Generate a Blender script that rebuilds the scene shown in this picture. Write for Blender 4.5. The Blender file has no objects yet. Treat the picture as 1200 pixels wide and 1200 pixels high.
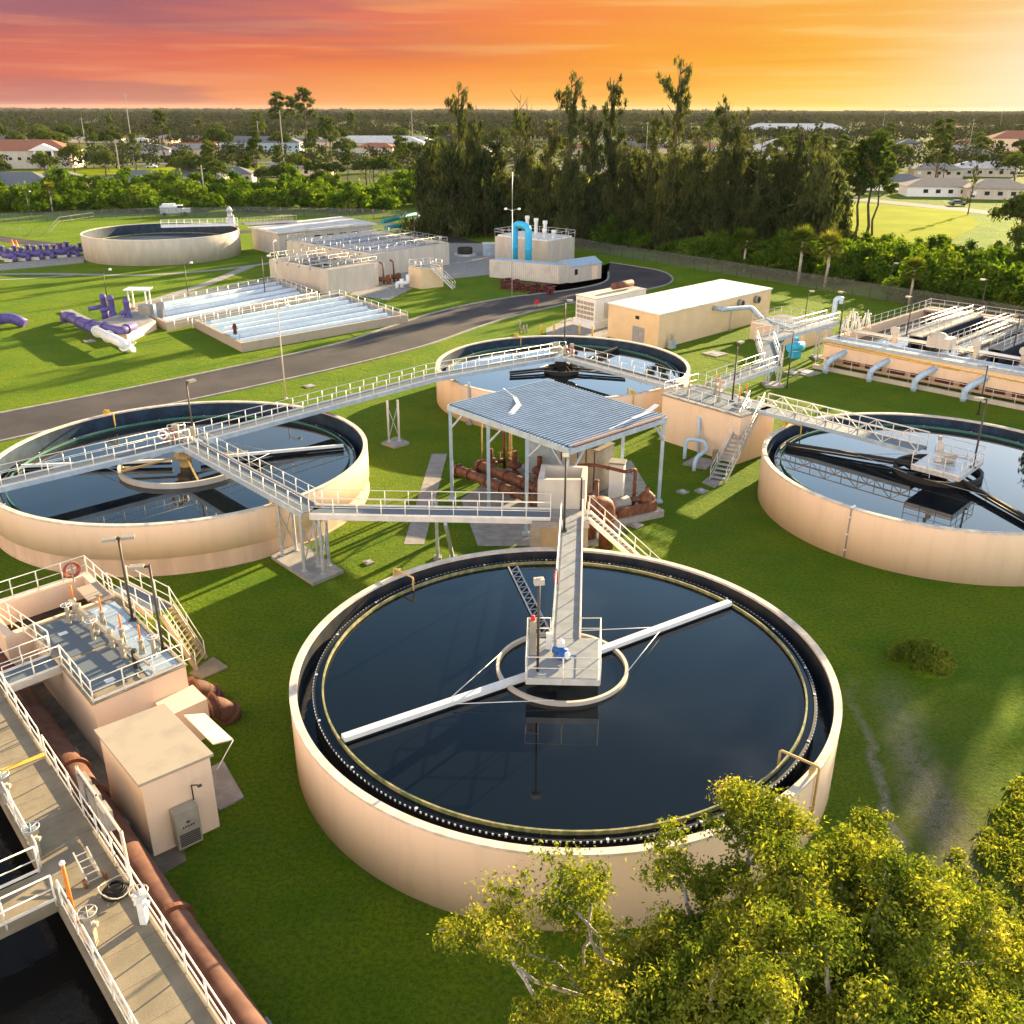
import bpy, math, random
import numpy as np
from mathutils import Vector, Matrix
R_ = math.radians
random.seed(7)
C = bpy.context.scene.collection
SC = bpy.context.scene

# ------------------------------------------------------------------ camera, sky, sun, exposure
CAM_H = 26.7; PITCH = R_(23.13); ROLL = R_(0.19); FPX = 1105.0
cam = bpy.data.cameras.new('camera'); camo = bpy.data.objects.new('camera', cam); C.objects.link(camo)
camo.location = (0, 0, CAM_H)
camo.rotation_mode = 'XYZ'
camo.rotation_euler = (Matrix.Rotation(R_(90) - PITCH, 4, 'X') @ Matrix.Rotation(ROLL, 4, 'Z')).to_euler()
cam.sensor_width = 36; cam.lens = 36 * FPX / 1200; cam.clip_start = 0.5; cam.clip_end = 40000
SC.camera = camo
SC.view_settings.view_transform = 'Standard'; SC.view_settings.look = 'None'
SC.view_settings.gamma = 1; SC.view_settings.use_curve_mapping = False
SC.view_settings.exposure = 2.15
SUN_AZ = 38.5; SUN_EL = 14.5          # degrees right of +Y, above horizon
sun = bpy.data.lights.new('sun', 'SUN'); suno = bpy.data.objects.new('sun', sun); C.objects.link(suno)
sun.energy = 5.0; sun.angle = R_(0.53); sun.color = (1.0, 0.76, 0.42)
sd = Vector((math.sin(R_(SUN_AZ)) * math.cos(R_(SUN_EL)), math.cos(R_(SUN_AZ)) * math.cos(R_(SUN_EL)), math.sin(R_(SUN_EL))))
suno.rotation_euler = sd.to_track_quat('Z', 'Y').to_euler(); suno.location = (60, 60, 60)

W = bpy.data.worlds.new('World'); SC.world = W; W.use_nodes = True
nt = W.node_tree; nt.nodes.clear()
def N(t, **k):
    n = nt.nodes.new(t)
    for a, b in k.items(): setattr(n, a, b)
    return n
L = nt.links.new
def inp(n, i, v):
    if isinstance(v, (int, float, tuple)): n.inputs[i].default_value = v
    else: L(v, n.inputs[i])
def mth(op, a, b=0.0, c=0.0, clamp=False):
    n = N('ShaderNodeMath', operation=op, use_clamp=clamp)
    inp(n, 0, a); inp(n, 1, b)
    if len(n.inputs) > 2: inp(n, 2, c)
    return n.outputs[0]
def mrange(v, a, b, c=0.0, d=1.0):
    n = N('ShaderNodeMapRange', interpolation_type='SMOOTHSTEP'); inp(n, 0, v); inp(n, 1, a); inp(n, 2, b); inp(n, 3, c); inp(n, 4, d)
    return n.outputs[0]
def mixc(f, a, b, mode='MIX'):
    n = N('ShaderNodeMix', data_type='RGBA', blend_type=mode)
    inp(n, 0, f); inp(n, 6, a); inp(n, 7, b)
    return n.outputs[2]
def ramp(v, stops):
    n = N('ShaderNodeValToRGB'); L(v, n.inputs[0]); cr = n.color_ramp
    while len(cr.elements) > 1: cr.elements.remove(cr.elements[0])
    cr.elements[0].position = stops[0][0]; cr.elements[0].color = (*stops[0][1], 1)
    for p, c in stops[1:]:
        e = cr.elements.new(p); e.color = (*c, 1)
    return n.outputs[0]
def sidef_rgb(v):
    n = N('ShaderNodeCombineXYZ'); inp(n, 0, v); inp(n, 1, v); inp(n, 2, v); return n.outputs[0]
def s2l(*c):
    return tuple((x / 255 / 12.92) if x / 255 <= .04045 else ((x / 255 + .055) / 1.055) ** 2.4 for x in c)
def world_sky():
    E = 1.0 / (2 ** SC.view_settings.exposure)
    out = N('ShaderNodeOutputWorld'); bg = N('ShaderNodeBackground'); L(bg.outputs[0], out.inputs[0])
    sky = N('ShaderNodeTexSky', sky_type='NISHITA', sun_disc=False, sun_elevation=R_(SUN_EL), sun_rotation=R_(SUN_AZ))
    sky.altitude = 20; sky.air_density = 1.0; sky.dust_density = 1.0; sky.ozone_density = 1.5
    tc = N('ShaderNodeTexCoord'); sp = N('ShaderNodeSeparateXYZ'); L(tc.outputs['Generated'], sp.inputs[0])
    X, Y, Z = sp.outputs
    az = mth('ARCTAN2', X, Y)                               # radians to the right of forward
    el = mth('ARCSINE', Z)
    # stretched cloud noise in azimuth / elevation
    def streak(sx, sz, det, seed, dist=0.0):
        cb = N('ShaderNodeCombineXYZ'); inp(cb, 0, mth('MULTIPLY', az, sx)); inp(cb, 1, seed); inp(cb, 2, mth('MULTIPLY', el, sz))
        n = N('ShaderNodeTexNoise'); n.inputs['Scale'].default_value = 1.0; n.inputs['Detail'].default_value = det
        n.inputs['Roughness'].default_value = 0.55; n.inputs['Distortion'].default_value = dist
        L(cb.outputs[0], n.inputs['Vector']); return n.outputs['Fac']
    n1 = streak(2.2, 30.0, 6, 3.1, .12); n2 = streak(4.0, 80.0, 7, 8.2, .2); n3 = streak(1.6, 14.0, 3, 1.7)
    azn = mth('ADD', mth('MULTIPLY', az, 1 / 1.1), 0.5)     # -0.55..0.55 rad -> 0..1
    azj = mth('ADD', azn, mth('MULTIPLY', mth('SUBTRACT', n1, 0.5), 0.25))
    low = ramp(azj, [(0, s2l(222, 126, 108)), (.18, s2l(238, 138, 100)), (.38, s2l(252, 168, 82)), (.55, s2l(253, 188, 78)), (.75, s2l(255, 212, 88)), (.93, s2l(255, 232, 135)), (1, s2l(255, 246, 190))])
    mid = ramp(azj, [(0, s2l(200, 108, 98)), (.2, s2l(222, 112, 88)), (.4, s2l(242, 128, 68)), (.58, s2l(250, 156, 58)), (.75, s2l(252, 182, 58)), (1, s2l(254, 206, 72))])
    top = ramp(azj, [(0, s2l(168, 122, 126)), (.2, s2l(182, 108, 108)), (.36, s2l(222, 118, 100)), (.52, s2l(246, 140, 75)), (.72, s2l(250, 175, 75)), (1, s2l(252, 192, 75))])
    e1 = mrange(mth('ADD', el, mth('MULTIPLY', mth('SUBTRACT', n1, .5), .05)), 0.0, 0.05)
    e2 = mrange(mth('ADD', el, mth('MULTIPLY', mth('SUBTRACT', n3, .5), .08)), 0.045, 0.105)
    c = mixc(e1, low, mid); c = mixc(e2, c, top)
    # streaks: brighter wisps and mauve bars
    wis = mrange(n2, .50, .66); c = mixc(mth('MULTIPLY', wis, .38), c, ramp(azj, [(0, s2l(236, 150, 125)), (.4, s2l(255, 180, 105)), (1, s2l(255, 240, 150))]))
    bar = mth('MULTIPLY', mrange(n1, .50, .60), mrange(azn, .62, .2)); c = mixc(mth('MULTIPLY', bar, .45), c, (*s2l(146, 96, 114), 1))
    bar2 = mth('MULTIPLY', mrange(n2, .48, .36), mrange(azn, .15, .5)); c = mixc(mth('MULTIPLY', bar2, .3), c, (*s2l(248, 148, 58), 1))
    # glow of the sun just beyond the right edge
    dx = mth('SUBTRACT', az, 0.505); gl = mth('ADD', mth('POWER', mth('MULTIPLY', dx, 8.5), 2.0), mth('POWER', mth('MULTIPLY', mth('SUBTRACT', el, .028), 15.0), 2.0))
    glow = mth('EXPONENT', mth('MULTIPLY', gl, -1.0)); c = mixc(mth('MULTIPLY', glow, .8), c, (1.0, .93, .72, 1))
    sun_set = mixc(1.0, c, (E, E, E, 1), 'MULTIPLY')
    # away from the sunset: pale peach haze low all round, then pale blue, then the deeper blue of the Nishita sky
    nis = mixc(1.0, sky.outputs[0], (SKY_N, SKY_N, SKY_N, 1), 'MULTIPLY')
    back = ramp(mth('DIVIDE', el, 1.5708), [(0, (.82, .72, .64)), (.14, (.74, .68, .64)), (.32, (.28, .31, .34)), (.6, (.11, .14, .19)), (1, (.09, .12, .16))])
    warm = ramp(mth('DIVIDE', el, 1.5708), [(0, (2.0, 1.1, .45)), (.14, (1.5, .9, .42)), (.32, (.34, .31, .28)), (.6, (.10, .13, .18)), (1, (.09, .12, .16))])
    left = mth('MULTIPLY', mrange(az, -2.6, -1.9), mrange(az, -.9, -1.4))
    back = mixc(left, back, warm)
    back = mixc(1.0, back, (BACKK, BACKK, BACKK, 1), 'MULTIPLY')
    pale = mixc(1.0, ramp(mth('DIVIDE', el, 1.5708), [(0, (.7, .8, .95)), (.13, (.66, .88, 1.12)), (.20, (.40, .66, .92)), (.28, (.13, .30, .48)), (.34, (.06, .15, .25)), (.42, (.025, .05, .08)), (.6, (.04, .07, .12)), (1, (.13, .17, .22))]), (PALEK, PALEK, PALEK, 1), 'MULTIPLY')
    # thin high clouds give the reflections some texture
    cb = N('ShaderNodeVectorMath', operation='MULTIPLY'); L(tc.outputs['Generated'], cb.inputs[0]); cb.inputs[1].default_value = (3, 3, 6)
    nc = N('ShaderNodeTexNoise'); nc.inputs['Scale'].default_value = 1.2; nc.inputs['Detail'].default_value = 5; L(cb.outputs[0], nc.inputs['Vector'])
    pale = mixc(mth('MULTIPLY', mrange(nc.outputs['Fac'], .5, .75), .35), pale, (.75 * PALEK, .72 * PALEK, .72 * PALEK, 1))
    sidef = mrange(az, -.5, .35, .42, 1.1); pale = mixc(1.0, pale, sidef_rgb(sidef), 'MULTIPLY')
    front = mrange(mth('ABSOLUTE', az), 0.9, 1.6, 1.0, 0.0)
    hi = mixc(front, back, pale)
    fac = mth('MULTIPLY', mrange(el, .125, .19, 1, 0), front)
    col = mixc(fac, hi, sun_set)
    col = mixc(1.0, col, nis, 'ADD')
    col = mixc(mth('MULTIPLY', fac, 1.0), col, sun_set)
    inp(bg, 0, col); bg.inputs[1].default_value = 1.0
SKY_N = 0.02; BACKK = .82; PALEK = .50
world_sky()

# ------------------------------------------------------------------ helpers
def G(x, y, z=0.0):
    """photo point on the level z -> world x, y (used to survey the site plan)"""
    a = (x - 600) / FPX; b = -(y - 600) / FPX; c, s = math.cos(ROLL), math.sin(ROLL); a, b = c * a - s * b, s * a + c * b
    d = (a, math.cos(PITCH) + b * math.sin(PITCH), -math.sin(PITCH) + b * math.cos(PITCH))
    t = (z - CAM_H) / d[2]; return (d[0] * t, d[1] * t)
def G3(x, y, z): p = G(x, y, z); return Vector((p[0], p[1], z))
def V(*a): return Vector(a)
class MB:
    def __init__(s): s.v = []; s.f = []; s.sm = []
    def add(s, vs, fs, smooth=False):
        n = len(s.v); s.v += [tuple(p) for p in vs]
        for f in fs: s.f.append(tuple(i + n for i in f)); s.sm.append(smooth)
        return s
    def box(s, c, size, rz=0.0):
        c = Vector(c); hx, hy, hz = size[0] / 2, size[1] / 2, size[2] / 2; m = Matrix.Rotation(rz, 3, 'Z')
        vs = [c + m @ Vector((x, y, z)) for z in (-hz, hz) for x, y in ((-hx, -hy), (hx, -hy), (hx, hy), (-hx, hy))]
        return s.add(vs, [(3, 2, 1, 0), (4, 5, 6, 7), (0, 1, 5, 4), (1, 2, 6, 5), (2, 3, 7, 6), (3, 0, 4, 7)])
    def prism(s, pts, z0, z1):
        n = len(pts)
        ar = sum(pts[i][0] * pts[(i + 1) % n][1] - pts[(i + 1) % n][0] * pts[i][1] for i in range(n))
        if ar < 0: pts = pts[::-1]
        g = lambda z: z if not callable(z) else None
        vs = [(p[0], p[1], z0) for p in pts] + [(p[0], p[1], z1) for p in pts]
        return s.add(vs, [tuple(range(n))[::-1], tuple(range(n, 2 * n))] + [(i, (i + 1) % n, n + (i + 1) % n, n + i) for i in range(n)])
    def beam(s, p, q, w, h, up=(0, 0, 1)):
        p = Vector(p); q = Vector(q); d = (q - p).normalized(); u = Vector(up)
        if abs(d.dot(u)) > .98: u = Vector((0, 1, 0))
        a = d.cross(u).normalized() * w / 2; b = a.cross(d).normalized() * h / 2
        vs = [p - a - b, p + a - b, p + a + b, p - a + b, q - a - b, q + a - b, q + a + b, q - a + b]
        return s.add(vs, [(0, 1, 2, 3), (7, 6, 5, 4), (0, 4, 5, 1), (1, 5, 6, 2), (2, 6, 7, 3), (3, 7, 4, 0)])
    def tube(s, pts, r, n=6, cap=True, r1=None, smooth=True):
        pts = [Vector(p) for p in pts]; m = len(pts); rings = []
        d0 = (pts[1] - pts[0]).normalized(); u = Vector((0, 0, 1))
        if abs(d0.dot(u)) > .95: u = Vector((1, 0, 0))
        base = len(s.v); vs = []
        for i in range(m):
            d = ((pts[min(i + 1, m - 1)] - pts[i]).normalized() + (pts[i] - pts[max(i - 1, 0)]).normalized())
            d = d.normalized() if d.length > 1e-6 else d0
            a = u - d * u.dot(d); a.normalize(); b = d.cross(a); u = a
            rr = r if r1 is None else r + (r1 - r) * i / (m - 1)
            if callable(r): rr = r(i / (m - 1))
            for k in range(n):
                t = 2 * math.pi * k / n; vs.append(pts[i] + a * rr * math.cos(t) + b * rr * math.sin(t))
        fs = [(i * n + k, i * n + (k + 1) % n, (i + 1) * n + (k + 1) % n, (i + 1) * n + k) for i in range(m - 1) for k in range(n)]
        s.add(vs, fs, smooth)
        if cap:
            s.f.append(tuple(base + k for k in range(n))[::-1]); s.sm.append(False)
            s.f.append(tuple(base + (m - 1) * n + k for k in range(n))); s.sm.append(False)
        return s
    def lathe(s, prof, c=(0, 0, 0), n=24, a0=0.0, a1=2 * math.pi, smooth=True, sm_list=None):
        full = abs(a1 - a0 - 2 * math.pi) < 1e-6; m = n if full else n + 1; k = len(prof); vs = []
        for i in range(m):
            t = a0 + (a1 - a0) * i / n
            for r, z in prof: vs.append((c[0] + r * math.cos(t), c[1] + r * math.sin(t), c[2] + z))
        fs = []
        for i in range(n):
            j = (i + 1) % m
            for q in range(k - 1): fs.append((i * k + q, j * k + q, j * k + q + 1, i * k + q + 1))
        return s.add(vs, fs, smooth)
    def disk(s, c, r, n=64):
        return s.add([(c[0] + r * math.cos(2 * math.pi * i / n), c[1] + r * math.sin(2 * math.pi * i / n), c[2]) for i in range(n)], [tuple(range(n))])
    def quad(s, *p): return s.add(p, [tuple(range(len(p)))])
    def build(s, name, mat, parent=None, world=True):
        me = bpy.data.meshes.new(name); o = bpy.data.objects.new(name, me)
        off = Vector((0, 0, 0))
        if parent is not None:
            o.parent = parent
            if world:
                q = parent
                while q is not None: off += q.location; q = q.parent
        me.from_pydata([(x - off.x, y - off.y, z - off.z) for x, y, z in s.v], [], s.f)
        me.polygons.foreach_set('use_smooth', s.sm); me.materials.append(mat); me.update()
        C.objects.link(o); return o
def tag(o, label=None, cat=None, group=None, kind=None):
    if label: o['label'] = label
    if cat: o['category'] = cat
    if group: o['group'] = group
    if kind: o['kind'] = kind
    return o
def T(name, label, cat, loc=(0, 0, 0), group=None):
    o = bpy.data.objects.new(name, None); C.objects.link(o); o.location = loc; o.empty_display_size = .3
    return tag(o, label, cat, group)
def dup(root, loc=None, rz=0.0, sc=1.0, label=None, group=None):
    def cp(o, par):
        c = o.copy(); C.objects.link(c); c.parent = par
        for ch in o.children: cp(ch, c)
        return c
    r = cp(root, None)
    if loc is not None: r.location = loc
    r.rotation_euler = (0, 0, rz); r.scale = (sc, sc, sc) if not isinstance(sc, tuple) else sc
    if label: r['label'] = label
    if group: r['group'] = group
    return r

# ------------------------------------------------------------------ materials
def mat(name, col, rough=.7, metal=0.0, var=.12, scale=1.5, bump=0.0, bscale=20.0, col2=None, spec=.25, stretch=None, thr=(.4, .65)):
    m = bpy.data.materials.new(name); m.use_nodes = True; t = m.node_tree; b = t.nodes['Principled BSDF']
    b.inputs['Roughness'].default_value = rough; b.inputs['Metallic'].default_value = metal; b.inputs['Specular IOR Level'].default_value = spec
    tc = t.nodes.new('ShaderNodeTexCoord'); mp = t.nodes.new('ShaderNodeMapping'); t.links.new(tc.outputs['Object'], mp.inputs[0])
    if stretch: mp.inputs['Scale'].default_value = stretch
    n = t.nodes.new('ShaderNodeTexNoise'); n.inputs['Scale'].default_value = scale; n.inputs['Detail'].default_value = 6; n.inputs['Roughness'].default_value = .62
    t.links.new(mp.outputs[0], n.inputs['Vector'])
    mr = t.nodes.new('ShaderNodeMapRange'); mr.inputs[1].default_value = thr[0]; mr.inputs[2].default_value = thr[1]; t.links.new(n.outputs['Fac'], mr.inputs[0])
    mx = t.nodes.new('ShaderNodeMix'); mx.data_type = 'RGBA'
    c2 = col2 or tuple(x * (1 - var * 2) for x in col)
    mx.inputs[6].default_value = (*c2, 1); mx.inputs[7].default_value = (*col, 1)
    t.links.new(mr.outputs[0], mx.inputs[0]); t.links.new(mx.outputs[2], b.inputs['Base Color'])
    if bump:
        n2 = t.nodes.new('ShaderNodeTexNoise'); n2.inputs['Scale'].default_value = bscale; n2.inputs['Detail'].default_value = 4
        t.links.new(tc.outputs['Object'], n2.inputs['Vector'])
        bp = t.nodes.new('ShaderNodeBump'); bp.inputs['Strength'].default_value = bump; bp.inputs['Distance'].default_value = .05
        t.links.new(n2.outputs['Fac'], bp.inputs['Height']); t.links.new(bp.outputs[0], b.inputs['Normal'])
    return m
M = {}
M['stucco'] = mat('stucco', (.78, .575, .41), .85, var=.04, scale=1.3, bump=.2, bscale=9, stretch=(1, 1, .14), thr=(.30, .52))
M['stucco_dirty'] = mat('stucco_dirty', (.66, .46, .31), .9, var=.11, scale=.9, bump=.2, bscale=12, stretch=(1, 1, .12), thr=(.36, .6))
M['stucco_yellow'] = mat('stucco_yellow', (.70, .53, .33), .85, var=.05, scale=.6)
M['cream'] = mat('cream', (.56, .50, .42), .8, var=.08, scale=.8, stretch=(1, 1, .3))
M['coping'] = mat('coping', (.70, .60, .50), .85, var=.14, scale=2.2)
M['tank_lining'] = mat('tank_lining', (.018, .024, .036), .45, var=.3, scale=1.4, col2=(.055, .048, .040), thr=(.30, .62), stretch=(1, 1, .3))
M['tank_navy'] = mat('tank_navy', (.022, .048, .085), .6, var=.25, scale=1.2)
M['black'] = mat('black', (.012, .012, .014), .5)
M['dark'] = mat('dark', (.035, .032, .03), .7)
M['algae'] = mat('algae', (.38, .31, .16), .8, scale=3, col2=(.13, .16, .06))
M['algae_green'] = mat('algae_green', (.07, .19, .15), .7, scale=3)
M['white_dots'] = mat('white_dots', (.8, .84, .88), .3)
M['steel'] = mat('galvanized_steel', (.52, .54, .56), .42, metal=.35, var=.12, scale=3)
M['alu'] = mat('aluminium_rail', (.74, .72, .68), .4, metal=.25, var=.08)
M['rail_white'] = mat('rail_white', (.80, .76, .68), .5, var=.07)
M['grating'] = mat('grating', (.15, .18, .21), .6, metal=.1, var=.12, scale=14, stretch=(1, 8, 1))
M['deck'] = mat('deck', (.25, .27, .29), .75, var=.12, scale=1.2)
M['beam_blue'] = mat('beam_blue', (.42, .52, .62), .45, metal=.3, var=.1)
M['white_paint'] = mat('white_paint', (.78, .78, .76), .5, var=.06)
M['white_roof'] = mat('white_roof', (.60, .58, .55), .7, var=.14, scale=.45, thr=(.35, .5))
M['concrete'] = mat('concrete', (.33, .31, .285), .9, var=.14, scale=1.4, bump=.2)
M['concrete_tan'] = mat('concrete_tan', (.27, .225, .155), .9, var=.12, scale=1.1, bump=.2)
M['concrete_dark'] = mat('concrete_dark', (.20, .17, .13), .9, var=.2, scale=1.1, bump=.3, bscale=6)
M['roof_tan'] = mat('roof_tan', (.37, .31, .24), .9, var=.07, scale=.8, thr=(.35, .5))
M['yellow'] = mat('yellow', (.72, .46, .08), .6)
M['gold'] = mat('gold', (.55, .38, .16), .6)
M['orange'] = mat('orange', (.80, .22, .03), .5)
M['red'] = mat('red', (.62, .02, .03), .5)
M['pipe_brown'] = mat('pipe_brown', (.215, .085, .045), .6, var=.16, scale=2.6, col2=(.10, .04, .025))
M['pipe_terra'] = mat('pipe_terra', (.165, .078, .055), .75, var=.12, scale=1.6, col2=(.105, .046, .032), bump=.1, bscale=5)
M['rust'] = mat('rust', (.20, .075, .035), .85, var=.2, scale=6)
M['purple'] = mat('purple', (.13, .10, .30), .55, var=.15, scale=3)
M['blue_pipe'] = mat('blue_pipe', (.46, .60, .74), .45, var=.08)
M['cyan_pipe'] = mat('cyan_pipe', (.05, .48, .82), .45, var=.06)
M['teal'] = mat('teal', (.03, .30, .33), .5)
M['motor_blue'] = mat('motor_blue', (.02, .12, .42), .4)
M['grey_door'] = mat('grey_door', (.33, .35, .37), .5)
M['bronze_pole'] = mat('bronze_pole', (.085, .072, .062), .5, metal=.3)
M['cabinet'] = mat('cabinet', (.40, .36, .29), .5, metal=.2, var=.1)
M['red_brown'] = mat('red_brown', (.13, .035, .03), .8)
M['trunk_pale'] = mat('trunk_pale', (.50, .46, .42), .9, var=.2, scale=5)
M['trunk'] = mat('trunk', (.115, .085, .06), .95, var=.2, scale=2)
M['shingle'] = mat('shingle', (.17, .18, .20), .9, var=.15, scale=3)
M['tile_red'] = mat('tile_red', (.36, .15, .09), .85, var=.12, scale=3)
M['glass_dark'] = mat('glass_dark', (.02, .03, .04), .1)
M['tyre'] = mat('tyre', (.02, .02, .02), .9)
M['car_white'] = mat('car_white', (.75, .78, .8), .3)
M['car_blue'] = mat('car_blue', (.05, .13, .26), .3)
M['car_grey'] = mat('car_grey', (.12, .12, .13), .3)
M['hose'] = mat('hose', (.42, .12, .09), .6)
M['asphalt'] = mat('asphalt', (.070, .060, .060), .95, var=.25, scale=.16, bump=.3, bscale=30, col2=(.034, .032, .036), stretch=(1, 1, 1), thr=(.35, .68))
M['pale_pavement'] = mat('pale_pavement', (.12, .115, .12), .95, var=.1, scale=.5)

def mat_water(name, col=(.004, .007, .011), rough=.02, ior=1.5, bump=.0, bs=1.0):
    m = bpy.data.materials.new(name); m.use_nodes = True; t = m.node_tree; b = t.nodes['Principled BSDF']
    b.inputs['Base Color'].default_value = (*col, 1); b.inputs['Roughness'].default_value = rough; b.inputs['IOR'].default_value = ior
    if bump:
        tc = t.nodes.new('ShaderNodeTexCoord'); n2 = t.nodes.new('ShaderNodeTexNoise'); n2.inputs['Scale'].default_value = bs; n2.inputs['Detail'].default_value = 3
        t.links.new(tc.outputs['Object'], n2.inputs['Vector'])
        bp = t.nodes.new('ShaderNodeBump'); bp.inputs['Strength'].default_value = bump; bp.inputs['Distance'].default_value = .02
        t.links.new(n2.outputs['Fac'], bp.inputs['Height']); t.links.new(bp.outputs[0], b.inputs['Normal'])
    return m
M['water_dark'] = mat_water('water_dark', bump=.03, bs=.6)
M['water_launder'] = mat_water('water_launder', (.003, .006, .009), .04, 1.4, .5, 5)
M['water_pit'] = mat_water('water_pit', (.010, .009, .008), .12, 1.33, .9, 2.2)
M['water_teal'] = mat_water('water_teal', (.04, .085, .10), .05, 1.5, .25, 3)
M['water_pale'] = mat_water('water_pale', (.20, .38, .54), .12, 1.5, .4, 2)

def leafmat(name, c1, c2, trans=.45, nscale=.35, c3=None):
    m = bpy.data.materials.new(name); m.use_nodes = True; t = m.node_tree; t.nodes.clear()
    o = t.nodes.new('ShaderNodeOutputMaterial'); mixs = t.nodes.new('ShaderNodeMixShader'); d = t.nodes.new('ShaderNodeBsdfDiffuse'); tr = t.nodes.new('ShaderNodeBsdfTranslucent')
    g = t.nodes.new('ShaderNodeNewGeometry'); oi = t.nodes.new('ShaderNodeObjectInfo')
    tc = t.nodes.new('ShaderNodeTexCoord'); n = t.nodes.new('ShaderNodeTexNoise'); n.inputs['Scale'].default_value = nscale; n.inputs['Detail'].default_value = 2
    t.links.new(tc.outputs['Object'], n.inputs['Vector'])
    a = t.nodes.new('ShaderNodeMath'); a.operation = 'MULTIPLY_ADD'; t.links.new(g.outputs['Random Per Island'], a.inputs[0]); a.inputs[1].default_value = .5
    b = t.nodes.new('ShaderNodeMath'); b.operation = 'MULTIPLY_ADD'; t.links.new(n.outputs['Fac'], b.inputs[0]); b.inputs[1].default_value = 1.6; b.inputs[2].default_value = -.75
    b2 = t.nodes.new('ShaderNodeMath'); b2.operation = 'MULTIPLY_ADD'; t.links.new(oi.outputs['Random'], b2.inputs[0]); b2.inputs[1].default_value = .4; t.links.new(b.outputs[0], b2.inputs[2])
    t.links.new(b2.outputs[0], a.inputs[2])
    r = t.nodes.new('ShaderNodeValToRGB'); t.links.new(a.outputs[0], r.inputs[0])
    r.color_ramp.elements[0].color = (*c1, 1); r.color_ramp.elements[1].color = (*c2, 1); r.color_ramp.elements[0].position = .15; r.color_ramp.elements[1].position = .85
    if c3:
        e = r.color_ramp.elements.new(.97); e.color = (*c3, 1)
    t.links.new(r.outputs[0], d.inputs[0])
    gm = t.nodes.new('ShaderNodeMix'); gm.data_type = 'RGBA'; gm.blend_type = 'MULTIPLY'; gm.inputs[0].default_value = 1; gm.inputs[7].default_value = (1.45, 1.3, .5, 1)
    t.links.new(r.outputs[0], gm.inputs[6]); t.links.new(gm.outputs[2], tr.inputs[0])
    mixs.inputs[0].default_value = trans
    t.links.new(d.outputs[0], mixs.inputs[1]); t.links.new(tr.outputs[0], mixs.inputs[2]); t.links.new(mixs.outputs[0], o.inputs[0])
    return m
M['leaf_front'] = leafmat('leaf_front', (.095, .150, .020), (.30, .32, .045), .52, .6, (.56, .48, .13))
M['leaf_casuarina'] = leafmat('leaf_casuarina', (.026, .044, .017), (.10, .115, .042), .38, .2)
M['leaf_dark'] = leafmat('leaf_dark', (.032, .058, .014), (.11, .145, .035), .4, .12)
M['leaf_shrub'] = leafmat('leaf_shrub', (.036, .088, .012), (.135, .215, .022), .48, .2, (.26, .22, .05))
M['leaf_brown'] = leafmat('leaf_brown', (.06, .055, .028), (.15, .115, .05), .35, .15)
M['leaf_palm'] = leafmat('leaf_palm', (.05, .085, .015), (.18, .19, .035), .4, .3)
M['leaf_far'] = leafmat('leaf_far', (.016, .025, .016), (.042, .050, .028), .2, .004)

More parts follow.
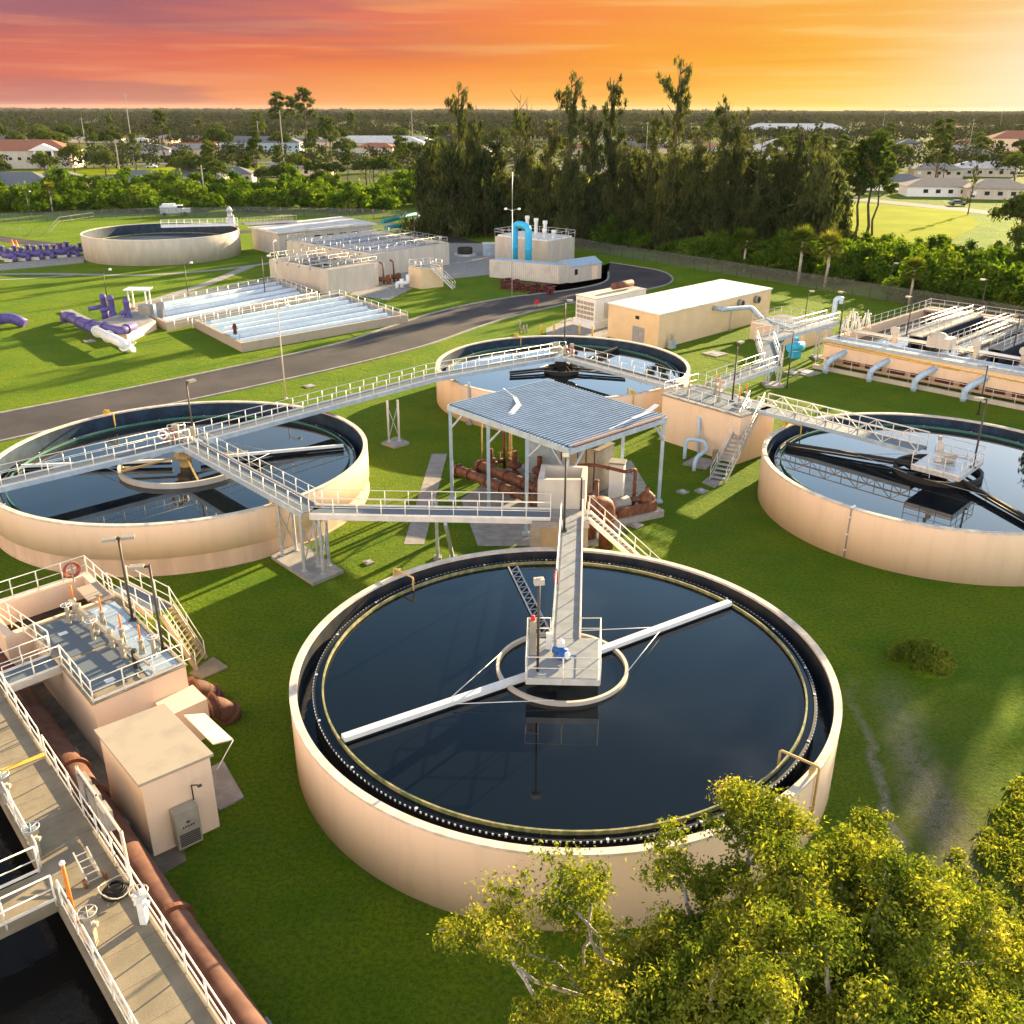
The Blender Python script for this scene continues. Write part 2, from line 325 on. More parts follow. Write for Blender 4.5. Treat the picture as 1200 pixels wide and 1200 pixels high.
def mat_grass():
    m = bpy.data.materials.new('grass_lawn'); m.use_nodes = True; t = m.node_tree; b = t.nodes['Principled BSDF']; ln = t.links.new
    b.inputs['Roughness'].default_value = .95; b.inputs['Specular IOR Level'].default_value = .1
    tc = t.nodes.new('ShaderNodeTexCoord')
    def noise(sc, det=5, st=None, rough=.6):
        n = t.nodes.new('ShaderNodeTexNoise'); n.inputs['Scale'].default_value = sc; n.inputs['Detail'].default_value = det; n.inputs['Roughness'].default_value = rough
        if st:
            mp = t.nodes.new('ShaderNodeMapping'); mp.inputs['Scale'].default_value = st; mp.inputs['Rotation'].default_value = (0, 0, R_(30)); ln(tc.outputs['Object'], mp.inputs[0]); ln(mp.outputs[0], n.inputs['Vector'])
        else: ln(tc.outputs['Object'], n.inputs['Vector'])
        return n.outputs['Fac']
    def mr(v, a, bb, c=0., d=1.):
        n = t.nodes.new('ShaderNodeMapRange'); ln(v, n.inputs[0]); n.inputs[1].default_value = a; n.inputs[2].default_value = bb; n.inputs[3].default_value = c; n.inputs[4].default_value = d; return n.outputs[0]
    def mx(f, a, c, mode='MIX'):
        n = t.nodes.new('ShaderNodeMix'); n.data_type = 'RGBA'; n.blend_type = mode
        for i, v in ((0, f), (6, a), (7, c)):
            if hasattr(v, 'is_output'): ln(v, n.inputs[i])
            else: n.inputs[i].default_value = v
        return n.outputs[2]
    def math_(op, a, bb):
        n = t.nodes.new('ShaderNodeMath'); n.operation = op
        for i, v in ((0, a), (1, bb)):
            if hasattr(v, 'is_output'): ln(v, n.inputs[i])
            else: n.inputs[i].default_value = v
        return n.outputs[0]
    c = mx(mr(noise(.16, 6, None, .7), .38, .62), (.115, .245, .005, 1), (.245, .335, .009, 1))
    c = mx(mr(noise(.40, 6, (1, 3, 1), .7), .47, .70, 0, .75), c, (.21, .26, .03, 1))
    c = mx(mr(noise(5.0, 6, None, .75), .40, .60, 0, .75), c, (.040, .120, .003, 1))
    c = mx(mr(noise(16.0, 4, None, .8), .48, .64, 0, .6), c, (.22, .30, .02, 1))
    # worn gravel wheel tracks between the near tank and the right tank
    sp = t.nodes.new('ShaderNodeSeparateXYZ'); ln(tc.outputs['Object'], sp.inputs[0])
    wob = math_('MULTIPLY', math_('SUBTRACT', noise(.35, 3), .5), 2.4)
    xx = math_('ADD', math_('ADD', sp.outputs[0], wob), math_('MULTIPLY', math_('SUBTRACT', sp.outputs[1], 28.0), -.16))
    ymask = math_('MULTIPLY', mr(sp.outputs[1], 42., 31., 0., 1.), mr(sp.outputs[1], 8., 16., 0., 1.))
    track = None
    for x0, wd in ((17.1, 1.5), (15.2, .4)):
        d = math_('ABSOLUTE', math_('SUBTRACT', xx, x0), 0.0)
        k = mr(d, wd, wd * .1, 0., 1.); track = k if track is None else math_('MAXIMUM', track, k)
    tm = math_('MULTIPLY', math_('MULTIPLY', track, ymask), mr(noise(2.2, 6, None, .75), .36, .52))
    dirt = mx(mr(noise(14., 4), .4, .6), (.26, .23, .17, 1), (.62, .58, .52, 1))
    c = mx(math_('MINIMUM', tm, .92), c, dirt)
    broad = math_('MULTIPLY', math_('MULTIPLY', mr(math_('ABSOLUTE', math_('SUBTRACT', xx, 17.5), 0.), 5., 0.5, 0., 1.), ymask), .6)
    c = mx(broad, c, (.115, .11, .035, 1))
    # far country goes duller
    far = mr(sp.outputs[1], 260., 420., 0., 1.)
    c = mx(far, c, mx(mr(noise(.02, 4), .4, .6), (.12, .16, .015, 1), (.07, .085, .03, 1)))
    ln(c, b.inputs['Base Color'])
    bp = t.nodes.new('ShaderNodeBump'); bp.inputs['Strength'].default_value = 1.0; bp.inputs['Distance'].default_value = .5
    h = math_('ADD', noise(7.0, 5, None, .75), math_('MULTIPLY', noise(1.2, 3), 1.2)); ln(h, bp.inputs['Height']); ln(bp.outputs[0], b.inputs['Normal'])
    return m
M['grass'] = mat_grass()

def mat_fence():
    m = bpy.data.materials.new('chain_link'); m.use_nodes = True; t = m.node_tree; b = t.nodes['Principled BSDF']
    b.inputs['Base Color'].default_value = (.12, .14, .135, 1); b.inputs['Roughness'].default_value = .5
    o = t.nodes['Material Output']; tr = t.nodes.new('ShaderNodeBsdfTransparent'); mx = t.nodes.new('ShaderNodeMixShader')
    tc = t.nodes.new('ShaderNodeTexCoord'); n = t.nodes.new('ShaderNodeTexNoise'); n.inputs['Scale'].default_value = .5; t.links.new(tc.outputs['Object'], n.inputs[0])
    mr = t.nodes.new('ShaderNodeMapRange'); mr.inputs[1].default_value = .3; mr.inputs[2].default_value = .7; mr.inputs[3].default_value = .3; mr.inputs[4].default_value = .45; t.links.new(n.outputs['Fac'], mr.inputs[0])
    t.links.new(mr.outputs[0], mx.inputs[0]); t.links.new(tr.outputs[0], mx.inputs[1]); t.links.new(b.outputs[0], mx.inputs[2]); t.links.new(mx.outputs[0], o.inputs[0])
    return m
M['chain'] = mat_fence()

# ------------------------------------------------------------------ ground, roads, paths
g = MB(); g.quad((-16000, -200, 0), (16000, -200, 0), (16000, 22000, 0), (-16000, 22000, 0)); o = g.build('ground', M['grass']); tag(o, kind='structure')
def sheet(name, pts, z, m):
    b = MB(); n = len(pts); ar = sum(pts[i][0] * pts[(i + 1) % n][1] - pts[(i + 1) % n][0] * pts[i][1] for i in range(n))
    if ar < 0: pts = pts[::-1]
    # triangulated by bmesh so concave outlines stay clean
    import bmesh
    bm = bmesh.new(); f = bm.faces.new([bm.verts.new((p[0], p[1], z)) for p in pts]); bmesh.ops.triangulate(bm, faces=[f])
    me = bpy.data.meshes.new(name); bm.to_mesh(me); bm.free(); me.materials.append(m); o = bpy.data.objects.new(name, me); C.objects.link(o)
    return tag(o, kind='structure')
def smooth(pts, k=5):
    out = []
    P = [Vector((*p, 0)) if len(p) == 2 else Vector(p) for p in pts]
    for i in range(len(P) - 1):
        p0, p1, p2, p3 = P[max(i - 1, 0)], P[i], P[i + 1], P[min(i + 2, len(P) - 1)]
        for j in range(k):
            t = j / k; out.append(.5 * ((2 * p1) + (p2 - p0) * t + (2 * p0 - 5 * p1 + 4 * p2 - p3) * t * t + (3 * p1 - p0 - 3 * p2 + p3) * t ** 3))
    out.append(P[-1]); return [(p.x, p.y) for p in out]
def strip(pts, w0, w1=None):
    w1 = w0 if w1 is None else w1; a = []; b = []
    for i, p in enumerate(pts):
        q = pts[min(i + 1, len(pts) - 1)]; r = pts[max(i - 1, 0)]; d = Vector((q[0] - r[0], q[1] - r[1])).normalized(); n = Vector((-d.y, d.x))
        a.append((p[0] + n.x * w0 / 2, p[1] + n.y * w0 / 2)); b.append((p[0] - n.x * w1 / 2, p[1] - n.y * w1 / 2))
    return a + b[::-1]
def strip_obj(name, pts, w, z, m, kerb=0.0):
    b = MB(); s = strip(pts, w); n = len(pts)
    if kerb == 0: b.add([(x, y, z) for x, y in s], [(i, i + 1, 2 * n - 2 - i, 2 * n - 1 - i)[::-1] for i in range(n - 1)])
    else:
        vs = [(x, y, z) for x, y in s] + [(x, y, z + kerb) for x, y in s]; m2 = 2 * n; fs = []
        for i in range(n - 1):
            fs += [(m2 + i, m2 + 2 * n - 1 - i, m2 + 2 * n - 2 - i, m2 + i + 1), (i, m2 + i, m2 + i + 1, i + 1), (2 * n - 2 - i, m2 + 2 * n - 2 - i, m2 + 2 * n - 1 - i, 2 * n - 1 - i)]
        fs += [(0, 2 * n - 1, m2 + 2 * n - 1, m2), (n - 1, m2 + n - 1, m2 + n, n)]
        b.add(vs, fs)
    o = b.build(name, m); return tag(o, kind='structure')
nedge = smooth([G(*p) for p in [(-160, 515), (0, 485), (150, 456), (300, 425), (400, 402), (455, 384), (520, 364), (596, 349), (662, 341), (708, 331), (713, 319)]])
sedge = smooth([G(*p) for p in [(-160, 552), (0, 518), (150, 485), (300, 453), (420, 426), (500, 405), (554, 386), (605, 370), (667, 356), (720, 347), (761, 339), (783, 333), (788, 326), (775, 318), (742, 312), (715, 308)]])
road = sheet('road', nedge + sedge[::-1], .02, M['asphalt'])
strip_obj('road_kerb', nedge, .35, -.05, M['concrete'], .19); strip_obj('road_kerb', sedge, .3, -.05, M['concrete'], .19)
back = smooth([G(*p) for p in [(-120, 262), (-20, 277), (60, 287), (120, 291), (200, 280), (283, 272), (400, 262), (470, 264), (540, 283), (610, 296), (700, 314), (716, 318)]])
strip_obj('road', back, 5.5, .012, M['asphalt'])
strip_obj('path', smooth([G(*p) for p in [(-60, 322), (60, 321), (180, 322), (300, 311), (330, 303)]]), 1.6, .02, M['concrete'])
strip_obj('path', smooth([G(*p) for p in [(-60, 331), (40, 326), (100, 321)]]), 1.0, .028, M['concrete'])
strip_obj('path', [G(168, 356), G(240, 334), G(296, 311)], 2.0, .036, M['concrete'])
sheet('path', [G(506, 532), G(524, 532), G(497, 638), G(473, 638)], .02, M['concrete'])
sheet('pavement', [G(x, y) for x, y in [(520, 285), (600, 285), (612, 300), (574, 322), (500, 330), (455, 352), (410, 345), (440, 325)]], .016, M['concrete'])
sheet('pavement', [G(x, y) for x, y in [(640, 385), (668, 372), (712, 385), (712, 404), (640, 410)]], .016, M['concrete'])
sheet('pavement', [G(x, y) for x, y in [(540, 585), (600, 545), (740, 540), (770, 590), (705, 640), (560, 640)]], .016, M['concrete'])
# ------------------------------------------------------------------ builders for plant equipment
def rail(b, pts, h=1.07, step=1.5, r=.026, toe=True, mids=(.53,), posts=True, drop=.22):
    """adds a pipe handrail along 3-D points (deck level) to mesh builder b"""
    pts = [Vector(p) for p in pts]
    up = Vector((0, 0, h))
    b.tube([p + up for p in pts], r, 5, smooth=True)
    for m in mids: b.tube([p + Vector((0, 0, m)) for p in pts], r * .85, 5)
    if toe:
        for i in range(len(pts) - 1): b.beam(pts[i] + V(0, 0, .08), pts[i + 1] + V(0, 0, .08), .012, .12)
    if posts:
        for i in range(len(pts) - 1):
            L_ = (pts[i + 1] - pts[i]).length; k = max(1, round(L_ / step))
            for j in range(k + (1 if i == len(pts) - 2 else 0)):
                p = pts[i].lerp(pts[i + 1], j / k); b.tube([p - V(0, 0, drop), p + up], r * 1.15, 5)
    return b
def side(p, q, w):
    d = (Vector(q) - Vector(p)); d.z = 0; d.normalize(); n = Vector((-d.y, d.x, 0)); return n * w / 2
def walkway(name, label, cat, pts, w, group=None, deckm='grating', railm='alu', beamm='beam_blue', rails=(1, 1), gap=None, truss=False, beam_h=.32):
    pts = [Vector(p) for p in pts]; t = T(name, label, cat, pts[0], group)
    ns = []
    for i in range(len(pts)):
        a = side(pts[i - 1], pts[i], w) if i > 0 else side(pts[0], pts[1], w)
        c = side(pts[i], pts[i + 1], w) if i < len(pts) - 1 else a
        n = (a + c); n.normalize(); n *= (w / 2) / max(.5, n.dot(c.normalized())); ns.append(n)
    l = [p + n for p, n in zip(pts, ns)]; r = [p - n for p, n in zip(pts, ns)]
    d = MB()
    for i in range(len(pts) - 1):
        a, b_, c, e = l[i], l[i + 1], r[i + 1], r[i]; z = V(0, 0, .05)
        d.add([a - z, b_ - z, c - z, e - z, a, b_, c, e], [(0, 1, 2, 3), (7, 6, 5, 4), (0, 4, 5, 1), (1, 5, 6, 2), (2, 6, 7, 3), (3, 7, 4, 0)])
    d.build('deck', M[deckm], t)
    for s, line, on in ((1, l, rails[0]), (-1, r, rails[1])):
        bb = MB()
        for i in range(len(line) - 1):
            off = ns[i].normalized() * s * .04
            bb.beam(line[i] + off - V(0, 0, beam_h / 2 - .03), line[i + 1] + off - V(0, 0, beam_h / 2 - .03), .07, beam_h)
        bb.build('side_beam', M[beamm], t)
        if on:
            rr = MB()
            if truss:
                for i in range(len(line) - 1):
                    p, q = line[i], line[i + 1]; k = max(2, round((q - p).length / 1.35)); H = 1.1
                    for hh in (H, .55): rr.beam(p + V(0, 0, hh), q + V(0, 0, hh), .07, .07)
                    for j in range(k + 1):
                        a = p.lerp(q, j / k); rr.beam(a, a + V(0, 0, H), .06, .06)
                        if j < k:
                            b2 = p.lerp(q, (j + 1) / k)
                            rr.beam(a + V(0, 0, H if j % 2 else 0), b2 + V(0, 0, 0 if j % 2 else H), .05, .05)
            else: rail(rr, line, toe=True)
            rr.build('handrail', M[railm], t)
    return t
def lamp(label, base, h, rz=0.0, kind='shoebox', group='site lamp posts', polem='bronze_pole', double=False, arm=.7):
    t = T('lamp_post', label, 'lamp post', base, group)
    b = MB(); b.tube([base, Vector(base) + V(0, 0, h)], .075, 8, r1=.055); b.build('pole', M[polem], t)
    b = MB(); b.box(Vector(base) + V(0, 0, .04), (.32, .32, .08)); b.build('base_plate', M[polem], t)
    for s in ((1, -1) if double else (1,)):
        d = V(math.cos(rz) * s, math.sin(rz) * s, 0); top = Vector(base) + V(0, 0, h)
        a = MB()
        if kind == 'shoebox':
            a.beam(top - V(0, 0, .1), top - V(0, 0, .1) + d * arm * .5, .07, .09); am = a.build('arm', M[polem], t)
            hmb = MB(); hmb.box(top - V(0, 0, .08) + d * (arm * .5 + .3), (.62, .36, .15), rz); hd = hmb.build('lamp_head', M['cabinet'], t)
            q = MB(); q.box(top - V(0, 0, .165) + d * (arm * .5 + .3), (.5, .28, .02), rz); q.build('lens', M['white_paint'], hd)
        else:
            a.tube([top - V(0, 0, .35), top - V(0, 0, .1) + d * .3, top + d * .75], .035, 6); a.build('arm', M[polem], t)
            hmb = MB(); hmb.lathe([(0, .2), (.16, .16), (.24, .02), (.2, -.12), (0, -.15)], top + d * 1.0, 10); hd = hmb.build('lamp_head', M['white_paint'], t)
    return t
def flood(label, base, h, rz):
    t = T('lamp_post', label, 'lamp post', base, 'site lamp posts')
    MB().tube([base, Vector(base) + V(0, 0, h)], .06, 8).build('pole', M['bronze_pole'], t)
    MB().box(Vector(base) + V(0, 0, h + .1), (.42, .3, .26), rz).box(Vector(base) + V(0, 0, h + .25), (.2, .1, .06), rz).build('lamp_head', M['cream'], t)
    return t
def pipe_run(name, label, cat, pts, r, m, flanges=(), group=None, n=14, fm=None, parent=None):
    b = MB(); b.tube(rounded(pts, r * 1.6), r, n)
    if parent is None: t = T(name, label, cat, (pts[0][0], pts[0][1], 0), group); b.build('pipe_body', m, t)
    else: t = parent; b.build('pipe_body', m, t)
    if flanges:
        f = MB()
        for q in flanges:
            i, k = int(q), q - int(q); a, c = Vector(pts[i]), Vector(pts[i + 1]); p = a.lerp(c, k); d = (c - a).normalized()
            f.tube([p - d * .05, p + d * .05], r * 1.3, n, smooth=False)
        f.build('flange', fm or m, t)
    return t
def rounded(pts, rad):
    P = [Vector(p) for p in pts]; out = [P[0]]
    for i in range(1, len(P) - 1):
        a, b, c = P[i - 1], P[i], P[i + 1]; r1 = min(rad, (a - b).length * .45, (c - b).length * .45)
        p = b + (a - b).normalized() * r1; q = b + (c - b).normalized() * r1
        for k in range(6):
            t = k / 5; out.append(p * (1 - t) ** 2 + b * 2 * t * (1 - t) + q * t * t)
    out.append(P[-1]); return out
def stairs(name, label, cat, foot, top, w, stepm='steel', railm='alu', strm='steel', group=None, nosem=None, nstep=None):
    foot = Vector(foot); top = Vector(top); t = T(name, label, cat, foot, group); n = side(foot, top, w); d = (top - foot)
    k = nstep or max(4, round(d.z / .2)); h = d.copy(); h.z = 0; ang = math.atan2(h.y, h.x); run = h.length / k
    s = MB(); nb = MB()
    for i in range(k):
        p = foot + h * ((i + .5) / k) + V(0, 0, d.z * (i + 1) / (k + 1)); s.box(p, (run * .92, w - .06, .04), ang)
        if nosem: nb.box(p + V(-math.cos(ang), -math.sin(ang), 0) * run * .42 + V(0, 0, .024), (.06, w - .08, .012), ang)
    tr = s.build('treads', M[stepm], t)
    if nosem: nb.build('tread_nosing', M[nosem], tr)
    for sg in (1, -1):
        MB().beam(foot + n * sg, top + n * sg, .06, .26).build('stringer', M[strm], t)
        r = MB(); rail(r, [foot + n * sg, top + n * sg], toe=False, step=1.4, drop=.05); r.build('handrail', M[railm], t)
    return t
def rect(p0, d1, l1, d2, l2):
    p0 = Vector(p0[:2]); d1 = Vector(d1).normalized(); d2 = Vector(d2).normalized(); return [tuple(p0), tuple(p0 + d1 * l1), tuple(p0 + d1 * l1 + d2 * l2), tuple(p0 + d2 * l2)]
def inset(pts, k):
    c = Vector((sum(p[0] for p in pts) / len(pts), sum(p[1] for p in pts) / len(pts))); n = len(pts); out = []
    ar = sum(pts[i][0] * pts[(i + 1) % n][1] - pts[(i + 1) % n][0] * pts[i][1] for i in range(n)); sgn = 1 if ar > 0 else -1
    for i in range(n):
        a, b, e = Vector(pts[i - 1]), Vector(pts[i]), Vector(pts[(i + 1) % n])
        d1 = (b - a).normalized(); d2 = (e - b).normalized(); n1 = Vector((-d1.y, d1.x)) * sgn; n2 = Vector((-d2.y, d2.x)) * sgn
        s = (n1 + n2); s = s / (s.dot(n1)); out.append(tuple(b + s * k))
    return out
def walls(b, pts, th, z0, z1):
    """open-topped wall ring following a polygon"""
    q = inset(pts, th); n = len(pts)
    vs = [(x, y, z0) for x, y in pts] + [(x, y, z1) for x, y in pts] + [(x, y, z1) for x, y in q] + [(x, y, z0) for x, y in q]; fs = []
    ar = sum(pts[i][0] * pts[(i + 1) % n][1] - pts[(i + 1) % n][0] * pts[i][1] for i in range(n))
    for i in range(n):
        j = (i + 1) % n
        F = [(i, j, n + j, n + i), (n + i, n + j, 2 * n + j, 2 * n + i), (2 * n + i, 2 * n + j, 3 * n + j, 3 * n + i)]
        fs += F if ar > 0 else [f[::-1] for f in F]
    return b.add(vs, fs)
def handwheel(b, c, r=.22):
    c = Vector(c); b.lathe([(r - .02, 0), (r, .02), (r + .02, 0), (r, -.02), (r - .02, 0)], c, 12)
    for k in range(3):
        a = k * math.pi / 3; d = V(math.cos(a), math.sin(a), 0) * r; b.tube([c - d, c + d], .014, 4)
def stem_valve(label, base, h=1.0, stemm='orange', group='gate valve stems', wheel=True):
    t = T('gate_valve', label, 'valve', base, group); B = Vector(base)
    b = MB(); b.box(B + V(0, 0, h * .3), (.16, .2, h * .6)).beam(B + V(-.13, 0, 0), B + V(-.05, 0, h * .7), .05, .05).beam(B + V(.13, 0, 0), B + V(.05, 0, h * .7), .05, .05).lathe([(0, .0), (.13, 0), (.14, .14), (.05, .2), (0, .2)], B + V(0, 0, h * .62), 10); b.build('yoke', M['cabinet'], t)
    if wheel: w = MB(); handwheel(w, B + V(0, 0, h * .86)); w.build('hand_wheel', M['white_paint'], t)
    MB().tube([B + V(0, 0, h * .8), B + V(0, 0, h * 1.6)], .05, 8).build('stem_cover', M[stemm], t)
    return t

# ------------------------------------------------------------------ round tanks
def clarifier(label, c, Rr, wz, H=3.5, nav='tank_lining', baf='algae', seg=160, wallm='stucco', group='open round settling tanks', waterm='water_dark', band=None):
    t = T('settling_tank', label, 'tank', (c[0], c[1], 0), group); cc = (c[0], c[1], 0)
    zb = band or 0
    if band: MB().lathe([(Rr - .02, -.2), (Rr - .02, .1), (Rr - .10, .12), (Rr - .10, band + .02)], cc, seg, smooth=False).build('base_band', M['stucco_dirty'], t)
    MB().lathe([(Rr - .3, zb), (Rr, zb), (Rr, H - .1), (Rr - .02, H - .02)], cc, seg).build('wall', M[wallm], t)
    MB().lathe([(Rr - .015, H - .14), (Rr + .012, H - .12), (Rr + .012, H), (Rr - .32, H), (Rr - .32, H - .12)], cc, seg, smooth=False).build('coping', M['coping'], t)
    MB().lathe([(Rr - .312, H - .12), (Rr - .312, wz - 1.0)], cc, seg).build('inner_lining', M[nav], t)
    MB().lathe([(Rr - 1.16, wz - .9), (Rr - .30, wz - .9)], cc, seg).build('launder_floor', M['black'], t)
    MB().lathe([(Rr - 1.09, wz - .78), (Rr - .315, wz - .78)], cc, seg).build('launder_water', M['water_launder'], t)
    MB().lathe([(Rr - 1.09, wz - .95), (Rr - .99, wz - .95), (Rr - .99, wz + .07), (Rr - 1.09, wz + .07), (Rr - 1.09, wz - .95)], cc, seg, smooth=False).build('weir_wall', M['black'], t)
    b = MB(); k = int(Rr * 2 * math.pi / .26)
    for i in range(k):
        a = 2 * math.pi * i / k; b.box((c[0] + math.cos(a) * (Rr - .985), c[1] + math.sin(a) * (Rr - .985), wz + .03), (.05, .07, .08), a)
        if i % 15 == 0: b.box((c[0] + math.cos(a) * (Rr - 1.04), c[1] + math.sin(a) * (Rr - 1.04), wz + .085), (.10, .10, .03), a)
    b.build('weir_notches', M['white_dots'], t)
    MB().lathe([(Rr - 1.42, wz - .4), (Rr - 1.37, wz - .4), (Rr - 1.37, wz + .17), (Rr - 1.45, wz + .17), (Rr - 1.45, wz + .1), (Rr - 1.42, wz + .1), (Rr - 1.42, wz - .4)], cc, seg, smooth=False).build('scum_baffle', M[baf], t)
    w = MB().disk((c[0], c[1], wz), Rr - 1.085, 96).build('water', M[waterm]); tag(w, kind='structure')
    return t
T1 = (2.32, 37.0); T2 = (-24.05, 65.3); T3 = (4.95, 92.1); T4 = (30.57, 63.5)
W1, W2, W3, W4 = 3.10, 2.45, 2.65, 2.75
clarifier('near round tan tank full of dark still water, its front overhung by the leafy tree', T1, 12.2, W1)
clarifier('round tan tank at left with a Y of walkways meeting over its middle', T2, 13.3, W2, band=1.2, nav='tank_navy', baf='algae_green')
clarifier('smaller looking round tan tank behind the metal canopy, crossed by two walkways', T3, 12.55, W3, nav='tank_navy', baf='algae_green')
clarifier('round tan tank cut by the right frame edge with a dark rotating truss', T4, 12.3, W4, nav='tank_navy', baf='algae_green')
# lower projecting base band of the left tank
# drain pipe on right tank wall
def downpipe(c, R, ang, H=3.5):
    p = (c[0] + math.cos(ang) * (R + .05), c[1] + math.sin(ang) * (R + .05))
    t = T('drain_pipe', 'thin grey pipe running down the front of the right tank wall', 'pipe', (p[0], p[1], 0))
    b = MB(); b.tube([(p[0], p[1], 0), (p[0], p[1], H + .05)], .045, 6); b.build('pipe_body', M['concrete'], t)
    f = MB()
    for z in (.6, 1.7, 2.9): f.box((p[0], p[1], z), (.16, .16, .07), ang)
    f.box((c[0] + math.cos(ang) * (R - .15), c[1] + math.sin(ang) * (R - .15), H + .06), (.5, .1, .08), ang)
    f.build('bracket', M['white_paint'], t)
pc = G(1001, 594, 3.5); downpipe(T4, 12.3, math.atan2(pc[1] - T4[1], pc[0] - T4[0]))

def sluice(label, c, R, ang, m='gold', H=3.5, reach=1.5):
    """bent yellow pipe bracket standing over a tank rim"""
    def P(r, z): return (c[0] + math.cos(ang) * r, c[1] + math.sin(ang) * r, z)
    t = T('rim_bracket', label, 'bracket', P(R + .07, 1.9), 'bent yellow pipes over tank rims')
    b = MB(); b.tube(rounded([P(R + .09, H - 2.0), P(R + .09, H + .35), P(R - reach, H + .35), P(R - reach, H - .7)], .1), .055, 6)
    b.build('pipe_body', M[m], t)
    b = MB(); b.box(P(R - .15, H + .17), (.1, .5, .34), ang).box(P(R + .05, H - 1.5), (.12, .3, .1), ang); b.build('clamp', M[m], t)
def ang_of(c, x, y, z=3.5): q = G(x, y, z); return math.atan2(q[1] - c[1], q[0] - c[0])
sluice('tan bent pipe over the rear left rim of the near tank', T1, 12.2, ang_of(T1, 463, 673))
sluice('tan bent pipe over the right rim of the near tank above the tree', T1, 12.2, ang_of(T1, 952, 905))
sluice('yellow bent pipe over the far left rim of the left tank', T2, 13.3, ang_of(T2, 118, 482), 'yellow')
sluice('yellow bent pipe down the wall of the left tank beside the steel supports', T2, 13.3, ang_of(T2, 318, 587), 'yellow', reach=.9)
sluice('yellow bent pipe over the far rim of the tank behind the canopy', T3, 12.55, ang_of(T3, 598, 391), 'yellow')
sluice('yellow bent pipe at the front rim of the tank behind the canopy', T3, 12.55, ang_of(T3, 742, 462), 'yellow', reach=.9)
sluice('yellow bent pipe over the left rim of the right tank', T4, 12.3, ang_of(T4, 910, 497), 'yellow')

# rotating collector of the near tank
def ring(b, c, z, r, w=.16, h=.45, n=72, a0=0, a1=2 * math.pi):
    return b.lathe([(r - w / 2, z - h), (r + w / 2, z - h), (r + w / 2, z), (r - w / 2, z), (r - w / 2, z - h)], (c[0], c[1], 0), n, a0, a1, smooth=False)
t = T('collector', 'white armed rotating collector with a pale feed ring in the near tank', 'tank machinery', (T1[0], T1[1], W1))
ring(MB(), T1, 3.3, 2.95, .15, .55).build('feed_ring', M['cream'], t)
for px_ in ((402, 865), (855, 706)):
    e = G3(*px_, 3.32); d = (e - V(T1[0], T1[1], 3.32)); s = V(T1[0], T1[1], 3.32) + d.normalized() * 1.2
    a = MB().beam(s, e, .34, .22).build('arm', M['white_paint'], t)
    MB().beam(s - V(0, 0, .3), e - V(0, 0, .3), .3, .34).build('scraper_board', M['black'], a)
    n = side(s, e, 1)
    mid = s.lerp(e, .52)
    for sg in (1, -1):
        rp = V(T1[0], T1[1], 3.35) + (d.normalized() * 1.9 + n * 2 * sg * 2.2).normalized() * 2.95
        MB().tube([mid, rp], .022, 4).build('guy_wire', M['white_paint'], a)
e = G3(601, 664, 3.2); s = V(T1[0], T1[1], 3.2) + (e - V(T1[0], T1[1], 3.2)).normalized() * 3.0
b = MB(); n = side(s, e, .5)
for o_ in (n, -n): b.beam(s + o_, e + o_, .07, .07); b.beam(s + o_ - V(0, 0, .28), e + o_ - V(0, 0, .28), .05, .05)
k = 12
for i in range(k):
    a, c_ = s.lerp(e, i / k), s.lerp(e, (i + 1) / k); b.beam(a + n, c_ - n, .035, .035); b.beam(a + n, a - n, .035, .035)
b.build('lattice_arm', M['steel'], t)
MB().beam(s - V(0, 0, .12), e - V(0, 0, .12), .38, .08).build('skimmer', M['black'], t)

def collector(label, c, wz, r, arms, armm, ringm, a0=0, a1=2 * math.pi, hub=True):
    t = T('collector', label, 'tank machinery', (c[0], c[1], wz))
    ring(MB(), c, wz + .38, r, .2, .5, 64, a0, a1).build('feed_ring', M[ringm], t)
    for ang, L0, L1 in arms:
        d = V(math.cos(ang), math.sin(ang), 0); s = V(c[0], c[1], wz + .45) + d * L0; e = V(c[0], c[1], wz + .35) + d * L1
        a = MB().beam(s, e, .20, .20).build('arm', M[armm], t)
        MB().beam(s - V(0, 0, .24), e - V(0, 0, .24), .10, .16).build('scraper_board', M['black'], a)
        n = side(s, e, 1); mid = s.lerp(e, .5)
        for sg in (1, -1):
            rp = V(c[0], c[1], wz + .4) + (d * 1.2 + n * 2 * sg * 1.6).normalized() * r
            MB().tube([mid, rp], .02, 4).build('guy_wire', M['steel'], a)
    b = MB(); b.lathe([(.45, 0), (.45, .6), (.75, .7), (.75, .9), (.4, 1.0), (.4, 1.4)], (c[0], c[1], wz), 18)
    for k in range(4):
        an = k * math.pi / 2 + .5; b.beam((c[0] + .4 * math.cos(an), c[1] + .4 * math.sin(an), wz + .8), (c[0] + r * math.cos(an), c[1] + r * math.sin(an), wz + .3), .12, .14)
    b.build('hub', M['gold' if armm != 'dark' else 'dark'], t)
    return t
def ang_g(c, x, y, z): q = G(x, y, z); return math.atan2(q[1] - c[1], q[0] - c[0])
collector('pale half ring and white arms turning in the left tank', T2, W2, 4.6, [(ang_g(T2, 412, 521, 2.8), 1, 11.6), (ang_g(T2, 20, 546, 2.8), 1, 11.6)], 'white_paint', 'cream', R_(160), R_(330))
b0 = ang_g(T3, 745, 408, 3)
collector('small brown hub and skimmer arms in the tank behind the canopy', T3, W3, 1.7, [(ang_g(T3, 735, 438, 3), 1, 6.5), (ang_g(T3, 612, 435, 3), 1, 5.5), (ang_g(T3, 745, 400, 3), 1, 11)], 'dark', 'dark')
t = collector('dark brown ring and boom arms turning in the right tank', T4, W4, 2.9, [(ang_g(T4, 925, 520, 3.1), .5, 10.9), (ang_g(T4, 1198, 604, 3.1), .5, 10.8)], 'dark', 'dark')

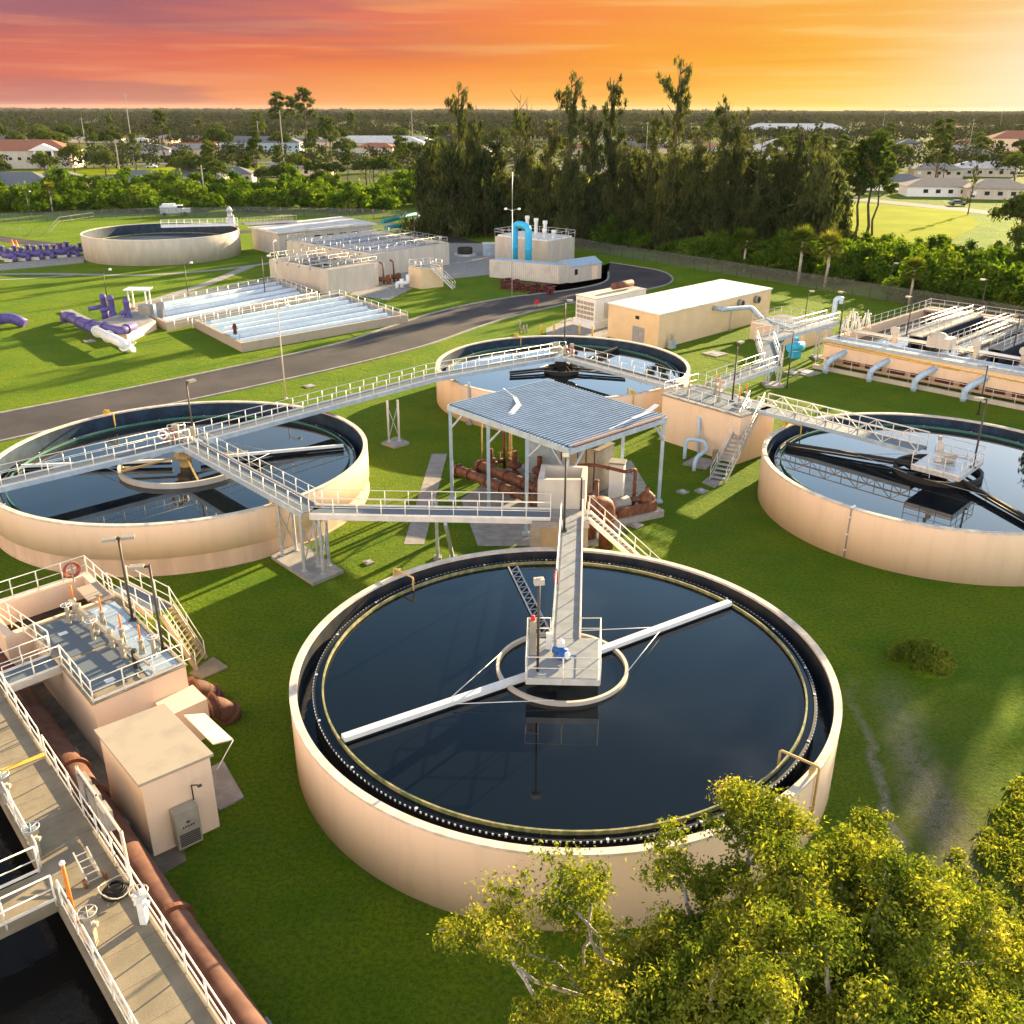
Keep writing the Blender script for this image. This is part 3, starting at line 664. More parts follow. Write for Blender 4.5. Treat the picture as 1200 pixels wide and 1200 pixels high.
# ------------------------------------------------------------------ walkway bridges
ZB = 4.25
b = None
plat = [G(616, 795, ZB), G(703, 797, ZB), G(703, 748, ZB), G(618, 748, ZB)]
w1 = walkway('footbridge', 'straight steel footbridge from the brown pump yard out to the middle of the near tank', 'footbridge', [G3(670, 604, ZB), G3(663, 748, ZB)], 1.25, deckm='deck', railm='rail_white', beamm='alu')
q = MB(); q.prism(plat, ZB - .30, ZB - .012); q.build('platform', M['alu'], w1)
q = MB(); q.prism(inset(plat, .08), ZB - .011, ZB + .02); q.build('platform_deck', M['deck'], w1)
r = MB(); P4 = [Vector((*p, ZB)) for p in plat]; g1, g2 = G3(645, 748, ZB), G3(680, 748, ZB)
rail(r, [g1, P4[3], P4[0], P4[1], P4[2], g2], toe=False, step=1.55); r.build('platform_handrail', M['rail_white'], w1)
b = MB(); b.tube([V(T1[0], T1[1], 2.2), V(T1[0], T1[1], ZB - .3)], .45, 16); b.build('centre_column', M['dark'], w1)
t = T('drive_motor', 'blue and white gear motor on the near tank platform', 'motor', G3(658, 768, ZB))
c0 = G3(660, 770, ZB)
b = MB(); b.lathe([(0, .0), (.34, .0), (.36, .12), (.24, .2), (.2, .42), (0, .44)], c0, 14).tube([c0 + V(-.45, .2, .28), c0 + V(.15, -.05, .28)], .16, 10); b.build('gearbox', M['motor_blue'], t)
b = MB(); b.tube([c0 + V(-.1, .1, .5), c0 + V(-.1, .55, .5)], .16, 10).tube([c0 + V(.15, -.25, .3), c0 + V(.15, -.5, .3)], .12, 10).box(c0 + V(-.62, .65, .45), (.26, .2, .8)); b.build('motor_body', M['white_paint'], t)
flood('brown flood lamp post on the platform in the near tank', G3(630, 787, ZB), 4.3, .2)
t = T('control_cabinet', 'narrow grey control cabinet with red beacon on the near tank platform', 'cabinet', G3(624, 765, ZB)); c0 = G3(624, 765, ZB)
MB().box(c0 + V(0, 0, .85), (.3, .45, 1.7)).build('cabinet_body', M['cabinet'], t)
MB().lathe([(0, .22), (.09, .18), (.11, 0)], c0 + V(0, 0, 1.7), 10).build('beacon', M['red'], t)
def hose_reel(label, c, r=.42, m='hose', rz=0.0):
    t = T('hose_reel', label, 'hose reel', c, 'coiled hoses'); b = MB(); c = Vector(c); d = V(math.cos(rz), math.sin(rz), 0)
    for k in range(4):
        pts = [c + V(0, 0, .7) + d * math.cos(a) * (r - k * .05) + V(0, 0, math.sin(a) * (r - k * .03)) + V(-d.y, d.x, 0) * (.03 * k) for a in [2 * math.pi * i / 20 for i in range(21)]]
        b.tube(pts, .028, 5, cap=False)
    b.build('hose', M[m], t); MB().beam(c, c + V(0, 0, 1.1), .08, .08).build('stand', M['cabinet'], t)
hose_reel('brown coiled hose hung on the left rail of the near tank footbridge', G3(652, 690, ZB), .4, 'hose', R_(95))
# west bridge, junction and bridge to left tank
J = G3(366, 598, ZB); J2 = G3(338, 582, ZB)
walkway('footbridge', 'level grey footbridge from the beige valve box west to the bend on steel legs', 'footbridge', [G3(645, 603, ZB), J], 1.45, beamm='alu', railm='rail_white')
walkway('footbridge', 'footbridge angling from the steel legged bend to the middle of the left tank', 'footbridge', [J, G3(222, 520, ZB)], 1.45)
cT2 = V(T2[0], T2[1], ZB)
walkway('footbridge', 'footbridge leaving the left tank centre towards the left frame edge', 'footbridge', [cT2 + V(.4, .5, 0), G3(-30, 575, ZB)], 1.3)
walkway('footbridge', 'long footbridge from the left tank over the grass to the tank behind the canopy', 'footbridge', [cT2 + V(1.0, .9, .0), G3(505, 442, ZB), V(T3[0] - .6, T3[1], ZB)], 1.4)
walkway('footbridge', 'footbridge from the middle of the tank behind the canopy to the tan splitter box', 'footbridge', [V(T3[0] + .5, T3[1] - .4, ZB), G3(795, 453, ZB)], 1.4)
t4e = V(T4[0], T4[1], ZB)
brT4 = walkway('footbridge', 'lattice sided footbridge from the splitter box to the middle of the right tank', 'footbridge', [G3(893, 478, ZB), t4e + V(-1.0, .9, 0)], 1.5, truss=True)
pl4 = [G(1068, 545, ZB), G(1125, 560, ZB), G(1152, 541, ZB), G(1096, 527, ZB)]
MB().prism(pl4, ZB - .3, ZB - .012).build('platform', M['steel'], brT4)
r = MB(); rail(r, [Vector((*p, ZB)) for p in (pl4[3], pl4[2], pl4[1], pl4[0])], step=1.2); r.build('platform_handrail', M['alu'], brT4)
MB().tube([V(T4[0], T4[1], 2), V(T4[0], T4[1], ZB - .3)], .45, 16).build('centre_column', M['dark'], brT4)
c0 = G3(1100, 540, ZB); t = T('drive_motor', 'pale upright motor column on the right tank platform', 'motor', c0)
MB().lathe([(.3, 0), (.3, .15), (.14, .2), (.14, .7), (.2, .75), (.2, 1.3), (.1, 1.4), (0, 1.4)], c0, 12).build('motor_body', M['cream'], t)
MB().box(c0 + V(.6, -.3, .3), (.8, .4, .5), .3).box(c0 + V(-.1, .2, 1.6), (.2, .2, .3)).build('gearbox', M['cabinet'], t)
# platforms and machinery over tanks 2 and 3
for c, lab in ((T2, 'steel platform joining three footbridges over the left tank'), (T3, 'steel platform with pump gear over the tank behind the canopy')):
    t = T('centre_platform', lab, 'platform', (c[0], c[1], ZB))
    MB().lathe([(0, -.28), (1.5, -.28), (1.5, -.02), (0, -.02)], (c[0], c[1], ZB), 8, smooth=False).build('deck', M['beam_blue'], t)
    MB().tube([V(c[0], c[1], 1.8), V(c[0], c[1], ZB - .28)], .4, 14).build('column', M['dark'], t)
    b = MB(); b.lathe([(0, 0), (.35, 0), (.35, .3), (.2, .4), (.2, .9), (0, .95)], (c[0] + .3, c[1] + .3, ZB), 12).box((c[0] - .6, c[1] + .5, ZB + .6), (.5, .3, 1.2)).box((c[0] + .9, c[1] - .2, ZB + .9), (.35, .25, .7)); b.tube([V(c[0] + .9, c[1] - .2, ZB), V(c[0] + .9, c[1] - .2, ZB + .6)], .05, 6)
    b.build('drive_unit', M['cabinet'], t)
    r = MB(); rail(r, [V(c[0] + 1.45 * math.cos(a), c[1] + 1.45 * math.sin(a), ZB) for a in [R_(x) for x in (75, 100, 125, 150)]], step=.8); r.build('handrail', M['alu'], t)
hose_reel('dark red coiled hose on the left tank platform', V(T2[0] - .7, T2[1] - .6, ZB), .45, 'hose', .3)
hose_reel('reddish coiled hose on the platform behind the canopy', V(T3[0] + .7, T3[1] - .9, ZB), .42, 'hose', .2)
t = T('life_ring', 'red and white life ring on the left tank platform rail', 'life ring', (T2[0] - 1.0, T2[1] - .9, ZB + .4))
b = MB(); cc = V(T2[0] - 1.0, T2[1] - 1.0, ZB + .9); b.tube([cc + V(.3 * math.cos(a), 0, .3 * math.sin(a)) for a in [2 * math.pi * i / 16 for i in range(17)]], .07, 7, cap=False); b.build('ring_body', M['white_paint'], t)
lamp('tall brown lamp post on the left tank platform', V(-23.6, 66.4, ZB), 4.3, 1.0, arm=.3)
lamp('thin dark lamp post on the tank platform behind the canopy', V(5.2, 93.6, ZB), 5.2, .3, arm=.3)
lamp('dark lamp post standing at the right tank platform', G3(1140, 548, ZB), 4.9, R_(150), arm=.4)
lamp('grey twin head lamp post rising beside the beige valve box', G3(661, 622, ZB), 4.5, R_(90), polem='bronze_pole', arm=.3)

# steel legs and pads
def trestle(label, pad, legs, z, m='steel'):
    t = T('steel_trestle', label, 'bridge support', (pad[0][0], pad[0][1], 0), 'steel supports of the footbridges')
    if pad: MB().prism(pad, -.1, .22).build('concrete_pad', M['concrete'], t)
    for a, c in legs:
        l = MB(); l.beam(a, (a[0], a[1], z), .16, .16, (1, 0, 0)); l.box((a[0], a[1], .24), (.34, .34, .04)); l.build('leg', M[m], t)
        l = MB(); l.beam(c, (c[0], c[1], z), .16, .16, (1, 0, 0)); l.box((c[0], c[1], .24), (.34, .34, .04)); l.build('leg', M[m], t)
        MB().beam((a[0], a[1], .6), (c[0], c[1], z - .5), .06, .06).beam((c[0], c[1], .6), (a[0], a[1], z - .5), .06, .06).build('cross_brace', M[m], t)
    return t
trestle('two braced pairs of steel legs on a concrete pad where the footbridge bends', [G(318, 655), G(367, 687), G(403, 672), G(350, 638)],
        [(G3(331, 651, .2), G3(347, 645, .2)), (G3(357, 669, .2), G3(373, 664, .2)), (G3(379, 673, .2), G3(386, 663, .2))], ZB - .35)
trestle('braced steel legs on a small pad under the long footbridge behind the left tank', [G(447, 521), G(462, 526), G(480, 521), G(465, 514)], [(G3(456, 518, .2), G3(468, 517, .2))], ZB - .35)
def prop(label, p, q):
    t = T('bridge_prop', label, 'bridge support', (p[0], p[1], 0), 'steel supports of the footbridges'); MB().beam(p, q, .2, .2, (1, 0, 0)).build('post', M['steel'], t)
    MB().box((p[0], p[1], .1), (.5, .5, .2)).build('footing', M['concrete'], t)
prop('upright grey prop under the level footbridge behind the near tank rim', G3(513, 655, 0), G3(513, 655, 0) + V(0, 0, ZB - .3))
prop('slanted pale prop under the level footbridge behind the near tank rim', G3(531, 655, 0), G3(522, 614, ZB - .3))
prop('grey prop under the walkway at the front wall of the tank behind the canopy', G3(550, 497, 0), G3(550, 497, 0) + V(0, 0, ZB - .3))

# ------------------------------------------------------------------ canopy and its pump yard
A, B_, D_, E_ = V(-4.6, 64.9, 7.25), V(3.6, 55.6, 7.25), V(10.95, 64.3, 6.6), V(2.8, 74.1, 6.6)
t = T('canopy', 'open sided metal canopy with ribbed blue grey roof over brown pipes', 'canopy', (3.2, 64.7, 0))
b = MB(); n = 38
for i in range(n):          # ribs run from the tall front-left eave to the back-right eave
    s0, s1 = i / n, (i + 1) / n
    pa = A.lerp(B_, s0); pb = A.lerp(B_, s1); qa = E_.lerp(D_, s0); qb = E_.lerp(D_, s1); u = V(0, 0, .13)
    m1, m2 = pa.lerp(pb, .80), qa.lerp(qb, .80); m0, k0 = pa.lerp(pb, .5), qa.lerp(qb, .5)
    b.add([pa, qa, k0, m0, m0 + u, k0 + u, m2 + u, m1 + u, m1, m2, qb, pb], [(0, 1, 2, 3), (3, 2, 5, 4), (4, 5, 6, 7), (7, 6, 9, 8), (8, 9, 10, 11)])
M['canopy_roof'] = mat('canopy_roof', (.17, .27, .43), .5, metal=.2, var=.15, scale=.5)
b.build('roof_sheet', M['canopy_roof'], t)
b = MB()
for i in range(n): p_, q_ = A.lerp(B_, (i + .65) / n), E_.lerp(D_, (i + .65) / n); b.beam(p_ + V(0, 0, .15), q_ + V(0, 0, .15), .055, .05)
b.build('roof_ribs', M['beam_blue'], t)
b = MB()
for i in range(5):
    s0 = i / 4; b.beam(A.lerp(E_, s0) - V(0, 0, .12), B_.lerp(D_, s0) - V(0, 0, .12), .1, .2)
b.build('purlins', M['beam_blue'], t)
b = MB(); u = V(0, 0, .18)
for p, q in ((A, B_), (B_, D_), (D_, E_), (E_, A)): b.beam(p - u, q - u, .16, .38)
b.build('eave_beams', M['beam_blue'], t)
b = MB(); b.beam(B_.lerp(D_, .03) + V(-.12, .12, .1), B_.lerp(D_, .97) + V(-.12, .12, .1), .55, .04); b.build('rusted_edge', M['rust'], t)
def post(p, s=.24):
    b = MB(); b.beam((p[0], p[1], .05), (p[0], p[1], p[2] - .35), s, s, (1, 0, 0)); b.box((p[0], p[1], .08), (.55, .55, .12)); b.build('post', M['beam_blue'], t)
for s0 in (.02, .36, .68, .985): post(A.lerp(B_, s0)); post(E_.lerp(D_, s0 if s0 != .02 else .05))
b = MB()
for s0, ss in ((.02, 1), (.36, 1), (.68, 1), (.985, -1)):
    p = A.lerp(B_, s0); q = A.lerp(B_, s0 + ss * .11); b.beam(p - V(0, 0, 1.7), q - V(0, 0, .4), .12, .12)
    p = E_.lerp(D_, s0); q = E_.lerp(D_, s0 + ss * .11); b.beam(p - V(0, 0, 1.7), q - V(0, 0, .4), .12, .12)
for p, q in ((B_, D_), (D_, B_)): b.beam(p.lerp(q, .01) - V(0, 0, 1.7), p.lerp(q, .13) - V(0, 0, .4), .12, .12)
b.build('knee_braces', M['beam_blue'], t)
# torn strips of flashing on the roof
t2 = b = None
for k, (pp, lab) in enumerate((([(590, 455, 7.1), (603, 465, 7.15), (608, 474, 7.6), (597, 487, 7.3)], 'torn white flashing strip curled on the left part of the canopy roof'), ([(714, 503, 7.2), (742, 490, 7.5), (757, 484, 7.2), (770, 474, 7.5)], 'torn white flashing flapping at the right edge of the canopy roof'))):
    P_ = [G3(x, y, z - .1) for x, y, z in pp]; t = T('torn_flashing', lab, 'metal strip', P_[0], 'torn flashing on the canopy')
    b = MB()
    for i in range(3): b.beam(P_[i], P_[i + 1], .1 + .17 * i, .02)
    b.build('strip', M['white_paint'], t)
# beige valve box
vb = [(1.55, 53.2), (4.45, 53.2), (4.75, 55.6), (1.85, 55.9)]
t = T('valve_box', 'tall open topped beige concrete box at the head of the near tank footbridge', 'valve box', (3, 54.4, 0))
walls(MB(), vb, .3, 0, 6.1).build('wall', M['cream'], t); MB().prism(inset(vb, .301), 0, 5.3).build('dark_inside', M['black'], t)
MB().tube([V(4.2, 53.05, 6.3), V(4.2, 53.05, 3.2)], .05, 6).build('conduit', M['dark'], t)
MB().prism([(1.2, 51.2), (4.6, 51.2), (4.6, 53.15), (1.2, 53.15)], ZB - .45, ZB - .06).build('landing', M['concrete'], t)
b = MB(); b.prism([(1.1, 51.9), (1.7, 51.9), (1.7, 53), (1.1, 53)], 0, ZB - .46); b.build('pier', M['concrete'], t); MB().prism([(4.1, 51.9), (4.6, 51.9), (4.6, 53), (4.1, 53)], 0, ZB - .46).build('pier', M['concrete'], t)
stairs('stairs', 'pale steel stairs dropping right from the beige valve box to the grass', 'stairs', V(9.3, 51.3, .1), V(4.6, 52.1, ZB), 1.0, 'concrete_tan', 'rail_white', 'rail_white')
# brown pipes under the canopy (axes run lower-right in the photo)
pb = M['pipe_brown']
def gp(x, y, z): return G3(x, y, z)
pipe_run('brown_pipe', 'front long brown flanged pipe ending in a downturned elbow at left under the canopy', 'pipe', [gp(534, 556, 0.1), gp(534, 549, 1.3), gp(568, 563, 1.3), gp(640, 592, 1.3)], .36, pb, [1.1, 1.5, 2.05, 2.3, 2.5, 2.8], 'brown pipes of the pump yard')
pipe_run('brown_pipe', 'rear long brown flanged pipe under the canopy', 'pipe', [gp(560, 545, 1.5), gp(600, 561, 1.5), gp(650, 582, 1.5)], .42, pb, [.1, .45, .85, 1.3, 1.6], 'brown pipes of the pump yard')
def pump(label, c, m=pb, s=1.0, rz=0.0):
    t = T('pump', label, 'pump', c, 'brown pumps under the canopy'); c = Vector(c); d = V(math.cos(rz), math.sin(rz), 0)
    b = MB(); b.lathe([(0, 0), (.45 * s, 0), (.45 * s, .1), (.22 * s, .2), (.2 * s, .5), (.55 * s, .6), (.6 * s, .85), (.4 * s, 1.05), (.18 * s, 1.15), (0, 1.15)], c, 14); b.tube([c + V(0, 0, .8 * s) + d * .3, c + V(0, 0, .8 * s) + d * 1.1 * s], .2 * s, 10); b.build('casing', m, t)
    MB().tube([c + V(0, 0, 1.1), c + V(0, 0, 1.9 * s)], .2 * s, 10).build('motor_body', M['rust'], t)
    b = MB(); handwheel(b, c + d * .8 * s + V(0, 0, 1.5), .2); b.tube([c + d * .8 * s + V(0, 0, .8), c + d * .8 * s + V(0, 0, 1.5)], .03, 5); b.build('hand_wheel', M['gold'], t)
for x, y, lab, rz in ((575, 546, 'brown pump left of the rear pipes under the canopy', .3), (603, 549, 'brown pump with tall stem behind the rear pipe', 2.), (632, 556, 'brown pump between the pipes and the grey tank', 1.2), (640, 577, 'brown pump close behind the beige valve box', .1)):
    pump(lab, gp(x, y + 6, 0), rz=rz)
for x, y, h, lab in ((565, 545, 4.6, 'thin yellow vertical conduit left under the canopy'), (591, 548, 5.5, 'brown vertical pipe pair under the canopy'), (598, 548, 5.6, 'yellowish vertical conduit mid canopy'), (622, 555, 5, 'thin conduit beside the pale grey tank')):
    pipe_run('riser_pipe', lab, 'pipe', [gp(x, y, 0), gp(x, y, 0) + V(0, 0, h)], .06 if 'thin' in lab else .13, M['gold'] if 'yellow' in lab else pb, [.3, .6], 'risers under the canopy', n=8)
# grey tank, brown vessel, white enclosure
t = T('equipment_tank', 'flat sided pale grey tank at the back of the canopy', 'tank', gp(638, 553, 0)); c0 = gp(640, 555, 0)
MB().box(c0 + V(0, 0, 2.0), (2.7, 1.8, 3.6), R_(-20)).build('tank_body', M['beam_blue'], t); MB().box(c0 + V(0, 0, .12), (3.0, 2.2, .24), R_(-20)).build('plinth', M['concrete'], t)
t = T('filter_housing', 'big brown grey box housing with pale top under the right side of the canopy', 'machine housing', gp(695, 570, 0)); c0 = V(5.6, 67.6, 0)
MB().box(c0 + V(0, 0, 1.85), (3.6, 2.2, 3.3), R_(-38)).build('housing_body', M['cabinet'], t)
b = MB(); b.box(c0 + V(0, 0, 3.55), (3.7, 2.3, .1), R_(-38)); b.box(c0 + V(.5, -.3, 3.7), (1.6, .8, .2), R_(-38)); b.build('top_cover', M['concrete_tan'], t)
b = MB()
for i in range(5): b.box(c0 + Matrix.Rotation(R_(-38), 3, 'Z') @ V(-1.5 + i * .75, -1.12, 1.85), (.06, .05, 3.2), R_(-38))
b.build('ribs', M['dark'], t)
t = T('enclosure', 'white electrical enclosure standing right of the brown pipework', 'cabinet', gp(722, 583, 0)); c0 = gp(722, 583, 0)
MB().box(c0 + V(0, 0, 1.45), (1.05, .9, 2.7), R_(-15)).build('enclosure_body', M['white_paint'], t); MB().box(c0 + V(0, 0, 2.85), (1.2, 1.05, .14), R_(-15)).build('top_cover', M['concrete'], t)
# big brown elbow and blower skid
pipe_run('brown_pipe', 'large brown elbow pipe coming out of the valve box and turning down', 'pipe', [V(4.7, 55.2, 3.4), V(6.2, 56.4, 3.4), V(6.2, 56.4, .1)], .5, pb, [.3, 1.35], 'brown pipes of the pump yard', n=18)
pipe_run('brown_pipe', 'second brown elbow pipe behind the large one', 'pipe', [V(4.7, 56.0, 3.2), V(5.3, 58.0, 3.2), V(5.3, 58.0, .1)], .38, pb, [.3, 1.4], 'brown pipes of the pump yard', n=16)
pipe_run('brown_pipe', 'overhead thin brown pipe crossing in front of the housing and dropping at right', 'pipe', [gp(678, 588, 0), gp(678, 545, 3.0), gp(700, 545, 3.0), gp(733, 553, 3.0), gp(745, 550, 3.0), gp(742, 592, 0.5)], .13, pb, [1.5, 2.4, 3.5, 4.4, 4.8], 'brown pipes of the pump yard')
pipe_run('brown_pipe', 'upright brown pipe with flanged top beside the valve box', 'pipe', [gp(699, 620, 0), gp(699, 562, 3.6)], .16, pb, [.3, .6, .97], 'brown pipes of the pump yard')
t = T('blower_skid', 'brown framed blower skid with grey motor on a concrete block', 'blower', gp(742, 612, 0)); c0 = gp(740, 606, 0)
MB().box(c0 + V(0, 0, .25), (4.2, 2.0, .5), R_(28)).build('plinth', M['concrete'], t)
MB().box(c0 + V(.3, -.6, .85), (3.2, .25, .7), R_(28)).build('skid_frame', pb, t)
b = MB(); b.tube([c0 + V(-1.5, -.5, 1.1), c0 + V(-.3, .1, 1.1)], .5, 14); b.build('motor_body', M['concrete'], t)
b = MB(); b.lathe([(0, 0), (.5, 0), (.6, .3), (.6, .9), (.3, 1.2), (.15, 1.3), (.15, 1.6)], c0 + V(1.1, .6, .5), 14).tube([c0 + V(-.3, .2, 1.2), c0 + V(1.0, .6, 1.2)], .22, 10); b.build('blower_casing', pb, t)
b = MB(); handwheel(b, c0 + V(.2, .2, 1.75), .22); b.build('hand_wheel', pb, t)
for i, (x, y, lab) in enumerate(((706, 640, 'small white pump at the foot of the brown elbow'), (723, 607, 'small brown pump between the elbow and the blower'))):
    pump(lab, gp(x, y, 0), M['pipe_brown'] if i else M['white_paint'], .7, 1.0)
# manhole covers and small slabs in the grass
for x, y, sx, lab in ((745, 616, .8, 'square cover in the grass right of the blower'), (822, 576, .8, 'cover in the grass left of the splitter stairs foot'), (800, 577, .7, 'pale slab in the grass in front of the splitter box'), (432, 660, .55, 'grey cover in the grass left of the level footbridge'), (363, 453, 1.0, 'pale square cover on the road verge above the left tank'), (838, 415, 2.2, 'pale slab behind the tank behind the canopy'), (105, 400, 1.2, 'pale slab in the lawn beside the purple pipes'), (945, 437, 2.4, 'pale slab at the corner of the low beige building'), (930, 437, 1.6, 'pale slab left of the blue elbow pipes')):
    q_ = G(x, y); t = T('access_cover', lab, 'cover', (q_[0], q_[1], 0), 'square covers set in the lawn'); MB().box((q_[0], q_[1], .05), (sx, sx, .12), .7).build('slab', M['concrete'], t); MB().box((q_[0], q_[1], .125), (sx * .5, sx * .5, .03), .7).build('lid', M['steel'], t)

# ------------------------------------------------------------------ splitter box with its stairs and pipes
s0 = (13.0, 78.9); dF = Vector((5.3, -6.3)).normalized(); dR = Vector((6.3, 5.3)).normalized()
sp_ = rect(s0, dF, 8.3, dR, 4.6)
t = T('splitter_box', 'square tan concrete splitter box with grated top behind the canopy', 'concrete box', (16, 77, 0))
MB().prism(sp_, 0, 4.0).build('wall', M['stucco'], t); MB().prism(inset(sp_, -.1), 4.001, 4.12).build('top_slab', M['concrete'], t)
MB().prism(inset(sp_, .5), 4.121, 4.15).build('grating', M['grating'], t)
r = MB(); q = [Vector((*p, 4.12)) for p in inset(sp_, .06)]; rail(r, [q[3], q[0], q[1]], toe=True, step=1.3); rail(r, [q[1], q[1].lerp(q[2], .25)], step=1.2); rail(r, [q[2].lerp(q[3], .45), q[3]], step=1.3); r.build('handrail', M['alu'], t)
def inq(p, q_, a, b): return Vector((*p, 0)) * 0
for k, (fa, fb, lab) in enumerate(((.18, .35, 'orange topped valve at the left end of the splitter box'), (.35, .75, 'orange topped valve at the back of the splitter box'), (.55, .4, 'orange topped valve in the middle of the splitter box'), (.74, .75, 'orange topped valve near the back corner of the splitter box'), (.82, .35, 'orange topped valve by the stair head of the splitter box'))):
    p = Vector(s0) + dF * 8.3 * fa + dR * 4.6 * fb; stem_valve(lab, (p.x, p.y, 4.15), 1.0 + .1 * (k % 3))
stairs('stairs', 'long grey steel stairs climbing right up the side of the tan splitter box', 'stairs', G3(833, 566, .08) + V(.6, .4, 0), G3(886, 474, ZB), 1.25, 'steel', 'alu', 'steel', nstep=18)
b = MB(); b.prism([G(823, 566), G(838, 572), G(850, 562), G(836, 555)], 0, .1); o = b.build('stair_pad', M['concrete']); tag(o, 'pale concrete pad at the foot of the splitter box stairs', 'pad')
t = walkway('stair_landing', 'small steel landing between the splitter stairs and the lattice footbridge', 'platform', [G3(868, 470, ZB), G3(900, 479, ZB)], 1.6, rails=(0, 0))
bp_ = M['blue_pipe']
t = T('pipe_set', 'pale blue looped pipes on a pad in front of the splitter box', 'pipes', gp(822, 545, 0))
pad_ = [G(800, 545), G(828, 551), G(838, 541), G(815, 536)]; MB().prism(pad_, 0, .15).build('concrete_pad', M['concrete'], t)
MB().tube(rounded([gp(822, 488, 3.05) + V(.2, .3, 0), gp(819, 490, 3.0), gp(819, 534, 0)], .4), .14, 10).build('drop_pipe', bp_, t)
MB().tube(rounded([gp(802, 538, 0), gp(804, 514, 1.5), gp(826, 517, 1.5), gp(829, 527, 1.2), gp(815, 537, 1.0), gp(813, 552, 0)], .5), .16, 10).build('loop_pipe', bp_, t)
MB().box(gp(838, 541, 0) + V(0, 0, .5), (.5, .4, 1.0)).build('control_cabinet', M['cabinet'], t)
# walk from the splitter to the right-hand basins
walkway('footbridge', 'footbridge rising from the splitter box towards the bend on its tower', 'footbridge', [G3(835, 452, ZB), G3(903, 428, 4.6)], 1.5)
walkway('footbridge', 'short stepped footbridge section on top of the bend tower', 'footbridge', [G3(905, 428, 4.6), G3(896, 400, 5.2)], 1.6, group=None)
walkway('footbridge', 'footbridge from the bend tower over to the right basins', 'footbridge', [G3(893, 398, 5.2), G3(975, 376, 5.0)], 1.6)
pq = G(905, 452); trestle('braced steel tower under the footbridge bend behind the splitter box', [(pq[0] - .9, pq[1] - .9), (pq[0] + 1, pq[1] - .9), (pq[0] + 1, pq[1] + 1), (pq[0] - .9, pq[1] + 1)], [((pq[0] - .6, pq[1] - .5, .2), (pq[0] + .6, pq[1] - .5, .2)), ((pq[0] - .6, pq[1] + .6, .2), (pq[0] + .6, pq[1] + .6, .2))], 4.4)
pq = G(962, 420); trestle('braced steel tower at the corner of the right basins', [(pq[0] - .9, pq[1] - .9), (pq[0] + 1, pq[1] - .9), (pq[0] + 1, pq[1] + 1), (pq[0] - .9, pq[1] + 1)], [((pq[0] - .6, pq[1] - .5, .2), (pq[0] + .6, pq[1] - .5, .2)), ((pq[0] - .6, pq[1] + .6, .2), (pq[0] + .6, pq[1] + .6, .2))], 4.8)
lamp('dark lamp post standing at the middle of the splitter box', Vector((*G(858, 470, 4.15), 4.15)), 5.0, .8, arm=.3)
lamp('pale headed lamp post between the splitter box and the right basins', Vector((*G(922, 455), 0)), 6.0, 2.6, arm=.5)
# ------------------------------------------------------------------ right aeration basins
dA = Vector((.70, -.714)); dB = Vector((.714, .70))
rb0 = Vector((34.8, 104.2)); LA, LB = 40.0, 27.0
def rb(a, b): p = rb0 + dA * a + dB * b; return (p.x, p.y)
def rb3(a, b, z): return Vector((*rb(a, b), z))
def rbq(a0, a1, b0, b1): return [rb(a0, b0), rb(a1, b0), rb(a1, b1), rb(a0, b1)]
t = T('aeration_basin', 'large tan walled basin block with rail lined channels at the right edge', 'basin', (*rb(18, 12), 0))
b = MB(); b.prism(rbq(0, 23.8, 0, .35), 1.35, 3.3); b.prism(rbq(23.8, 25.4, -.2, 2.4), 0, 3.3); b.prism(rbq(-.0, .35, .351, LB), 0, 3.3); b.prism(rbq(.351, LA, LB - .35, LB), 0, 3.3)
b.prism(rbq(25.401, LA, 2.0, 2.4), 0, 3.3); b.prism(rbq(.351, 23.8, 2.2, 2.5), 0, 3.2); b.build('wall', M['stucco'], t)
b = MB(); b.prism(rbq(.36, 23.79, .36, 2.0), 2.9, 3.298); b.build('deck_slab', M['concrete'], t)
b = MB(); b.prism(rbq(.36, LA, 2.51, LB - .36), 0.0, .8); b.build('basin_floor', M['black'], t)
b = MB(); b.prism(rbq(-.15, LA, -.15, .0), 3.05, 3.34); b.prism(rbq(-.15, 25, -.001, 2.4), 3.3, 3.34); b.build('coping', M['beam_blue'], t)
b = MB(); b.prism(rbq(-.6, 25.4, -.9, -.55), 0, .45); b.build('kerb_wall', M['cream'], t)
b = MB()
for i in range(9): b.prism(rbq(1.5 + i * 2.6, 3.4 + i * 2.6, 2.05, 2.19), .35, 1.2)
b.build('dark_openings', M['rust'], t)
r = MB(); rail(r, [rb3(.0, .05, 3.34), rb3(25.2, .05, 3.34)], step=1.8, drop=.4); r.build('handrail', M['alu'], t)
r = MB(); rail(r, [rb3(-.4, -.72, .45), rb3(25.2, -.72, .45)], step=2.2, h=.95, toe=False); r.build('handrail', M['alu'], t)
r = MB(); rail(r, [rb3(.2, 6, 3.3), rb3(.2, LB - .2, 3.3), rb3(LA, LB - .2, 3.3)], step=1.7); r.build('handrail', M['alu'], t)
for a in (6.2, 14.8, 23.5, 32.):
    b = MB(); b.prism(rbq(a, a + .35, 7.5, LB - 2.4), .8, 3.5); b.prism(rbq(a + 1.2, a + 1.5, 7.5, LB - 2.4), .8, 3.5); b.build('channel_wall', M['tank_navy'], t)
    b = MB(); b.prism(rbq(a - .02, a + 1.52, 7.48, LB - 2.4), 3.501, 3.6); b.build('channel_cover', M['concrete'], t)
    r = MB()
    rail(r, [rb3(a + .1, 7.6, 3.6), rb3(a + .1, LB - 2.5, 3.6)], step=1.8); rail(r, [rb3(a + 1.45, 7.6, 3.6), rb3(a + 1.45, LB - 2.5, 3.6)], step=1.8)
    r.build('handrail', M['alu'], t)
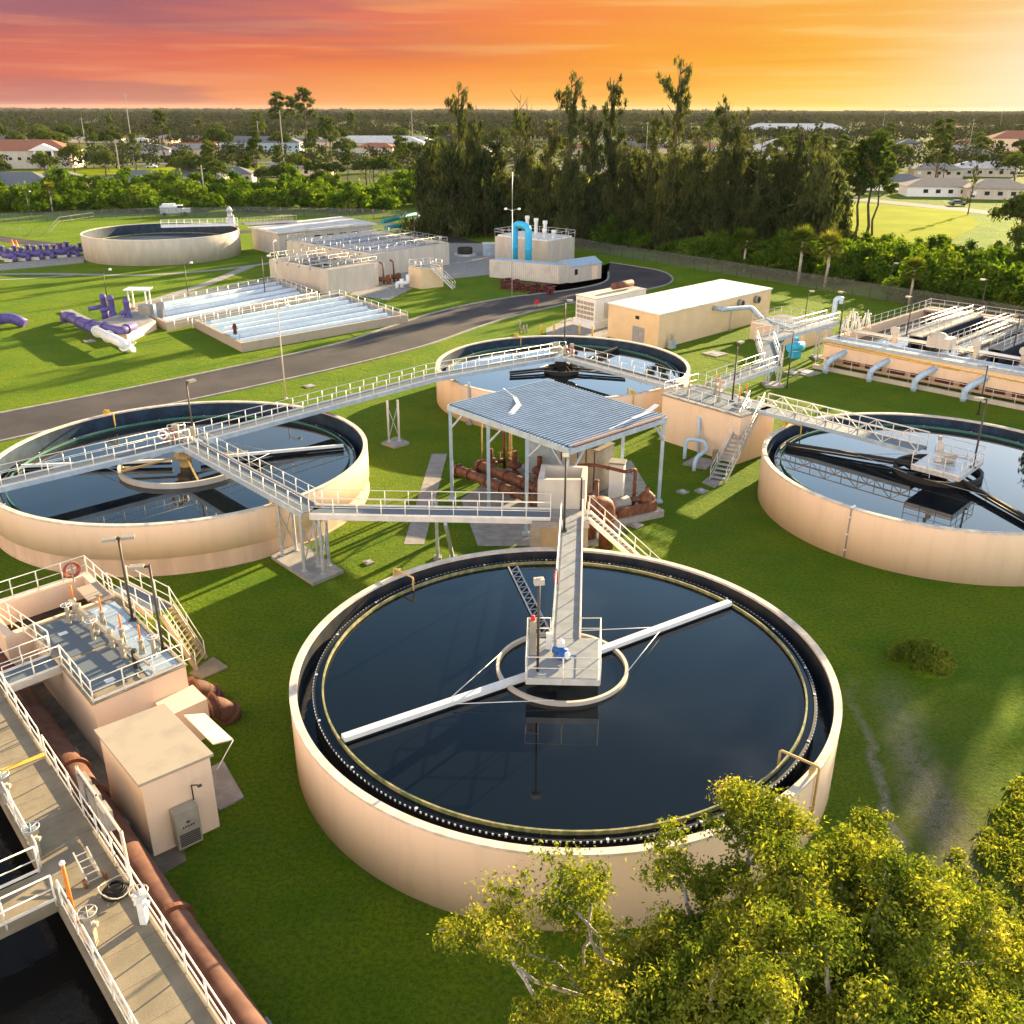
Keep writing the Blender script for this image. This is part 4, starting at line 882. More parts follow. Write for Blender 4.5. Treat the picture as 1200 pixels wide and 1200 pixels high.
for a in (4.4, 10.3, 12.4, 19.0, 21.3, 27.8, 29.8):
    b = MB(); b.prism(rbq(a, a + .8, 5.0, LB - 2.4), 3.1, 3.2); b.build('walk_grating', M['grating'], t)
    r = MB(); rail(r, [rb3(a, 5.1, 3.2), rb3(a, LB - 2.5, 3.2)], step=1.7); rail(r, [rb3(a + .8, 5.1, 3.2), rb3(a + .8, LB - 2.5, 3.2)], step=1.7); r.build('handrail', M['alu'], t)
b = MB(); b.prism(rbq(.36, LA, LB - 2.39, LB - .36), 3.05, 3.28); b.build('far_walkway', M['concrete'], t)
r = MB(); rail(r, [rb3(.5, LB - 2.4, 3.28), rb3(LA, LB - 2.4, 3.28)], step=1.7); r.build('handrail', M['alu'], t)
wq = rbq(.36, LA, 2.51, LB - 2.4); b = MB(); b.prism(wq, 2.2, 2.25); tag(b.build('water', M['water_pit']), kind='structure')
b = MB(); b.tube([rb3(.2, 3.6, 3.9), rb3(LA, 3.6, 3.9)], .17, 12); o = b.build('header_pipe', M['white_paint'], t)
for i, a in enumerate((6.3, 15.0, 19.6, 23.9)):
    p = rb3(a, 3.6, 3.3); tt = T('vent_pipe', 'grey gooseneck vent by the basin channels, %s from the left' % ('first', 'second', 'third', 'fourth')[i], 'vent', p, 'gooseneck vents on the right basins')
    MB().tube([p, p + V(0, 0, 1.7)], .3, 12).build('riser', M['cream'], tt)
    MB().tube([p + V(0, 0, 1.35) - V(.1, -.1, 0), p + V(-.35, -.35, 1.5)], .42, 14).build('hood', M['cream'], tt)
for i, (x, y) in enumerate(((967, 437), (1018, 447), (1070, 458), (1128, 470))):
    f0 = gp(x, y, 0); p1 = f0 + V(.1, .1, 1.35); p2 = f0 + V(2.3, .6, 2.35)
    pipe_run('outlet_pipe', ['leftmost', 'second from the left', 'third from the left', 'rightmost'][i] + ' pale blue elbow pipe coming out of the right basin wall', 'pipe', [f0, f0 + V(0, 0, .95), f0 + V(.45, .12, 1.45), p2], .30, M['blue_pipe'], [.35, 1.0, 2.15, 2.9], 'pale blue elbow pipes of the right basins', n=14)
t = T('yellow_conduit', 'long yellow conduit fixed along the right basin wall', 'conduit', rb3(10, -.05, 2.5))
b = MB(); b.tube([rb3(0, -.06, 3.0), rb3(22, -.06, 2.45)], .06, 6); b.tube([rb3(0, -.06, 2.75), rb3(15, -.06, 2.5)], .05, 6); b.tube([rb3(22, -.06, 2.45), rb3(22.6, -.06, 2.9)], .05, 6)
for i in range(20): b.beam(rb3(i * 1.05, -.05, 2.7 - i * .02), rb3(i * 1.05 + .4, -.05, 3.1 - i * .026), .05, .05)
b.build('pipe_body', M['yellow'], t)
p = rb3(11.3, 3.6, 3.3); t = T('equipment_cover', 'pale box cover with domed top beside the basin channels', 'cover', p)
MB().box(p + V(0, 0, .95), (2.4, 1.8, 1.1), R_(-45)).build('cover_body', M['cream'], t); MB().lathe([(0, .5), (.7, .3), (.9, 0)], p + V(-.3, .2, 1.5), 14).build('dome', M['cream'], t); b = MB(); [b.box(p + V(dx, dy, .2), (.15, .15, .5)) for dx in (-.8, .8) for dy in (-.6, .6)]; b.build('legs', M['dark'], t)
# gear between building and basins: pale walkway tangle, blue tanks, low wall
def rpx(x, y, z): return G3(x, y, z)
t = T('low_building', 'low tan walled box with pipe along the top left of the right basins', 'basin', gp(915, 410, 0))
lw = rect(G(878, 397), dA, 7.5, dB, 7); MB().prism(lw, 0, 2.1).build('wall', M['stucco'], t); r = MB(); q = [Vector((*p, 2.1)) for p in inset(lw, .1)]; rail(r, q + [q[0]], step=1.6); r.build('handrail', M['alu'], t); MB().prism(inset(lw, .3), 2.101, 2.14).build('grating', M['grating'], t)
for i, (x, y) in enumerate(((907, 402), (931, 411))):
    c0 = gp(x, y + 8, 0); t = T('blue_tank', ('left', 'right')[i] + ' bright blue barrel shaped housing under the footbridge to the basins', 'tank', c0, 'bright blue housings')
    MB().tube([c0 + V(-.9, -.5, 1.3), c0 + V(.9, .5, 1.3)], .52, 16).build('barrel', M['cyan_pipe'], t); MB().box(c0 + V(0, 0, .35), (1.2, .8, .7), .5).build('cradle', M['cyan_pipe'], t)
    MB().tube([c0 + V(0, 0, 2), c0 + V(0, 0, 2.4)], .3, 12).build('nozzle', M['cyan_pipe'], t)
for k, (x, y, lab) in enumerate(((990, 388, 'pale valve frame left among the tangle at the basin corner'), (1003, 384, 'pale valve frame mid tangle at the basin corner'), (1015, 380, 'pale valve frame right in the tangle at the basin corner'), (998, 378, 'pale valve frame at the back of the basin corner'))):
    c0 = G3(x, y + 6, 3.3); t = T('sluice_valve', lab, 'valve', c0, 'valve frames at the basin corner')
    b = MB()
    for s_ in (-.5, .5): b.beam(c0 + V(s_, 0, 0), c0 + V(s_ * .4, .2, 1.7), .09, .09); b.beam(c0 + V(s_, .7, 0), c0 + V(s_ * .4, .3, 1.7), .09, .09)
    b.build('frame', M['white_paint'], t); b = MB(); handwheel(b, c0 + V(0, .2, 1.8), .4); b.tube([c0 + V(0, .2, 0), c0 + V(0, .2, 2.2)], .07, 8); b.build('hand_wheel', M['alu'], t)
p = G3(975, 382, 3.3); t = T('vent_pipe', 'tall pale blue gooseneck vent at the basin corner', 'vent', p)
MB().tube(rounded([p, p + V(0, 0, 3.2), p + V(.8, .1, 3.2), p + V(.8, .1, 2.6)], .3), .28, 12).build('riser', M['blue_pipe'], t)
for x, y, h, lab in ((983, 395, 5.0, 'dark lamp post at the corner of the right basins'), (1062, 394, 4.4, 'dark lamp post before the basin channels'), (1148, 372, 4.6, 'tall dark lamp post behind the basin channels'), (1185, 420, 4.4, 'dark lamp post at the right edge of the basins')):
    lamp(lab, G3(x, y, 3.3), h, 2.2, arm=.4)
lamp('pale headed lamp post in front of the basins beyond the low box', Vector((*G(941, 392), 0)), 5.6, .2, arm=.4)
lamp('pale headed lamp post on the far side of the basins by the fence', Vector((*G(1040, 352), 0)), 5.6, .2, arm=.4)
lamp('double headed lamp post rising in front of the right tank water', Vector((*G(1146, 486, 0), 0)), 4.8, R_(170), arm=.4)

# ------------------------------------------------------------------ left complex: sluice basin, kiosk, pipe, walkway, pit
u = Vector((-.665, .747)); v = Vector((.69, .724)); bo = Vector((-17.95, 33.95)); BZ = 3.2
def lb(a, b): p = bo + u * a + v * b; return (p.x, p.y)      # a backwards, b to the right
def lb3(a, b, z): return Vector((*lb(a, b), z))
def lbq(a0, a1, b0, b1): return [lb(a0, b0), lb(a0, b1), lb(a1, b1), lb(a1, b0)]
t = T('sluice_basin', 'tan concrete sluice basin with grated top and white rails at left', 'basin', (*lb(5, 2), 0))
MB().prism(lbq(0, 8.6, 0, 4.3), 0, BZ - .05).build('wall', M['stucco'], t)
b = MB(); walls(b, lbq(8.601, 12.6, -1.2, 4.3), .4, 0, BZ - .05); b.build('rear_bay_wall', M['stucco'], t)
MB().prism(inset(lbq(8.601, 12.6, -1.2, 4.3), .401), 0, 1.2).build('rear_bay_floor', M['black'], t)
tag(MB().prism(inset(lbq(8.601, 12.6, -1.2, 4.3), .402), 1.7, 1.9).build('water', M['water_pit']), kind='structure')
MB().prism(inset(lbq(0, 8.6, 0, 4.3), -.08), BZ - .049, BZ).build('top_slab', M['concrete_tan'], t)
MB().prism(lbq(.75, 4.1, .25, 2.5), BZ + .001, BZ + .03).prism(lbq(4.35, 8.2, .25, 2.5), BZ + .001, BZ + .03).build('grating', M['grating'], t)
MB().prism(lbq(.3, 8.2, 2.65, 4.1), BZ + .001, BZ + .025).build('deck_plates', M['beam_blue'], t)
MB().prism(lbq(9.2, 11.0, 3.1, 4.2), BZ - .049, BZ + .05).build('rear_slab', M['roof_tan'], t)
r = MB(); rail(r, [lb3(4.0, .05, BZ), lb3(0.05, .05, BZ), lb3(.05, 4.25, BZ), lb3(4.2, 4.25, BZ)], step=1.35, r=.03); r.build('handrail', M['rail_white'], t)
r = MB(); rail(r, [lb3(5.6, .05, BZ), lb3(12.4, -1.0, BZ), lb3(12.4, 4.2, BZ), lb3(8.6, 4.25, BZ)], step=1.35, r=.03); r.build('handrail', M['rail_white'], t)
r = MB(); rail(r, [lb3(4.2, 4.25, BZ), lb3(7.2, 4.25, BZ)], step=1.35, r=.03); r.build('handrail', M['rail_white'], t)
MB().beam(lb3(.6, 2.55, BZ + .75), lb3(8.4, 2.0, BZ + .75), .16, .2).beam(lb3(.6, 2.85, BZ + .35), lb3(8.4, 2.3, BZ + .35), .1, .12).build('gate_beam', M['cabinet'], t)
for k, (a, bb) in enumerate(((1.3, 2.5), (2.6, 2.4), (3.8, 2.35), (5.6, 2.25), (7.4, 2.1))):
    MB().beam(lb3(a, bb, BZ), lb3(a, bb, BZ + 1.0), .2, .2).build('gate_post', M['dark' if k == 0 else 'cabinet'], t)
for k, (a, bb, lab) in enumerate(((2.3, 3.2, 'orange valve stem nearest the front of the left sluice basin'), (3.9, 2.9, 'second orange valve stem from the front of the left sluice basin'), (6.2, 2.8, 'third orange valve stem from the front of the left sluice basin'), (8.5, 2.2, 'orange valve stem furthest back on the left sluice basin'))):
    stem_valve(lab, lb3(a, bb, BZ + .03), .95, wheel=k != 3, group='orange valve stems of the left basin')
for k, (a, bb, lab) in enumerate(((5.2, 1.95, 'white hand wheel over the middle of the left sluice basin'), (7.6, 1.6, 'white hand wheel towards the back of the left sluice basin'), (1.7, 3.55, 'grey valve with cross handle at the front right of the left sluice basin'))):
    p = lb3(a, bb, BZ + .03); tt = T('gate_valve', lab, 'valve', p, 'hand wheels of the left basin'); MB().box(p + V(0, 0, .45), (.16, .16, .9)).box(p + V(.1, .1, .3), (.3, .12, .2)).build('yoke', M['cabinet'], tt); w = MB(); handwheel(w, p + V(0, 0, 1.0), .26); w.build('hand_wheel', M['white_paint'], tt)
for k, (a, bb, lab) in enumerate(((1.2, 1.2, 'white notice plate on the front grating of the left basin'), (6.8, 1.0, 'white notice plate on the rear grating of the left basin'), (5.0, 3.4, 'white notice plate on the deck near the lamp posts'))):
    p = lb3(a, bb, BZ + .035); tt = MB().box(p, (.42, .3, .012), .8).build('notice_plate', M['white_paint']); tag(tt, lab, 'plate', 'white plates on the left basin')
hose_reel('reddish brown hose coil at the rear rail of the left sluice basin', lb3(11.9, 3.3, BZ), .45, 'hose', .7)
p = lb3(.5, 2.6, BZ + .03); tt = T('hose_coil', 'pale thin hose lying in a loop at the front of the left basin', 'hose', p); b = MB(); b.tube([p + V(.34 * math.cos(a), .34 * math.sin(a), .02) for a in [2 * math.pi * i / 18 for i in range(19)]] + [p + V(.9, .6, .02), p + V(1.6, 1.3, .02)], .018, 5); b.build('hose', M['cream'], tt)
hd_ = math.atan2(-.7, -.7)
p = lb3(5.6, 4.05, BZ); lamp('tall brown twin headed lamp post at the rear of the left sluice basin', p, 4.6, math.atan2(.35, 1), double=True, arm=.25)
p = lb3(1.9, 4.05, BZ); lamp('brown single headed lamp post nearer the front of the left sluice basin', p, 4.5, R_(190), arm=.5)
# side landing and stairs
walkway('stair_landing', 'narrow railed landing running from the left sluice basin rear to the stair head', 'platform', [lb3(9.6, 4.9, BZ), lb3(5.6, 5.6, BZ)], 1.1, deckm='grating', railm='rail_white', beamm='stucco_yellow')
ls = stairs('stairs', 'steel stairs with yellow step edges going down beside the left sluice basin', 'stairs', G3(236, 778, .1), lb3(5.4, 5.75, BZ), 1.15, 'deck', 'rail_white', 'cabinet', nosem='yellow', nstep=11)
o = MB().prism([G(222, 790), G(237, 797), G(268, 783), G(250, 771)], 0, .09).build('stair_pad', M['concrete_tan']); tag(o, 'tan concrete pad at the foot of the yellow edged stairs', 'pad')
pt = M['pipe_terra']
pipe_run('elbow_pipe', 'upper terracotta pipe elbow poking out of the left basin side', 'pipe', [lb3(1.2, 3.9, 1.0), lb3(1.1, 5.2, 1.0), lb3(.9, 5.9, .0)], .48, pt, [.85, 1.7], 'terracotta elbows beside the left basin', n=18)
pipe_run('elbow_pipe', 'lower terracotta pipe elbow next to the tan block', 'pipe', [lb3(-.7, 3.6, 1.0), lb3(-.8, 5.2, 1.0), lb3(-1.0, 5.9, .0)], .48, pt, [.7, .95, 1.7], 'terracotta elbows beside the left basin', n=18)
o = MB().prism(lbq(-1.5, -.001, 2.6, 4.5), 0, 2.0).build('concrete_block', M['stucco']); tag(o, 'plain tan concrete block against the front of the left sluice basin', 'block')
# kiosk
kz = 3.6; kp = [G(110, 855, kz), G(162, 920, kz), G(250, 883, kz), G(192, 824, kz)]
t = T('control_building', 'small tan flat roofed building with wall air conditioner at lower left', 'building', (kp[1][0], kp[1][1], 0))
MB().prism(inset(kp, .12), 0, kz - .12).build('wall', M['stucco'], t); MB().prism(kp, kz - .12, kz).build('roof', M['roof_tan'], t)
k1, k2 = Vector(kp[1]), Vector(kp[2]); kd = (k2 - k1).normalized(); kn = Vector((kd.y, -kd.x))
ka = math.atan2(kd.y, kd.x); pa = k1 + kd * 1.42 + kn * .18
a_ = MB().box((pa.x, pa.y, 1.05), (.95, .5, 1.7), ka).build('air_conditioner', M['cabinet'], t)
p2_ = pa + kn * .26; b = MB()
for i in range(7): b.box((p2_.x, p2_.y, .35 + i * .085), (.8, .03, .04), ka)
b.build('grille', M['dark'], a_)
b = MB(); [b.box((p2_.x + kd.x * (i - 2) * .1, p2_.y + kd.y * (i - 2) * .1, 1.18), (.05, .03, .06), ka) for i in range(5)]; b.box((p2_.x, p2_.y, 1.38), (.12, .03, .08), ka); b.build('vents', M['dark'], a_)
q_ = k1 + kd * 1.9 + kn * .0; MB().tube([V(q_.x, q_.y, 1.9), V(q_.x, q_.y, 2.6), V(q_.x + kn.x * .3 + .15, q_.y + kn.y * .3, 2.8)], .028, 6).box((q_.x + kn.x * .35 + .2, q_.y + kn.y * .35, 2.8), (.16, .12, .06), ka).build('wall_lamp', M['dark'], t)
# awning over its door on the right
a0, a1 = Vector(G(216, 840, 3.1)), Vector(G(250, 874, 3.1)); e0, e1 = Vector(G(239, 830, 3.25)), Vector(G(273, 866, 3.0))
MB().add([V(a0.x, a0.y, 3.2), V(a1.x, a1.y, 3.2), V(e1.x, e1.y, 3.0), V(e0.x, e0.y, 3.0), V(a0.x, a0.y, 3.14), V(a1.x, a1.y, 3.14), V(e1.x, e1.y, 2.94), V(e0.x, e0.y, 2.94)], [(0, 1, 2, 3), (7, 6, 5, 4), (0, 4, 5, 1), (1, 5, 6, 2), (2, 6, 7, 3), (3, 7, 4, 0)]).build('awning', M['cream'], t)
MB().tube([V(e1.x, e1.y, 2.95), V(a1.x, a1.y, 1.9)], .02, 5).build('awning_stay', M['white_paint'], t)
o = MB().prism([G(248, 900), G(262, 893), G(286, 935), G(258, 950), G(248, 945)], 0, .08).build('door_slab', M['concrete']); tag(o, 'grey concrete slab at the door of the small tan building', 'slab')
# concrete yard between
sheet('paved_yard', [lb(12, -4.6), lb(-8, -4.6), lb(-8, .2), lb(-4.5, 1.2), lb(-1, .5), lb(13, .3)], .03, M['concrete_dark'])
# walkway over the aeration tank
wd = Vector((.656, -.755)); wn = Vector((.755, .656)); wo = Vector((-20.8, 33.4)) ; WZ = 3.0
def wp(a, b, z=WZ): p = wo + wd * a + wn * b; return Vector((p.x, p.y, z))
def wq_(a0, a1, b0, b1): return [tuple(wp(a0, b0)[:2]), tuple(wp(a1, b0)[:2]), tuple(wp(a1, b1)[:2]), tuple(wp(a0, b1)[:2])]
t = T('aeration_tank', 'dark rectangular aeration tank with concrete walkway at the lower left corner', 'basin', tuple(wp(6, -1, 0)))
b = MB(); b.prism(wq_(-7, 30, -2.15, 0), WZ - .5, WZ); b.build('walkway_slab', M['concrete_tan'], t)
b = MB()
for i in range(22): b.prism(wq_(-6 + i * 1.5, -5.985 + i * 1.5, -2.13, -.02), WZ, WZ + .004)
b.build('slab_joints', M['concrete_dark'], t)
b = MB(); b.prism(wq_(-6.9, 29.9, -.30, -.06), 0, WZ - .501); b.build('wall', M['concrete_dark'], t)
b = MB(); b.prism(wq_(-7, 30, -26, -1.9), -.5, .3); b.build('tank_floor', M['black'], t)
tag(MB().prism(wq_(-7, 30, -26, -.31), .9, 1.0).build('water', M['water_pit']), kind='structure')
o = MB().prism(wq_(3.35, 3.6, -2.1, -.04), WZ + .004, WZ + .03).build('step_edge', M['yellow'], t)
cd = Vector((-.70, -.715))
c0_, c1_ = wp(10.1, -2.15), wp(10.1, -2.15) + Vector((*cd, 0)) * 22
def crs(a, b, z=WZ): p = wp(10.0, -2.15); q = Vector((wd.x, wd.y)) ; return Vector((p.x - wn.x * a + wd.x * b, p.y - wn.y * a + wd.y * b, z))
MB().prism([tuple(crs(0, 0)[:2]), tuple(crs(22, 0)[:2]), tuple(crs(22, 1.6)[:2]), tuple(crs(0, 1.6)[:2])], WZ - .5, WZ - .003).build('cross_walkway', M['concrete_tan'], t)
for s_, pts in enumerate(([wp(-6.5, -.08), wp(3.2, -.08)], [wp(3.7, -.08), wp(29, -.08)], [wp(-6.5, -2.05), wp(9.8, -2.05)], [wp(12.0, -2.05), wp(29, -2.05)], [crs(0, -.05), crs(21, -.05)], [crs(0, 1.65), crs(21, 1.65)])):
    r = MB(); rail(r, pts, step=1.5, r=.03); r.build('handrail', M['rail_white'], t)
# small linking bridge to the sluice basin
walkway('footbridge', 'short grated bridge linking the lower left walkway with the sluice basin', 'footbridge', [wp(-3.05, .0, WZ + .1), lb3(4.75, .0, WZ + .1)], 1.3, railm='rail_white', beamm='cream')
pc_ = [wp(-9, .85, 1.2), wp(32, .85, 1.2)]
pipe_run('big_pipe', 'wide terracotta pipeline with flanges running beside the lower left walkway', 'pipe', pc_, .62, pt, [], n=28)
t = bpy.data.objects['big_pipe']
for a in (2.9, 5.1, 13.2, 22): 
    f = MB(); p = wp(a, .85, 1.2); d = Vector((*wd, 0)); f.tube([p - d * .09, p + d * .09], .76, 28, smooth=False); f.build('flange', M['pipe_brown'], t)
b = MB(); [b.prism(wq_(a, a + .5, .5, 1.8), 0, .5) for a in (0, 6, 12, 18, 24)]; b.build('pipe_saddle', M['concrete'], t)
# panel board
t = T('panel_rack', 'white rack with three grey electrical boxes beside the big pipe', 'electrical rack', tuple(wp(9, .35, 0)))
b = MB()
for a in (6.9, 9.0, 11.4): b.beam(wp(a, .25, 0), wp(a, .25, 4.3), .09, .09, (1, 0, 0))
b.beam(wp(6.9, .25, 4.25), wp(11.4, .25, 4.25), .08, .1); b.beam(wp(6.9, .25, 3.3), wp(11.4, .25, 3.3), .06, .08); b.build('frame', M['cream'], t)
for a in (7.5, 8.5, 9.6):
    p = wp(a, .3, 3.72); MB().box(p, (.72, .3, .85), math.atan2(wd.y, wd.x)).build('electrical_box', M['concrete'], t)
MB().prism(wq_(7.0, 8.9, .28, .30), 2.2, 4.2).build('back_board', M['cream'], t)
for k, (a, lab) in enumerate(((4.6, 'rust red post with white cap on the left rail of the lower left walkway'), (13.0, 'orange post with white cap by the cross walkway at lower left'))):
    p = wp(a, -1.95); tt = T('marker_post', lab, 'post', p, 'capped posts on the lower left walkway'); MB().tube([p, p + V(0, 0, 2.4)], .06, 8).build('post', M['orange'] if k else M['pipe_brown'], tt); MB().lathe([(0, .1), (.08, .08), (.09, 0)], p + V(0, 0, 2.4), 10).build('cap', M['white_paint'], tt)
p = wp(11.7, -.9); t = T('hand_truck', 'small two wheeled hand truck wound with rope parked on the walkway', 'hand truck', p)
b = MB()
for s_ in (-.22, .22): b.beam(p + Vector((*wn, 0)) * s_ + V(0, 0, .15), p + Vector((*wn, 0)) * s_ - Vector((*wd, 0)) * 1.3 + V(0, 0, .5), .05, .05)
for k in range(5): b.beam(p + Vector((*wn, 0)) * -.22 - Vector((*wd, 0)) * .28 * k + V(0, 0, .17 + .07 * k), p + Vector((*wn, 0)) * .22 - Vector((*wd, 0)) * .28 * k + V(0, 0, .17 + .07 * k), .03, .03)
b.build('frame', M['cream'], t)
for s_ in (-.32, .32): q_ = p + Vector((*wn, 0)) * s_ + V(0, 0, .16); MB().tube([q_ - Vector((*wn, 0)) * .04, q_ + Vector((*wn, 0)) * .04], .16, 14, smooth=False).build('wheel', M['rust'], t)
p = wp(12.6, -.55); t = T('cable_reel', 'coil of dark cable in a pale hoop on the lower left walkway', 'cable coil', p)
b = MB()
for k in range(5): b.tube([p + V((.42 - .05 * k) * math.cos(a), (.42 - .05 * k) * math.sin(a), .08 + .06 * k) for a in [2 * math.pi * i / 18 for i in range(19)]], .035, 5, cap=False)
b.build('cable', M['black'], t); MB().tube([p + V(.5 * math.cos(a), .5 * math.sin(a), .3 + .12 * math.sin(a * 2)) for a in [2 * math.pi * i / 18 for i in range(19)]], .025, 5, cap=False).build('hoop', M['cream'], t)
for k, (a, b0_, lab) in enumerate(((5.6, -2.0, 'pale blue valve head on the left rail of the lower left walkway'), (9.2, -2.0, 'pale valve head at the rail corner above the cross walkway'), (14.2, -1.8, 'pale hand wheel by the orange post on the lower left walkway'), (14.4, -.3, 'white motor clamped to the right rail of the lower left walkway'))):
    p = wp(a, b0_); tt = T('gate_valve', lab, 'valve', p, 'valve heads on the lower left walkway'); MB().box(p + V(0, 0, .5), (.22, .22, 1.0)).box(p + V(0, 0, 1.1), (.4, .26, .24), .9).tube([p + V(-.2, 0, .8), p + V(.25, 0, .8)], .09, 8).build('yoke', M['cabinet'] if k < 3 else M['white_paint'], tt); w = MB(); handwheel(w, p + V(0, 0, 1.3), .28); w.build('hand_wheel', M['beam_blue'] if k < 2 else M['cream'], tt)

# ------------------------------------------------------------------ middle distance buildings and tanks
def box_building(name, label, cat, pts, h, wallm, roofm, over=.15, rt=.18):
    t = T(name, label, cat, (pts[0][0], pts[0][1], 0)); MB().prism(pts, 0, h - rt).build('wall', wallm, t); MB().prism(inset(pts, -over), h - rt + .003, h).build('roof', roofm, t); return t
d1 = Vector((17.6, 17.8)).normalized(); d2 = Vector((-5.2, 7.0)).normalized()
ob = rect((17.5, 112.6), d1, 25.5, d2, 9.0)
t = box_building('utility_building', 'long low tan building with bright flat roof and grey door', 'building', ob, 4.3, M['stucco_yellow'], M['white_roof'])
def on(p, d, s, n=.02): q_ = Vector(p) + d * s; return q_
nrm = Vector((-d1.x, -d1.y)); p = Vector((17.5, 112.6)) + d2 * 3.4 + nrm * .03
b = MB()
for s_ in (-.52, .52): q_ = p + d2 * s_; b.box((q_.x, q_.y, 1.1), (1.0, .08, 2.2), math.atan2(d2.y, d2.x))
b.build('door', M['grey_door'], t); q_ = p + d2 * .3; MB().box((q_.x, q_.y, 3.3), (.6, .1, .4), math.atan2(d2.y, d2.x)).build('wall_vent', M['dark'], t)
n2 = Vector((d1.y, -d1.x)); al = math.atan2(d1.y, d1.x)
for s_ in (17.5, 21.5):
    q_ = Vector((17.5, 112.6)) + d1 * s_; q2 = q_ + n2 * .6; f = MB().tube([V(q_.x, q_.y, 3.3), V(q2.x, q2.y, 3.3)], .5, 16).build('fan', M['concrete'], t); q3 = q_ + n2 * .605; MB().tube([V(q2.x, q2.y, 3.3), V(q2.x + n2.x * .02, q2.y + n2.y * .02, 3.3)], .38, 16).build('fan_opening', M['dark'], f)
p = gp(787, 408, 0); tt = T('pump', 'small grey blue pump stand by the corner of the long tan building', 'pump', p); MB().box(p + V(0, 0, .5), (.9, .6, 1.0), .8).build('casing', M['beam_blue'], tt); MB().lathe([(.15, 0), (.15, .4), (.25, .5), (.25, .7), (0, .8)], p + V(0, 0, 1.0), 10).build('motor_body', M['cabinet'], tt)
q0 = Vector((17.5, 112.6)) + d1 * 11.5
pipe_run('steel_pipe', 'grey pipe leaving the long tan building on a post and bending down to the basins', 'pipe', [V(q0.x, q0.y, 3.5), V(q0.x + n2.x * 1.5, q0.y + n2.y * 1.5, 3.5), G3(880, 360, 3.2), G3(893, 374, 1.8), G3(930, 388, 2.4), G3(970, 383, 3.4)], .3, M['beam_blue'], [.9, 2.2], n=12)
p = gp(855, 387, 0); o = T('pipe_support', 'thin grey post holding the pipe beside the long tan building', 'post', p); MB().beam(p, p + V(0, 0, 3.2), .15, .15, (1, 0, 0)).build('post', M['steel'], o); MB().box(p + V(0, 0, .1), (.5, .5, .2)).build('footing', M['concrete'], o)
# generator
t = T('generator', 'white outdoor generator housing with louvred front and brown silencer on top', 'generator', (10.8, 122.9, 0))
gq = rect((10.8, 124.0), d1, 10.8, d2, 3.9); MB().prism(inset(gq, -.25), 0, .9).build('plinth', M['white_paint'], t); MB().prism(gq, .901, 3.9).build('housing_body', M['white_paint'], t)
MB().prism(inset(gq, -.1), 3.901, 4.0).build('roof', M['cream'], t)
b = MB(); aa = math.atan2(d2.y, d2.x)
for i in range(5):
    for j in range(4): q_ = Vector((10.8, 124.0)) + d2 * (.55 + i * .7) - d1 * .05; b.box((q_.x, q_.y, 1.3 + j * .62), (.5, .08, .42), aa)
b.build('louvre', M['cabinet'], t)
q_ = Vector((10.8, 124.0)) + d1 * 5.5 + d2 * 1.8; MB().tube([V(q_.x, q_.y, 4.7), V(q_.x + d1.x * 4, q_.y + d1.y * 4, 4.7)], .48, 14).build('silencer', M['pipe_terra'], t)
b = MB(); q_ = Vector((10.8, 124.0)) - Vector((d2.x, d2.y)) * .03
for s_ in (2.5, 6.2): w_ = q_ + d1 * s_; b.box((w_.x, w_.y, 2.2), (1.3, .08, 2.0), al)
b.build('door', M['cream'], t)
# yellow bollards
for i, (x, y) in enumerate(((634, 392), (649, 391), (679, 393), (694, 395), (681, 372))):
    p = gp(x, y, 0); tt = T('bollard', ('first', 'second', 'third', 'fourth', 'fifth')[i] + ' yellow bollard from the left near the white generator' if i < 4 else 'yellow bollard right against the generator front', 'bollard', p, 'yellow bollards by the generator'); MB().tube([p, p + V(0, 0, 1.3)], .12, 10).build('post', M['yellow'], tt); MB().lathe([(0, .08), (.1, .05), (.12, 0)], p + V(0, 0, 1.3), 10).build('cap', M['yellow'], tt)
p = gp(609, 390, 0); tt = T('hydrant_pipes', 'small cluster of grey standpipes by the road verge', 'standpipe', p); b = MB(); [b.tube([p + V(dx, 0, 0), p + V(dx, 0, h_)], .09, 8) for dx, h_ in ((0, 1.6), (.5, 1.0), (.9, 1.1))]; b.build('pipe_body', M['concrete'], tt); MB().tube([p + V(0, 0, .5), p + V(.9, 0, .5)], .07, 6).build('cross_pipe', M['concrete'], tt)
for i, (x, y, lab) in enumerate(((629, 362, 'small red sign stand on the grass edge by the road'), (690, 328, 'small red sign stand beside the grey shed'))):
    p = gp(x, y, 0); tt = T('sign', lab, 'sign', p); MB().beam(p, p + V(0, 0, .8), .06, .06, (1, 0, 0)).build('post', M['dark'], tt); MB().box(p + V(0, 0, 1.0), (.6, .05, .6)).build('panel', M['red'], tt)
# container, shed, tanks behind
cq = rect(G(655, 334), (Vector(G(574, 326)) - Vector(G(655, 334))), 13.4, Vector((.75, .66)), 2.6)
t = T('shipping_container', 'long pale shipping container with its doors at the right end', 'container', (*G(655, 334), 0)); MB().prism(cq, .15, 3.1).build('container_body', M['cream'], t)
cd0 = (Vector(cq[1]) - Vector(cq[0])); cl = cd0.length; cd0.normalize(); cn = Vector((-.66, -.75)); ca = math.atan2(cd0.y, cd0.x)
b = MB()
for i in range(34): q_ = Vector(cq[0]) + cd0 * (.3 + i * .385) + Vector((cd0.y, -cd0.x)) * (-.02 if (Vector((cd0.y, -cd0.x)).dot(Vector((.75, .66))) > 0) else .02); b.box((q_.x, q_.y, 1.62), (.18, .06, 2.7), ca)
b.build('corrugation', M['white_roof'], t); MB().prism(inset(cq, .03), 3.101, 3.16).build('roof', M['beam_blue'], t)
e0 = Vector(cq[0]); e1 = Vector(cq[3]); ed = (e1 - e0).normalized(); b = MB()
